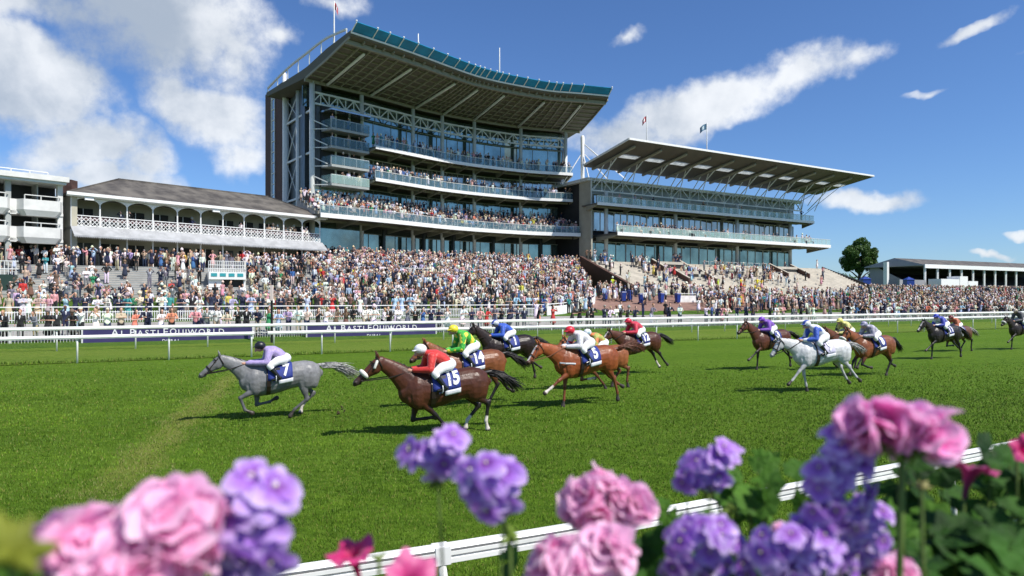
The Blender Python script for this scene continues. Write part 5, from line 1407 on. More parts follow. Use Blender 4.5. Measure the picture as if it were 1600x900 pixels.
def flank(x, s, side=1, off_=.02):
    """point on the barrel: s = arc position from the spine (0) downwards in metres-ish, side +1 = left"""
    zt, zb, w_ = tor(x); cz = (zt+zb)/2; h_ = (zt-zb)/2; th = min(s/((w_+h_)/2), 2.6)
    return Vector((x, side*math.sin(th)*(w_+off_), cz+math.cos(th)*(h_+off_)))
def leg_pts(start, segs):
    """segs: (angle deg from straight down, + = forward, length)"""
    P = [Vector(start)]
    for a, L in segs: P.append(P[-1] + Vector((math.sin(R(a))*L, 0, -math.cos(R(a))*L)))
    return P
def build_horse(cfg):
    fw, near, far_ = cfg, 1, -1
    M = MB(); bones = []
    # trunk
    M.tube([(x, 0, (a+c)/2) for x, a, c, w_ in TOR], [(a-c)/2 for x, a, c, w_ in TOR], [w_ for *_, w_ in TOR], seg=18)
    for sd in (-1, 1):
        M.ball((.66, sd*.15, 1.02), (.19, .12, .33), 10, 8); M.ball((-.62, sd*.16, 1.12), (.28, .15, .34), 10, 8); M.ball((-.78, sd*.13, 1.05), (.14, .13, .26), 10, 8)
        M.ball((.80, sd*.10, .92), (.12, .10, .15), 8, 6)
    poll = Vector((cfg['poll'][0], 0, cfg['poll'][1])); nose = Vector((cfg['nose'][0], 0, cfg['nose'][1]))
    nb = Vector((.70, 0, 1.14)); n0 = Vector((.62, 0, 1.16))
    npts = []
    for i, (t_, ra, rb) in enumerate(((0, .33, .17), (.22, .285, .145), (.45, .225, .11), (.68, .175, .088), (.88, .145, .078), (1.0, .125, .072))):
        q = nb.lerp(poll - Vector((0, 0, .09)), t_); q.z += .05*math.sin(math.pi*t_); npts.append((q, ra, rb))
    M.tube([q for q, _, _ in npts], [a for _, a, _ in npts], [c for *_, c in npts], seg=14)
    hd = nose - poll; hL = hd.length; hd.normalize(); hu = Vector((-hd.z, 0, hd.x)); hu = hu if hu.z > 0 else -hu
    def hp(t_, u_, y_=0): return poll + hd*(hL*t_) + hu*u_ + Vector((0, y_, 0))
    M.tube([hp(-.02, -.07), hp(.14, -.075), hp(.30, -.085), hp(.46, -.062), (hp(.64, -.05)), hp(.82, -.045), hp(.94, -.045), hp(1.0, -.05)], [.095, .135, .145, .115, .085, .072, .072, .05], [.07, .098, .098, .082, .062, .056, .06, .042], seg=12)
    for sd in (-1, 1):
        M.ball(hp(.30, -.10, sd*.055), (.10, .045, .10), 8, 6); M.ball(hp(.28, .0, sd*.078), (.035, .025, .03), 6, 5)
        M.tube([hp(.03, .03, sd*.05), hp(-.02, .10, sd*.06), hp(-.06, .175, sd*.055)], [.038, .032, .008], [.022, .02, .006], seg=6)
        M.ball(hp(.95, -.02, sd*.045), (.03, .025, .03), 6, 5)
    M.ball(hp(.88, -.105), (.05, .04, .03), 8, 6)
    # legs
    pose = cfg['pose']; legs = []
    for (key, sd, fore) in (('fa', 1, True), ('fb', -1, True), ('ha', 1, False), ('hb', -1, False)):
        an = pose[key]
        if fore:
            P = leg_pts((.60 + (.04 if an[0] > 20 else 0), sd*.14, .86), [(an[0], .44), (an[1], .33), (an[2], .115), (an[2]*.9, .07)])
            P0 = Vector((.62, sd*.14, 1.05))
            M.tube([P0, P[0], P[0].lerp(P[1], .35), P[0].lerp(P[1], .8), P[1]], [.17, .125, .088, .056, .056], [.11, .085, .066, .046, .048], seg=10)
            M.ball(P[1], (.056, .05, .06), 8, 6); M.tube([P[1], P[1].lerp(P[2], .25), P[1].lerp(P[2], .75), P[2]], [.055, .041, .039, .048], [.048, .032, .031, .040], seg=9)
            bones += [('leg_up', P[0], P[1], .07), ('leg_low', P[1], P[2], .04), ('pastern', P[2], P[3], .04), ('hoof', P[3], P[4], .05)]
        else:
            st = Vector((-.50, sd*.16, .98)) + Vector((math.sin(R(an[0]))*.10, 0, 0))
            P = leg_pts(st, [(an[1], .47), (an[2], .40), (an[3], .115), (an[3]*.9, .07)])
            M.tube([(-.66, sd*.15, 1.18), (-.62, sd*.16, 1.08), st, st.lerp(P[1], .3), st.lerp(P[1], .8), P[1]], [.24, .22, .165, .125, .062, .058], [.14, .14, .11, .08, .046, .046], seg=10)
            M.ball(P[1] + Vector((-.02, 0, .03)), (.058, .045, .07), 8, 6); M.tube([P[1], P[1].lerp(P[2], .25), P[1].lerp(P[2], .8), P[2]], [.062, .046, .042, .050], [.050, .036, .033, .041], seg=9)
            bones += [('leg_up', P[0], P[1], .07), ('leg_low', P[1], P[2], .04), ('pastern', P[2], P[3], .04), ('hoof', P[3], P[4], .05)]
        M.ball(P[2], (.046, .038, .046), 8, 6); M.tube([P[2], P[3]], [.036, .042], [.034, .04], seg=9)
        d = (P[4]-P[3]).normalized(); M.tube([P[3] - d*.005, P[3]+d*.03, P[4]+d*.015], [.045, .054, .066], [.042, .05, .06], seg=10, cap=True)
        legs.append(P)
    me = remesh(M, .0145, 5, .5)
    nv = len(me.vertices); co = np.zeros(nv*3); me.vertices.foreach_get('co', co); co = co.reshape(-1, 3)
    base = np.array(cfg['coat']); pts_ = np.array(cfg['points']); col = np.tile(base, (nv, 1))
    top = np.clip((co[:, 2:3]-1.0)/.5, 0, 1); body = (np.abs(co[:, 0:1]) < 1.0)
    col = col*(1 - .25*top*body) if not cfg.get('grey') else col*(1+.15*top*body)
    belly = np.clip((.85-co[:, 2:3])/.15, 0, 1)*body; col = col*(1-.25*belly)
    def seg_d(a, c):
        a = np.array(a); c = np.array(c); ab = c-a; t_ = np.clip(((co-a)@ab)/(ab@ab), 0, 1); return np.linalg.norm(co-(a+t_[:, None]*ab), axis=1), t_
    for (nm, a, c, r_) in bones:
        d, t_ = seg_d(a, c); w_ = np.clip((r_*1.9 - d)/(r_*.5), 0, 1)[:, None]
        if nm == 'leg_up': w_ = w_*np.clip((t_[:, None]-.35)/.5, 0, 1); col = col*(1-w_*.85)+pts_*w_*.85
        elif nm == 'leg_low': col = col*(1-w_)+pts_*w_
        elif nm == 'pastern': col = col*(1-w_)+pts_*w_
        else: col = col*(1-w_)+np.array([.05, .04, .035])*w_
    for li in cfg.get('socks', ()):
        P = legs[li]; d, t_ = seg_d(P[2].lerp(P[1], .15), P[3]); w_ = np.clip((.085 - d)/.02, 0, 1)[:, None]; col = col*(1-w_)+np.array([.62, .56, .50])*w_
    d, _ = seg_d(hp(.9, -.05), hp(1.02, -.05)); w_ = np.clip((.14-d)/.08, 0, 1)[:, None]; mz = np.array([.03, .026, .025]); col = col*(1-w_*.85)+mz*w_*.85
    for sd in (-1, 1):
        d, _ = seg_d(hp(.275, .0, sd*.085), hp(.30, .0, sd*.085)); w_ = np.clip((.036-d)/.008, 0, 1)[:, None]; col = col*(1-w_)+np.array([.006, .005, .005])*w_
        d, _ = seg_d(hp(.965, -.02, sd*.068), hp(.985, -.02, sd*.066)); w_ = np.clip((.022-d)/.006, 0, 1)[:, None]; col = col*(1-w_)+np.array([.004, .003, .003])*w_
    if cfg.get('blaze'):
        d, _ = seg_d(hp(.18, .06), hp(.85, .03)); w_ = np.clip((.05-d)/.015, 0, 1)[:, None]; col = col*(1-w_)+np.array([.65, .60, .56])*w_
    if cfg.get('facew'): 
        d, _ = seg_d(hp(.1, -.05), hp(1, -.05)); w_ = np.clip((.22-d)/.08, 0, 1)[:, None]; col = col*(1-w_*.6)+np.array(cfg['facew'])*w_*.6
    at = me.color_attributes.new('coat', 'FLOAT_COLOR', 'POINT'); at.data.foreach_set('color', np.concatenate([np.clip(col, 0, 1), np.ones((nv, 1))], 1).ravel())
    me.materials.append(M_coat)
    x, y = at_ground(cfg['px'], cfg['gy']); rz = math.atan2(-D.y, -D.x) + R(cfg.get('turn', 0))
    # keep the lowest hoof on the turf
    low = min(p.z for L in legs for p in L) - .02
    o = thing('racehorse', cfg['label'], 'horse', (x, y, (-low + cfg.get('lift', 0.0))*1.065), rz, 'racehorses galloping left along the course'); o.scale = (1.065*cfg.get('sc', 1.0),)*3
    def sub(nm, mb_, m_, **kw):
        q = mb_.build(nm, m_, **kw); q.parent = o; return q
    b_ = bpy.data.objects.new('body', me); C.objects.link(b_); b_.parent = o
    # mane blown back along the crest
    hm = cfg['hair']; r = random.Random(cfg['px']); MM = MB()
    for i in range(90):
        t_ = .05 + .95*r.random(); q = nb.lerp(poll - Vector((0, 0, .09)), t_); q.z += .05*math.sin(math.pi*t_)
        ra = np.interp(t_, [0, .22, .45, .68, .88, 1], [.33, .285, .225, .175, .145, .125]); nd = (poll-nb).normalized(); nu_ = Vector((-nd.z, 0, nd.x)); nu_ = nu_ if nu_.z > 0 else -nu_
        s_ = q + nu_*(ra-.03); L = r.uniform(.10, .22); up = r.uniform(.15, .75); sd = r.uniform(-.3, .3)
        e1 = s_ + nu_*(L*up*.5) - nd*(L*.5) + Vector((0, sd*.1, 0)); e2 = s_ + nu_*(L*up*.6) - nd*L + Vector((0, sd*.25, -.02))
        MM.tube([s_ - nu_*.02, e1, e2], [.016, .012, .003], [.010, .008, .002], seg=4, cap=False)
    sub('mane', MM, hm, smooth=True)
    TT = MB(); dock = Vector((-.93, 0, 1.38)); td = cfg.get('tail', (-.95, -.12)); tl = cfg.get('tlen', .78)
    TT.tube([dock + Vector((.06, 0, 0)), dock + Vector((-.12, 0, .03)), dock + Vector((-.22, 0, .0))], [.05, .04, .03], seg=8)
    for i in range(150):
        sy = r.gauss(0, .045); sz = r.gauss(0, .05); L = tl*r.uniform(.6, 1.12); fan = r.gauss(0, .13); fz = r.gauss(0, .16)
        a = dock + Vector((-.05 - .12*r.random(), sy*.4, sz*.5)); d1 = Vector((td[0], fan*.4, td[1]+.28)).normalized(); d2 = Vector((td[0], fan, td[1]+fz-.10)).normalized()
        p1 = a + d1*L*.35; p2 = p1 + d2*L*.4; p3 = p2 + (d2+Vector((0, 0, -.35*r.random()))).normalized()*L*.35
        TT.tube([a, p1, p2, p3], [.013, .014, .010, .002], [.009, .010, .007, .002], seg=4, cap=False)
    sub('tail', TT, cfg.get('tailm', hm), smooth=True)
    # bridle
    BR = MB()
    def ring(c, u1, u2, r1, r2, w_, n_=18, arc=(0, 2*math.pi)):
        P = [c + u1*(r1*math.cos(arc[0]+(arc[1]-arc[0])*k/n_)) + u2*(r2*math.sin(arc[0]+(arc[1]-arc[0])*k/n_)) for k in range(n_+1)]
        for k in range(n_): BR.bar(P[k], P[k+1], w_)
    Y = Vector((0, 1, 0)); ring(hp(.60, -.05), hu, Y, .100, .078, .024); ring(hp(.10, -.07), (hu - hd*.25).normalized(), Y, .145, .10, .022); ring(hp(.20, -.06), (hu+hd*.3).normalized(), Y, .15, .108, .018, arc=(-1.2, 1.2))
    hand = Vector((.80, 0, 1.50)) if 'hand' not in cfg else Vector(cfg['hand'])
    for sd in (-1, 1):
        BR.bar(hp(.12, .02, sd*.09), hp(.60, -.05, sd*.082), .02); BR.bar(hp(.60, -.07, sd*.08), hp(.80, -.09, sd*.066), .02)
        BR.ball(hp(.80, -.085, sd*.072), .026, 8, 6); m_ = hp(.8, -.085, sd*.08).lerp(hand + Y*sd*.07, .5) + Vector((0, sd*.05, -.04))
        BR.bar(hp(.80, -.085, sd*.08), m_, .02); BR.bar(m_, hand + Y*sd*.09, .02)
    sub('bridle', BR, cfg.get('bridle', M_leather))
    if cfg.get('fleece'):
        Fm = MB(); c_ = hp(.62, -.048); P = [c_ + hu*(.105*math.cos(a)) + Y*(.088*math.sin(a)) for a in np.linspace(-2.0, 2.0, 12)]
        Fm.tube(P, [.035]+[.046]*10+[.035], seg=8, lat=tuple(hd)); sub('noseband', Fm, M_fleece, smooth=True)
    if cfg.get('cheek'): sub('cheek_fleece', MB().tube([hp(.13, -.0, .10), hp(.30, -.06, .115)], .03, seg=8), M_fleece, smooth=True)
    # girth, breast girth
    GB = MB()
    for (x0_, hw) in ((.36, .05),):
        P = [flank(x0_, s, 1, .012) for s in np.linspace(0, 1.9, 16)]; Q = [flank(x0_, s, -1, .012) for s in np.linspace(0, 1.9, 16)]
        for L in (P, Q):
            for k in range(15): GB.bar(L[k], L[k+1], .02, .10, up=(0, 1, 0)) if k > 8 else GB.bar(L[k], L[k+1], .10, .02, up=tuple((L[k]-Vector((x0_, 0, 1.07))).normalized()))
    sub('girth', GB, M_leather)
    if cfg.get('breast'):
        Bm = MB(); P = [Vector((.52+.40*math.sin(a)*1.0, .245*math.cos(a), 1.08 + .03*math.sin(a))) for a in np.linspace(0, math.pi, 16)]
        P = [Vector((float(np.interp(abs(p.y), [0, .12, .2, .25], [1.0, .965, .86, .55])), p.y*1.16, p.z)) for p in P]
        for k in range(15): Bm.bar(P[k], P[k+1], .018, .035)
        sub('breast_strap', Bm, cfg['breast'])
    # number cloth with its figures on both flanks
    x0c, x1c = -.22, .38; CLb = MB(); CLw = []
    for sd in (1, -1):
        def patch(Mx, xa, xb, sa, sb, off_, nx=6, ns=8):
            g_ = [[flank(xa+(xb-xa)*i/nx, sa+(sb-sa)*j/ns, sd, off_) for j in range(ns+1)] for i in range(nx+1)]
            k_ = ns+1; vs = [p for r_ in g_ for p in r_] + [p - Vector((0, sd*.012, 0)) for r_ in g_ for p in r_]; o2 = (nx+1)*k_
            fs = [(i*k_+j, i*k_+j+1, (i+1)*k_+j+1, (i+1)*k_+j) for i in range(nx) for j in range(ns)]
            fs += [(o2+i*k_+j, o2+(i+1)*k_+j, o2+(i+1)*k_+j+1, o2+i*k_+j+1) for i in range(nx) for j in range(ns)]
            for i in range(nx): fs += [(i*k_, (i+1)*k_, o2+(i+1)*k_, o2+i*k_), (i*k_+ns, (i+1)*k_+ns, o2+(i+1)*k_+ns, o2+i*k_+ns)]
            for j in range(ns): fs += [(j, j+1, o2+j+1, o2+j), (nx*k_+j, nx*k_+j+1, o2+nx*k_+j+1, o2+nx*k_+j)]
            Mx.add(vs, fs)
        patch(CLb, x0c, x1c, .0, .51, .030); CW = MB(); patch(CW, x0c-.012, x0c+.34, .51, .60, .034, 5, 3); CLw.append(CW)
    nc = sub('number_cloth', CLb, cfg.get('clothm', M_cloth), smooth=True, fix=True); bm = bmesh.new(); bm.from_mesh(nc.data); bmesh.ops.remove_doubles(bm, verts=bm.verts, dist=.004); bm.to_mesh(nc.data); bm.free()
    for CW in CLw: q = CW.build('white_band', M_clothw, smooth=True); q.parent = nc
    if cfg.get('num'):
        tm = text_mesh(cfg['num'], .46, 0, .022, 'CENTER'); bm = bmesh.new(); bm.from_mesh(tm); bmesh.ops.triangulate(bm, faces=bm.faces)
        bmesh.ops.subdivide_edges(bm, edges=bm.edges, cuts=2, use_grid_fill=False)
        xs = [v.co.x for v in bm.verts]; W_ = max(xs)-min(xs)
        sxx = min(.27, W_*.66)
        for v in bm.verts:
            u_ = v.co.x/W_*sxx*(1.0); s_ = .30 - v.co.y*.84; v.co = flank(-.06 - u_ , s_, 1, .046)
        nm_ = bpy.data.meshes.new('number'); bm.to_mesh(nm_); bm.free(); bpy.data.meshes.remove(tm); nm_.materials.append(M_clothw)
        q = bpy.data.objects.new('number', nm_); C.objects.link(q); q.parent = nc
    SD = MB(); SD.tube([(-.10, 0, 1.47), (.02, 0, 1.475), (.18, 0, 1.465), (.34, 0, 1.50)], [.035, .03, .03, .05], [.13, .15, .13, .10], seg=12); sub('saddle', SD, M_boot, smooth=True)
    # the flap and stirrup leathers
    for sd in (1, -1):
        SL = MB(); SL.add([flank(.30, .22, sd, .05), flank(.08, .22, sd, .05), flank(.10, .50, sd, .05), flank(.26, .56, sd, .05)], [(0, 1, 2, 3)]); q = sub('saddle_flap', SL, M_boot)
    return o

def silk_mat(name, col, col2=None, kind=None, scale=10):
    m = bpy.data.materials.new(name); m.use_nodes = True; t = m.node_tree; n = NB(t); p = t.nodes['Principled BSDF']; p.inputs['Roughness'].default_value = .5; p.inputs['Sheen Weight'].default_value = .3
    vec = n.n('ShaderNodeTexCoord').outputs['Object']; f, _ = n.noise(vec, 14, 4, .6); base = n.mix(n.ss(f, .3, .7), tuple(c*.8 for c in col), col)
    if kind:
        sp = n.n('ShaderNodeSeparateXYZ'); t.links.new(vec, sp.inputs[0])
        if kind == 'hoops': s_ = n.m('SINE', n.m('MULTIPLY', n.m('ADD', sp.outputs[2], n.m('MULTIPLY', sp.outputs[0], .8)), scale)); k = n.m('GREATER_THAN', s_, .1)
        elif kind == 'stripes': s_ = n.m('SINE', n.m('MULTIPLY', sp.outputs[1], scale)); k = n.m('GREATER_THAN', s_, 0.0)
        else: g_, _ = n.noise(vec, scale, 1, .4); k = n.m('GREATER_THAN', g_, .56)
        base = n.mix(k, base, col2)
    t.links.new(base, p.inputs['Base Color'])
    f3, _ = n.noise(vec, 16, 3, .55, 1.0); bp = n.n('ShaderNodeBump'); bp.inputs['Strength'].default_value = .6; bp.inputs['Distance'].default_value = .02
    t.links.new(f3, bp.inputs['Height']); t.links.new(bp.outputs[0], p.inputs['Normal']); MATS[name] = m; return m
def build_jockey(h, cfg):
    j = cfg['j']; up = j.get('up', 0.0); fwd = j.get('fwd', 0.0)
    o = thing('person', j['label'], 'jockey', tuple(h.location), h.rotation_euler.z, 'jockeys riding the racehorses'); o.scale = h.scale
    pel = Vector((-.03, 0, 1.62+up*.3)); ch = Vector((.27+fwd, 0, 1.80+up)); nk = Vector((.46+fwd, 0, 1.85+up*1.2)); hdc = Vector((.585+fwd, 0, 1.905+up*1.25))
    hand = Vector((.80, 0, 1.50)) if 'hand' not in cfg else Vector(cfg['hand'])
    def prims(reg, g=0.0):
        M = MB()
        if reg in ('body', 'jacket'):
            M.tube([pel + Vector((.02, 0, .0)), pel.lerp(ch, .45) + Vector((0, 0, .03)), ch, nk - Vector((.04, 0, .0))], [.115+g, .115+g, .125+g, .07+g], [.155+g, .155+g, .185+g, .10+g], seg=14)
            for sd in (-1, 1):
                sh = Vector((.37+fwd, sd*.165, 1.80+up)); el = Vector((.43+fwd*.7, sd*.27, 1.53+up*.4)); hn = hand + Vector((-.06, sd*.095, .02))
                M.tube([sh, sh.lerp(el, .5) + Vector((.0, sd*.01, 0)), el], [.078+g, .062+g, .052+g], seg=10); M.tube([el, el.lerp(hn, .5), hn], [.052+g, .045+g, .032+g], seg=10)
                if reg == 'body':
                    hh = hand + Vector((.0, sd*.085, .01)); M.tube([hn, hh + Vector((.03, 0, 0))], [.03, .036], [.024, .028], seg=8)
                    for k in range(4):
                        z_ = .03 - k*.02; M.tube([hh + Vector((.035, sd*.006, z_)), hh + Vector((.075, sd*-.002, z_-.006)), hh + Vector((.07, -sd*.035, z_-.006))], [.0105, .010, .009], seg=6)
                    M.tube([hh + Vector((.0, -sd*.02, .03)), hh + Vector((.035, -sd*.035, .045)), hh+Vector((.055, -sd*.03, .035))], [.012, .011, .009], seg=6)
        if reg == 'body':
            M.tube([nk - Vector((.06, 0, 0)), hdc], [.058, .055], seg=10); M.ball(hdc, (.095, .075, .11), 12, 9)
            M.tube([hdc + Vector((.06, 0, -.03)), hdc + Vector((.10, 0, -.085))], [.05, .03], [.045, .03], seg=8)
            M.ball(hdc + Vector((.102, 0, -.018)), (.022, .014, .022), 6, 5)
            for sd in (-1, 1): M.ball(hdc + Vector((-.0, sd*.075, -.015)), (.02, .01, .03), 6, 5)
        if reg in ('body', 'breeches'):
            M.tube([pel + Vector((-.07, 0, -.01)), pel + Vector((.07, 0, .01))], [.125+g, .12+g], [.16+g, .155+g], seg=12)
            for sd in (-1, 1):
                hp_ = Vector((-.04, sd*.10, 1.59+up*.3)); kn = Vector((.35, sd*.285, 1.45)); an = Vector((.12, sd*.325, 1.15))
                M.tube([hp_, hp_.lerp(kn, .5) + Vector((0, 0, .03)), kn], [.118+g, .098+g, .068+g], seg=12); M.tube([kn, kn.lerp(an, .25)], [.064+g, .058+g], seg=10)
                if reg == 'body': M.tube([kn, kn.lerp(an, .4), an], [.06, .055, .036], seg=10)
        return M
    def add(nm, M, m_, vox=.012, parent=o, sm=3):
        me = remesh(M, vox, sm); me.materials.append(m_); q = bpy.data.objects.new(nm, me); C.objects.link(q); q.parent = parent; return q
    add('body', prims('body'), M_skin, .011, sm=1)
    add('jacket', prims('jacket', .026), j['silk'], .014)
    br = add('breeches', prims('breeches', .014), j.get('breech', M_breech), .014)
    if j.get('band'):
        Bd = MB()
        for sd in (-1, 1):
            el = Vector((.43+fwd*.7, sd*.27, 1.53+up*.4)); sh = Vector((.37+fwd, sd*.165, 1.80+up)); a = sh.lerp(el, .55); Bd.tube([a, sh.lerp(el, .75)], [.083, .08], seg=10)
        q = Bd.build('sleeve_band', j['band'], smooth=True); q.parent = o
    for sd in (-1, 1):
        kn = Vector((.35, sd*.285, 1.45)); an = Vector((.12, sd*.325, 1.15)); M = MB()
        M.tube([kn.lerp(an, .22), kn.lerp(an, .5), an], [.066, .062, .046], seg=10); M.tube([an + Vector((-.04, 0, -.01)), an + Vector((.08, 0, -.045)), an + Vector((.17, 0, -.06))], [.048, .042, .028], [.042, .042, .036], seg=10)
        bt = add('boot', M, M_boot, .012)
        S_ = MB(); c_ = an + Vector((.07, 0, -.03))
        P = [c_ + Vector((.0, math.sin(a)*.065, math.cos(a)*.085)) for a in np.linspace(0, 2*math.pi, 13)]
        for k in range(12): S_.bar(P[k], P[k+1], .016)
        q = S_.build('stirrup', M_steel); q.parent = bt
    cap = MB(); cap.ball(hdc + Vector((-.012, 0, .048)), (.138, .118, .112), 18, 12); cap.tube([hdc + Vector((.06, 0, .03)), hdc + Vector((.165, 0, .012))], [.018, .010], [.10, .075], seg=10)
    hc = add('helmet', cap, j['cap'], .012, sm=2)
    gg = MB(); gg.tube([hdc + Vector((.083, -.05, .012)), hdc + Vector((.10, 0, .014)), hdc + Vector((.083, .05, .012))], [.026, .03, .026], [.016, .018, .016], seg=8, lat=(1, 0, 0)); q = gg.build('goggles', M_boot, smooth=True); q.parent = o
    wh = MB(); wh.bar(hand + Vector((-.05, -.10, .05)), hand + Vector((-.42, -.24, -.22)), .014); q = wh.build('whip', M_black); q.parent = o
    return o

POSES = {
 'lead': dict(fa=(62, -20, -65), fb=(2, -100, -122), ha=(10, -14, 52, 34), hb=(-10, -38, 45, 13)),
 'gather': dict(fa=(-46, -42, -30), fb=(14, -92, -95), ha=(-12, -58, 8, -14), hb=(4, -42, 42, 12)),
 'reach': dict(fa=(60, 54, 60), fb=(6, 4, 10), ha=(-10, -34, -16, -4), hb=(-14, -44, -52, -65)),
 'stretch': dict(fa=(46, 42, 50), fb=(-6, -14, -8), ha=(-12, -46, -40, -50), hb=(-8, -40, -30, -40)),
 'fold': dict(fa=(30, -70, -85), fb=(50, 20, 25), ha=(8, -24, 30, 20), hb=(-14, -52, -40, -70)),
 'tuck': dict(fa=(8, -95, -110), fb=(40, -35, -60), ha=(12, -20, 42, 30), hb=(2, -34, 22, 5)),
}
BAY = (.15, .055, .026); DBAY = (.085, .028, .014); DARK = (.024, .014, .011); CHES = (.27, .072, .022); GREY = (.19, .19, .195); LGREY = (.56, .56, .57); BLK = (.014, .012, .011)
S_ = silk_mat
blue_w = silk_mat('white_and_blue_cap', (.70, .72, .76), (.02, .06, .38), 'stripes', 42)
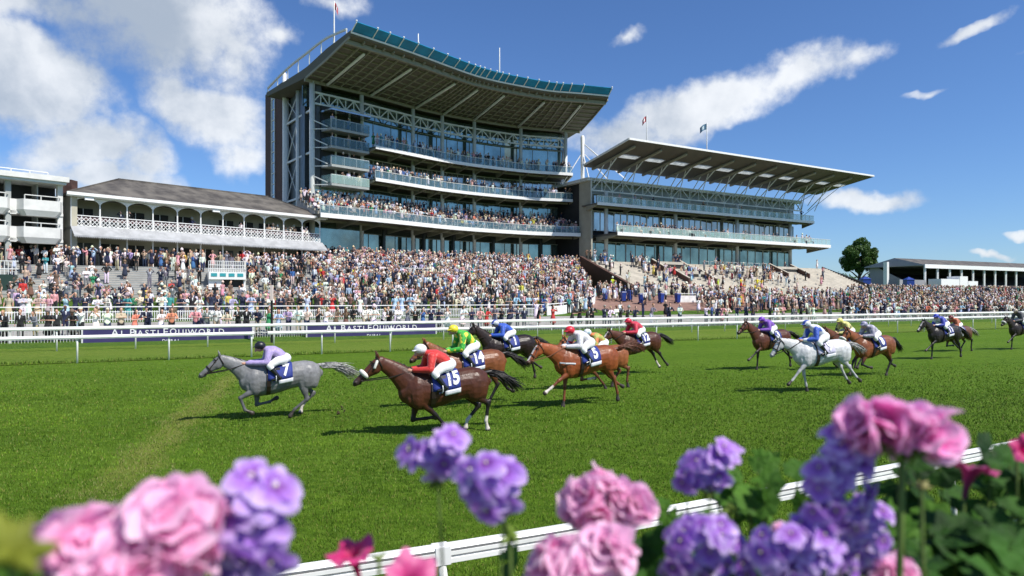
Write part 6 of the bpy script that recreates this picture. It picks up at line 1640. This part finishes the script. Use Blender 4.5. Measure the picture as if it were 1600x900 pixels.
HORSES = [
 dict(px=441, gy=653, turn=-2, sc=.935, pose=POSES['lead'], coat=GREY, points=(.10, .10, .105), grey=1, hair=M_hairb, tailm=M_hairg, poll=(1.46, 1.72), nose=(1.98, 1.26), num='7', tail=(-.95, -.30), tlen=.88, bridle=M_leather, hand=(.92, 0, 1.50), facew=(.16, .16, .165), socks=(3,), lift=.05,
      label='steel grey racehorse alone in the lead wearing blue number 7 cloth',
      j=dict(label='jockey in lilac silks and black helmet crouched on the leading grey', silk=S_('lilac_silk', (.42, .33, .62)), cap=mat('black_cap', (.012, .012, .018), .4), fwd=-.03)),
 dict(px=697, gy=676, turn=-4, pose=POSES['gather'], coat=DBAY, points=BLK, hair=M_hairb, poll=(1.45, 1.80), nose=(2.00, 1.30), num='15', fleece=1, cheek=1, tail=(-.95, -.50), tlen=.74, socks=(2, 3),
      label='dark bay racehorse with white sheepskin noseband wearing number 15 cloth',
      j=dict(label='jockey in bright red silks and white helmet on the number 15 bay', silk=S_('red_silk', (.62, .025, .02)), cap=mat('white_cap', (.78, .78, .80), .35))),
 dict(px=738, gy=634, pose=POSES['fold'], coat=(.22, .075, .028), points=BLK, hair=M_hairb, poll=(1.32, 1.76), nose=(1.78, 1.30), num='14', tail=(-.95, -.55), tlen=.7,
      label='reddish bay racehorse wearing number 14 cloth half hidden behind the red jockey',
      j=dict(label='jockey in green silks and yellow helmet riding upright on number 14', silk=S_('green_silk', (.04, .42, .03), (.75, .65, .04), 'spots', 7), cap=mat('yellow_cap', (.82, .68, .04), .4), up=.12, fwd=-.02)),
 dict(px=797, gy=596, pose=POSES['reach'], coat=DARK, points=BLK, hair=M_hairb, poll=(1.36, 1.86), nose=(1.82, 1.44), num='1', tail=(-.9, -.6), tlen=.6,
      label='nearly black racehorse wearing number 1 cloth in the middle of the group',
      j=dict(label='jockey in royal blue silks and striped helmet on the near black horse', silk=S_('royal_blue_silk', (.02, .09, .50), (.65, .67, .7), 'spots', 2.4), cap=blue_w)),
 dict(px=918, gy=634, turn=2, pose=POSES['reach'], coat=CHES, points=(.17, .055, .024), hair=M_hairc, poll=(1.52, 1.62), nose=(1.92, 1.14), num='5', tail=(-1, .10), tlen=.7, breast=M_clothw, bridle=M_tan, socks=(0,), blaze=1,
      label='bright chestnut racehorse with white breast strap wearing number 5 cloth',
      j=dict(label='jockey in white silks with red sleeve bands and red helmet', silk=S_('white_silk', (.72, .70, .73)), cap=mat('red_cap', (.62, .02, .04), .4), band=S_('red_band_silk', (.6, .02, .06)))),
 dict(px=941, gy=607, pose=POSES['gather'], coat=(.30, .10, .035), points=(.12, .045, .02), hair=M_hairc, poll=(1.40, 1.78), nose=(1.88, 1.34), num='2', tail=(-1, .0), tlen=.6, socks=(1,),
      label='orange chestnut racehorse mostly hidden behind the number 5 horse',
      j=dict(label='jockey in olive and orange silks and pale blue helmet', silk=S_('olive_orange_silk', (.42, .42, .08), (.62, .18, .04), 'spots', 6), cap=silk_mat('pale_blue_cap', (.50, .68, .80), (.75, .78, .8), 'stripes', 30))),
 dict(px=1000, gy=585, turn=3, pose=POSES['stretch'], coat=DBAY, points=BLK, hair=M_hairb, poll=(1.46, 1.60), nose=(1.90, 1.16), num='12', tail=(-.8, -.5), tlen=.62, socks=(3,), blaze=1,
      label='dark bay racehorse with white hind sock at the back of the centre group',
      j=dict(label='jockey in crimson silks and matching crimson helmet on the dark bay', silk=S_('crimson_silk', (.58, .015, .05)), cap=mat('crimson_cap', (.58, .015, .05), .4))),
 dict(px=1206, gy=577, pose=POSES['reach'], coat=(.105, .036, .020), points=BLK, hair=M_hairb, poll=(1.42, 1.84), nose=(1.92, 1.42), num='3', tail=(-.9, -.5), tlen=.6,
      label='brown bay racehorse wearing number 3 cloth heading the second group',
      j=dict(label='jockey in violet silks and violet helmet ahead of the pale grey', silk=S_('violet_silk', (.20, .06, .46)), cap=mat('violet_cap', (.20, .06, .48), .4))),
 dict(px=1285, gy=612, turn=-13, pose=POSES['stretch'], coat=LGREY, points=(.42, .42, .43), grey=1, hair=M_hairb, tailm=M_hairg, poll=(1.50, 1.56), nose=(1.86, 1.06), num='9', tail=(-.9, -.5), tlen=.5, facew=(.4, .4, .41), clothm=mat('lilac_white_cloth', (.50, .48, .62), .7),
      label='pale grey racehorse wearing number 9 cloth nearest the rail flowers',
      j=dict(label='jockey in blue tabard with white sleeves and striped helmet', silk=S_('blue_white_silk', (.03, .10, .52), (.72, .74, .78), 'stripes', 17), cap=blue_w, up=.06)),
 dict(px=1327, gy=577, pose=POSES['tuck'], coat=(.13, .045, .022), points=BLK, hair=M_hairc, poll=(1.46, 1.74), nose=(1.90, 1.26), num='6', tail=(-.9, -.5), tlen=.6,
      label='brown racehorse between the pale grey and the bright bay',
      j=dict(label='jockey in pale yellow and black silks and yellow helmet', silk=S_('pale_yellow_silk', (.66, .62, .20), (.02, .02, .02), 'spots', 5), cap=mat('pale_yellow_cap', (.72, .68, .18), .4), up=.05)),
 dict(px=1367, gy=587, turn=-3, pose=POSES['fold'], coat=(.23, .075, .03), points=BLK, hair=M_hairb, poll=(1.44, 1.76), nose=(1.90, 1.26), num='8', fleece=1, tail=(-.7, -.8), tlen=.6,
      label='bright bay racehorse with sheepskin noseband at the right of the second group',
      j=dict(label='jockey in grey lilac silks and grey lilac helmet', silk=S_('grey_lilac_silk', (.30, .29, .38), (.5, .5, .56), 'spots', 9), cap=mat('grey_lilac_cap', (.30, .29, .42), .4))),
 dict(px=1476, gy=561, turn=-6, pose=POSES['reach'], coat=(.024, .018, .016), points=BLK, hair=M_hairb, poll=(1.36, 1.74), nose=(1.82, 1.26), num='11', tail=(-.8, -.7), tlen=.85, blaze=1,
      label='black racehorse with a long full tail leading the last pair',
      j=dict(label='jockey in blue and white silks on the black horse of the last pair', silk=S_('blue_patch_silk', (.03, .05, .42), (.74, .76, .74), 'spots', 3.2), cap=mat('blue_cap', (.04, .06, .42), .4))),
 dict(px=1497, gy=549, turn=-4, pose=POSES['gather'], coat=(.14, .06, .03), points=BLK, hair=M_hairg, poll=(1.40, 1.76), nose=(1.86, 1.30), num='4', tail=(-.85, -.6), tlen=.7,
      label='brown racehorse with pale tail hidden beside the black horse',
      j=dict(label='jockey in rust orange silks and dark red helmet', silk=S_('rust_silk', (.50, .13, .05)), cap=mat('dark_red_cap', (.18, .03, .03), .4), up=.04)),
 dict(px=1597, gy=546, turn=-5, pose=POSES['reach'], coat=(.03, .021, .018), points=BLK, hair=M_hairb, poll=(1.34, 1.74), nose=(1.80, 1.30), num='10', fleece=1, tail=(-.85, -.6), tlen=.6,
      label='dark racehorse with white noseband entering at the far right edge',
      j=dict(label='jockey in dark grey silks and beige helmet at the far right edge', silk=S_('dark_grey_silk', (.07, .07, .08)), cap=mat('beige_cap', (.38, .32, .26), .4), up=.12)),
]
NH = int(__import__("os").environ.get("NHX", "99"))
for h_ in HORSES[:NH]: ho = build_horse(h_); build_jockey(ho, h_)
# a kicked-up divot behind the leading grey
x, y = at_ground(532, 652); M = MB()
for k in range(14): M.ball((x+random.gauss(0, .05), y+random.gauss(0, .05), .16+random.gauss(0, .05)), random.uniform(.012, .035), 5, 4)
tag(M.build('divot', mat('brown_soil', (.06, .045, .02), .9)), 'clod of brown turf kicked up behind the leading grey', 'divot')
# ------------------------------------------------------------------ near running rail
NR = [(-9.5, .95), (-6.2, 2.55), (-3.9, 3.65), (-1.67, 4.63), (-.12, 5.30), (1.68, 6.2), (5.6, 8.32), (6.69, 8.92), (12, 11.7), (20, 15.9), (32, 22.2)]
NRs = catmull(NR, 5)
o = thing('running_rail', 'near white running rail with grooved top just beyond the flowers', 'rail', (-.12, 5.3, 0))
M = MB(); rail_profile_bar(M, [(p.x, p.y, 1.19) for p in NRs], .115, .125, groove=True); part('rail', M, M_plastic, o)
Gm = MB()
for sgn in (-1, 1):
    L = offset(NRs, sgn*.050)
    for z in (1.183, 1.221):
        for i in range(len(L)-1): Gm.bar((L[i].x, L[i].y, z+.0), (L[i+1].x, L[i+1].y, z+.0), .012, .009)
part('groove', Gm, mat('grey_groove_bar', (.16, .16, .16), .8), o)  # grey bars running along the rail's grooves
acc_, tgt = 0.0, []
for i in range(len(NRs)-1):
    a, c = NRs[i], NRs[i+1]; seg = (c-a).length; k = 0
    while acc_ + seg > 0 and True:
        nxt = (len(tgt))*3.18 + .35
        if acc_ <= nxt < acc_+seg: tgt.append((a.lerp(c, (nxt-acc_)/seg), (c-a).normalized()))
        else: break
    acc_ += seg
# phase the posts so that one stands at the joint left of the middle geranium
for p, t_ in tgt:
    n_ = Vector((-t_.y, t_.x))
    b0 = p - n_*.10
    M = MB().tube([(b0.x-n_.x*.0, b0.y-n_.y*.0, -.1), (b0.x, b0.y, .75), (b0.x+n_.x*.02, b0.y+n_.y*.02, .98), (p.x-n_.x*.02, p.y-n_.y*.02, 1.13)], [.036, .036, .034, .03], seg=10, cap=False)
    pp = part('post', M, M_plastic, o, smooth=True)
    q = MB().bar((p.x-t_.x*.06, p.y-t_.y*.06, 1.185), (p.x+t_.x*.06, p.y+t_.y*.06, 1.185), .122, .132).build('joint_sleeve', M_white); q.parent = pp

# ------------------------------------------------------------------ flower trough in front of the camera
def campt(px, py, Y): return Vector(((px-800)/1067*Y, Y, H-(py-466)/1067*Y))
v0t, v1t, zt_ = .40, .78, 2.60
def tq(u0, u1, v0, v1): return [uv(u0, v0), uv(u1, v0), uv(u1, v1), uv(u0, v1)]
M_trough = mat('dark_blue_green_trough', (.03, .055, .065), .45, .2, 4)
M_soil = mat('potting_soil', (.03, .022, .016), .95, .3, 30, .5, 60)
TR = thing('flower_trough', 'long dark blue green flower trough packed with blooms and leaves', 'planter', (*uv(.8, .6), 2.3))
part('side', MB().prism(tq(-1.6, 3.4, v1t-.03, v1t), 2.3, zt_), M_trough, TR); part('side', MB().prism(tq(-1.6, 3.4, v0t, v0t+.03), 2.3, 2.5), M_trough, TR)
part('rim', MB().prism(tq(-1.6, 3.4, v1t-.055, v1t+.03), zt_+.002, zt_+.022), M_trough, TR)
part('soil', MB().prism(tq(-1.57, 3.37, v0t+.03, v1t-.03), 2.3, 2.44), M_soil, TR)
PW = MB().prism(tq(-1.8, 3.6, .30, .86), 0, 2.298).build('parapet', M_conc); tag(PW, 'concrete parapet under the flower trough', 'wall')

def petal_mat(name, deep, mid, pale, scale=26, trans=.35):
    m = bpy.data.materials.new(name); m.use_nodes = True; t = m.node_tree; n = NB(t); p = t.nodes['Principled BSDF']; p.inputs['Roughness'].default_value = .55; p.inputs['Sheen Weight'].default_value = .15
    at = n.n('ShaderNodeAttribute', attribute_name='pt'); s = n.n('ShaderNodeSeparateColor'); t.links.new(at.outputs['Color'], s.inputs[0])
    vec = n.n('ShaderNodeTexCoord').outputs['Object']; f, _ = n.noise(vec, scale, 3, .5)
    k = n.m('ADD', s.outputs[0], n.m('MULTIPLY', n.m('SUBTRACT', f, .5), .7))
    c = n.mix(n.ss(k, .0, .40), deep, mid); c = n.mix(n.ss(k, .40, 1.05), c, pale)
    c = n.mix(n.m('MULTIPLY', s.outputs[1], .55), c, mid, 'MIX')
    t.links.new(c, p.inputs['Base Color']); tr = n.n('ShaderNodeBsdfTranslucent'); t.links.new(c, tr.inputs[0]); mx = n.n('ShaderNodeMixShader'); mx.inputs[0].default_value = trans
    f3, _ = n.noise(vec, 120, 3, .5); bp = n.n('ShaderNodeBump'); bp.inputs['Strength'].default_value = .3; bp.inputs['Distance'].default_value = .002
    t.links.new(f3, bp.inputs['Height']); t.links.new(bp.outputs[0], p.inputs['Normal'])
    t.links.new(p.outputs[0], mx.inputs[1]); t.links.new(tr.outputs[0], mx.inputs[2]); t.links.new(mx.outputs[0], t.nodes['Material Output'].inputs[0]); MATS[name] = m; return m
M_pink = petal_mat('pink_geranium_petal', (.88, .10, .42), (.96, .42, .71), (.98, .75, .90), 18, .45)
M_pink2 = petal_mat('orchid_pink_petal', (.82, .09, .48), (.95, .37, .73), (.97, .64, .87), 18, .45)
M_purp = petal_mat('purple_flower_petal', (.24, .03, .38), (.47, .21, .74), (.76, .60, .94), 30, .4)
M_mag = petal_mat('magenta_petunia_petal', (.22, .004, .05), (.62, .01, .14), (.80, .08, .32), 30, .4)
M_dmag = petal_mat('dark_magenta_petunia_petal', (.08, .002, .03), (.24, .006, .08), (.36, .03, .14), 30, .2)
M_yell = mat('flower_eye', (.75, .72, .45), .6)
M_stem = mat('flower_stem', (.12, .19, .035), .6, .3, 30, trans=.2)
M_bud = mat('green_bud', (.20, .30, .04), .6, .3, 60, trans=.3)
M_leaf = mat('bright_leaf', (.085, .20, .022), .6, .4, 14, .3, 120, trans=.35, spec=.2, col2=(.035, .10, .012))
M_leaf2 = mat('shade_toned_leaf', (.036, .105, .014), .6, .4, 14, .3, 120, trans=.2, spec=.15, col2=(.010, .034, .006))  # leaf green darkened so the colour carries the corner's shadow

class PM:
    """petal mesh with a per-vertex root-to-tip value"""
    def __init__(s): s.v = []; s.f = []; s.a = []; s.mi = []
    def petal(s, base, d, nrm, L, Wd, curl=.3, cup=.2, wav=.08, rnd=random, nu=5, nv=4, rag=0.0, mi=0, g=None):
        d = d.normalized(); nrm = (nrm - d*nrm.dot(d)).normalized(); sd = d.cross(nrm); o = len(s.v); ph = rnd.uniform(0, 6.28); g = rnd.random() if g is None else g
        for i in range(nu+1):
            t = i/nu; w_ = Wd*(math.sin(math.pi*min(1, t*.80+.10))**.75) if i < nu else Wd*.62
            for j in range(nv+1):
                q = (j/nv-.5)*2; tt = t*(1 - .16*q*q*t) + (rag*math.sin(q*6+ph) if i == nu else 0)
                z = curl*L*t*t*(-1) + cup*Wd*q*q + wav*L*math.sin(3*q+ph)*t
                s.v.append(base + d*(L*tt) + sd*(w_*q*.5) + nrm*z); s.a.append((t, g))
        for i in range(nu):
            for j in range(nv): s.f.append((o+i*(nv+1)+j, o+i*(nv+1)+j+1, o+(i+1)*(nv+1)+j+1, o+(i+1)*(nv+1)+j)); s.mi.append(mi)
    def ball(s, c, r, mi=1):
        m = MB().ball(c, r, 6, 4); o = len(s.v); s.v += [Vector(p) for p in m.v]; s.a += [(.5, .5)]*len(m.v); s.f += [tuple(o+i for i in f) for f in m.f]; s.mi += [mi]*len(m.f)
    def build(s, name, mats, parent):
        me = bpy.data.meshes.new(name); me.from_pydata([tuple(p) for p in s.v], [], s.f)
        for m in mats: me.materials.append(m)
        me.polygons.foreach_set('material_index', s.mi); me.polygons.foreach_set('use_smooth', [True]*len(s.f))
        at = me.color_attributes.new('pt', 'FLOAT_COLOR', 'POINT'); at.data.foreach_set('color', [x for a in s.a for x in (a[0], a[1], 0, 1)])
        o = bpy.data.objects.new(name, me); C.objects.link(o); o.parent = parent
        o.matrix_parent_inverse = Matrix.Translation(-Vector(parent.location)); return o
def rdir(r, up=0.0, toward=None):
    while True:
        v = Vector((r.gauss(0, 1), r.gauss(0, 1), r.gauss(0, 1))).normalized()
        if v.z > up: return v
def floret(P, c, ax, r, rnd, n=5, L=.02, Wd=.017, mi=0, ruffle=.12, cone=.35, layers=1):
    t = ax.orthogonal().normalized(); t = Matrix.Rotation(rnd.uniform(0, 6.28), 3, ax) @ t
    for l in range(layers):
        for k in range(n):
            d = Matrix.Rotation(2*math.pi*(k+.5*l)/n + rnd.uniform(-.15, .15), 3, ax) @ t
            dd = (d*(1-cone*(1+l*.6)*.6) + ax*cone*(1+l*.7)).normalized(); P.petal(c, dd, ax, L*rnd.uniform(.85, 1.15)*(1-.18*l), Wd*rnd.uniform(.85, 1.15), rnd.uniform(.05, .35), .12, ruffle, rnd, mi=mi)
def stem(parent, pts, r0=.0022, r1=.0018, m=None):
    M = MB(); n = len(pts); M.tube(pts, [r0+(r1-r0)*i/(n-1) for i in range(n)], seg=6); q = M.build('stem', m or M_stem, smooth=True); q.parent = parent
    q.matrix_parent_inverse = Matrix.Translation(-Vector(parent.location)); return q
def geranium(px, py, Y, rx, rz, nfl, label, seed, L=.019, m=None, base=None, cs=None, bend=0):
    rnd = random.Random(seed); c = campt(px, py, Y); o = thing('geranium', label, 'flower', (c.x, c.y, 2.45)); P = PM(); m = m or M_pink
    sub = cs or [(0, 0, 0, 1)]
    for (dx, dy, dz, sc) in sub:
        cc = c + Vector((dx, dy, dz))
        for i in range(int(nfl*sc)):
            v = rdir(rnd, -.35); rr = rnd.uniform(.62, 1.0)
            q = cc + Vector((v.x*rx*sc*rr, v.y*rx*sc*rr*.9, v.z*rz*sc*rr)); ax = (v + rdir(rnd, -1)*.35 + Vector((0, 0, .15))).normalized()
            floret(P, q - ax*L*.3, ax, L, rnd, 5, L*1.25*rnd.uniform(.8, 1.2), L*1.5, ruffle=.10, cone=rnd.uniform(.15, .6), layers=2)
    P.build('flower_head', [m], o)
    bz = c - Vector((0, 0, rz*.9)); ft = Vector((c.x+bend, c.y+.02, 2.45))
    st = stem(o, [ft, ft.lerp(bz, .5)+Vector((rnd.uniform(-.006, .006), 0, 0)), bz], .0038, .0032)
    M = MB()
    for i in range(22):
        v = rdir(rnd, -.2); M.tube([bz, bz + Vector((v.x*rx*.45, v.y*rx*.45, abs(v.z)*rz*.5)), bz + Vector((v.x*rx*.8, v.y*rx*.8, rz*.35+v.z*rz*.4))], [.0014, .0011, .0016], seg=5)
    q = M.build('pedicel', M_stem, smooth=True); q.parent = o; q.matrix_parent_inverse = Matrix.Translation(-Vector(o.location))
    M = MB()
    for i in range(6): M.ball(bz + Vector((rnd.uniform(-.4, .4)*rx, rnd.uniform(-.5, .0)*rx, rnd.uniform(-.1, .25)*rz)), (.0028, .0028, .0045), 6, 5)
    q = M.build('bud', M_bud, smooth=True); q.parent = o; q.matrix_parent_inverse = Matrix.Translation(-Vector(o.location)); return o
def purple(px, py, Y, rx, rz, nfl, label, seed, L=.0105, lobes=None, stemto=None):
    rnd = random.Random(seed); c = campt(px, py, Y); o = thing('purple_flower', label, 'flower', (c.x, c.y, 2.45)); P = PM()
    ns = max(4, nfl//4); subs = []
    for k in range(ns):
        a = 2*math.pi*(k+rnd.uniform(-.3, .3))/ns; f_ = rnd.uniform(.55, 1.0) if k else .1; subs.append(Vector((math.cos(a)*f_, rnd.uniform(-.5, .5), math.sin(a)*f_)))
    for i in range(nfl):
        sc_ = subs[i % ns]; v = Vector((sc_.x + rnd.gauss(0, .22), sc_.y*.6 - .2 + rnd.gauss(0, .2), sc_.z + rnd.gauss(0, .22))); q = c + Vector((v.x*rx, v.y*rx*.8, v.z*rz))
        ax = (v*.8 + Vector((rnd.uniform(-.3, .3), -.35, rnd.uniform(-.1, .3)))).normalized(); dn = (Vector((0, 0, -1)) - ax*Vector((0, 0, -1)).dot(ax)).normalized()
        g = rnd.random()*.8
        for a in (-62, 0, 62): d = Matrix.Rotation(R(a), 3, ax) @ dn; P.petal(q, (d+ax*.25).normalized(), ax, L*rnd.uniform(1.0, 1.45), L*1.1, .25, .10, .08, rnd, g=g)
        for a in (148, 212): d = Matrix.Rotation(R(a), 3, ax) @ dn; P.petal(q, (d+ax*.35).normalized(), ax, L*.85, L*.8, .2, .1, .06, rnd, g=g)
        P.ball(q + ax*L*.12, L*.09)
    P.build('flower_head', [M_purp, M_yell], o)
    ft = Vector((c.x+rnd.uniform(-.01, .01), c.y+.01, 2.45)) if stemto is None else stemto
    stem(o, [ft, ft.lerp(c, .6)+Vector((rnd.uniform(-.008, .008), 0, 0)), c], .0018, .0013)
    M = MB()
    for i in range(10): z = rnd.uniform(-1.5, -.7)*rz; a = rnd.uniform(0, 6.28); M.ball(c + Vector((math.cos(a)*.006, math.sin(a)*.006, z)), (.0025, .0025, .004), 6, 4)
    q = M.build('bud', M_bud, smooth=True); q.parent = o; q.matrix_parent_inverse = Matrix.Translation(-Vector(o.location)); return o
def petunia(px, py, Y, r, ax, label, seed, m=None, m2=None):
    rnd = random.Random(seed); c = campt(px, py, Y); o = thing('petunia', label, 'flower', (c.x, c.y, 2.45)); P = PM(); ax = Vector(ax).normalized(); m = m or M_mag
    t = ax.orthogonal().normalized(); n = 40; prof = [(-1.5, .10), (-1.0, .14), (-.5, .24), (-.12, .42), (0, .72), (-.06, 1.0)]; o0 = 0
    for zi, (z, rr) in enumerate(prof):
        for k in range(n):
            a = 2*math.pi*k/n; w_ = 1 + (.13*math.cos(5*a) + .05*math.sin(11*a+seed))*(zi/5)**2; d = Matrix.Rotation(a, 3, ax) @ t
            P.v.append(c + d*(r*rr*w_) + ax*(r*(z + (.14*math.sin(5*a+1) + .07*math.sin(13*a))*(zi/5)**2))); P.a.append((zi/5, .5+.4*math.sin(5*a)))
    for zi in range(5):
        for k in range(n): P.f.append((zi*n+k, zi*n+(k+1) % n, (zi+1)*n+(k+1) % n, (zi+1)*n+k)); P.mi.append(0)
    P.build('flower_head', [m], o); b0 = c - ax*r*1.5; ft = Vector((b0.x, b0.y, 2.45)); stem(o, [ft, ft.lerp(b0, .6), b0], .0018, .0016); return o
def leaf_shape(M, c, d, nrm, r, rnd, lobes=7):
    """rounded lobed pelargonium leaf with pleats, stalk side at -d"""
    d = d.normalized(); nrm = (nrm - d*nrm.dot(d)).normalized(); sd = d.cross(nrm); o = len(M.v); n = 28; rings = 4
    M.v.append(tuple(c - nrm*r*.10))
    for i in range(1, rings+1):
        f = i/rings
        for k in range(n):
            a = -math.pi*.93 + 2*math.pi*.93*k/(n-1); rr = r*f*(1 + .10*math.cos(lobes*a)*f + .03*math.sin(23*a)*f); pl = r*.055*f*math.cos(2*lobes*a*.5+.4) + r*.16*f*f*math.sin(a*1.5+rnd.random()*.05)*.5
            M.v.append(tuple(c + d*(rr*math.cos(a)) + sd*(rr*math.sin(a)) + nrm*(pl - .10*r*f*f + r*.12*f)))
    for k in range(n-1): M.f.append((o, o+1+k, o+2+k)); M.mi.append(M.cur)
    for i in range(rings-1):
        for k in range(n-1): M.f.append((o+1+i*n+k, o+1+(i+1)*n+k, o+2+(i+1)*n+k, o+2+i*n+k)); M.mi.append(M.cur)
def leafy(px, py, Y, w, h, nl, r, m, label, seed, dep=.10, name='leafy_plant'):
    rnd = random.Random(seed); c = campt(px, py, Y); o = thing(name, label, 'plant', (c.x, c.y, 2.45)); root = Vector((c.x, c.y, 2.45))
    for part_i, share in (('leaf', 1),):
        for i in range(nl):
            q = c + Vector((rnd.uniform(-1, 1)*w, rnd.uniform(-1, 1)*dep, rnd.uniform(-1, 1)*h)); M = MB().mat(m)
            nrm = (Vector((rnd.uniform(-.6, .6), -rnd.uniform(.0, .9), rnd.uniform(.35, 1)))).normalized(); d = Vector((rnd.uniform(-1, 1), rnd.uniform(-.8, .2), rnd.uniform(-.5, .3)))
            leaf_shape(M, q, d, nrm, r*rnd.uniform(.65, 1.25), rnd)
            me = M.mesh('leaf'); me.polygons.foreach_set('use_smooth', [True]*len(me.polygons)); l_ = bpy.data.objects.new('leaf', me); C.objects.link(l_); l_.parent = o
            l_.matrix_parent_inverse = Matrix.Translation(-Vector(o.location))
            s_ = MB().tube([q, q.lerp(root, .4)+Vector((0, .01, -.01)), root.lerp(q, .15)], [.0012, .0015, .0018], seg=5).build('stalk', M_stem); s_.parent = l_
    return o
geranium(210, 862, .47, .031, .027, 11, 'large pale pink geranium head at the lower left beside lilac blooms', 11, .022, cs=[(-.030, 0, -.004, .85), (.024, .01, .012, .95), (-.002, -.01, -.018, 1.0), (.016, -.01, -.012, .8)])
geranium(1410, 682, .64, .027, .021, 11, 'large orchid pink geranium head standing highest on a thick stem', 12, .0215, m=M_pink2, cs=[(-.022, 0, .006, .85), (.022, .0, -.003, .95)], bend=-.012)
geranium(940, 785, .74, .034, .029, 19, 'round bright pink geranium head in front of the rail, centre right', 13, .021, cs=[(-.004, 0, 0, 1), (.034, .0, -.006, .5)])
geranium(893, 897, .66, .040, .024, 20, 'soft pink geranium head cut off by the frame bottom below the round one', 14, .022, cs=[(0, 0, 0, 1), (.03, 0, .024, .45)])
geranium(1225, 838, .74, .012, .012, 6, 'tiny hot pink geranium buds opening among the purple blooms', 15, .010)
geranium(1385, 905, .70, .025, .016, 12, 'low pink geranium head peeping out under the purple column', 16, .016)
purple(400, 812, .52, .030, .034, 20, 'broad lilac bloom cluster touching the lower left pink geranium', 21, .020)
purple(682, 712, .70, .026, .022, 16, 'small purple bloom cluster on a thin stem below the number 15 horse', 22, .0155)
purple(787, 748, .66, .032, .028, 17, 'purple bloom cluster second from the thin stem, left of the round geranium', 23, .0180)
purple(1106, 732, .78, .028, .024, 22, 'violet bloom cluster above the leafy tuft right of the round geranium', 24, .0145)
purple(1312, 752, .66, .028, .042, 40, 'tall violet bloom column just left of the highest geranium', 25, .0135)
purple(1104, 858, .70, .036, .034, 44, 'rounded lilac bloom cluster low beside the leafy tuft', 26, .0140)
purple(1250, 872, .66, .042, .034, 52, 'wide violet bloom cluster along the bottom under the violet column', 27, .0140)
purple(1345, 842, .70, .026, .036, 34, 'dense violet cluster leaning right below the column', 28, .0130)
purple(380, 905, .52, .022, .016, 10, 'lilac florets at the very bottom under the broad cluster', 29, .0150)
petunia(549, 860, .72, .024, (-.2, -.25, 1), 'magenta petunia trumpet seen from the side near the rail start', 31)
petunia(645, 897, .64, .025, (.35, -.5, .8), 'pink magenta petunia opening to the right, bottom centre', 32, petal_mat('rose_petunia_petal', (.45, .01, .10), (.72, .06, .28), (.84, .28, .50), 30, .4))
petunia(1518, 728, .80, .026, (.3, .1, 1), 'dark wine petunia in shade right of the highest geranium', 33, M_dmag)
petunia(1604, 702, .78, .016, (-.2, -.8, .4), 'small hot pink petunia cut by the right frame edge', 34)
# leaves and buds
leafy(1195, 775, .95, .070, .045, 34, .018, M_leaf, 'bright green lobed leaves behind the violet blooms', 41)
leafy(1075, 800, .90, .030, .030, 9, .016, M_leaf, 'small sunlit leaves right of the round geranium', 42)
leafy(1040, 885, .85, .060, .030, 14, .026, M_leaf2, 'shaded leaves at the bottom between the pink and lilac blooms', 43)
leafy(1420, 870, .80, .065, .045, 24, .025, M_leaf, 'broad mid green leaves under the highest geranium', 44)
leafy(1540, 815, .85, .10, .070, 58, .026, M_leaf2, 'mass of dark shaded leaves filling the lower right corner', 45, dep=.16)
leafy(1500, 895, .72, .12, .03, 34, .027, M_leaf2, 'lowest dark leaves along the bottom right edge', 46)
leafy(1590, 760, .95, .05, .03, 6, .030, M_leaf, 'few sunlit leaves at the right edge', 47)
leafy(1240, 905, .80, .10, .02, 12, .026, M_leaf2, 'dark leaves under the wide violet cluster', 48)
leafy(840, 925, .85, .12, .012, 8, .02, M_leaf2, 'low leaves along the bottom edge near the centre', 49)
def budspray(px, py, Y, r, n, label, seed, m=None, L=.010):
    rnd = random.Random(seed); c = campt(px, py, Y); o = thing('bud_spray', label, 'plant', (c.x, c.y, 2.45)); M = MB()
    for i in range(n):
        v = rdir(rnd, -.3); q = c + v*r*rnd.uniform(.3, 1); M.tube([q - v*L*.5, q, q + v*L*.6], [L*.22, L*.30, L*.10], seg=7)
    q = M.build('bud', m or M_bud, smooth=True); q.parent = o; q.matrix_parent_inverse = Matrix.Translation(-Vector(o.location))
    stem(o, [Vector((c.x, c.y, 2.45)), Vector((c.x+.004, c.y, (c.z+2.45)/2)), c]); return o
budspray(797, 838, .66, .009, 12, 'green bud cluster on a stem in front of the rail post', 51)
budspray(1140, 800, .78, .006, 8, 'little buds on a slanting stem under the violet cluster', 52)
budspray(592, 872, .66, .005, 6, 'tiny bright buds between the two petunias', 53, L=.008)
budspray(18, 868, .30, .013, 20, 'blurred yellow green leaf spray at the left edge', 54, mat('yellow_green_leaf', (.26, .29, .03), .6, .4, 20, trans=.4), .015)
budspray(20, 915, .45, .022, 12, 'green stalks below the yellow spray at the left edge', 55, M_leaf, .022)
budspray(1440, 762, .66, .007, 7, 'olive buds hanging under the highest geranium', 56, mat('olive_bud', (.22, .2, .06), .6), .009)
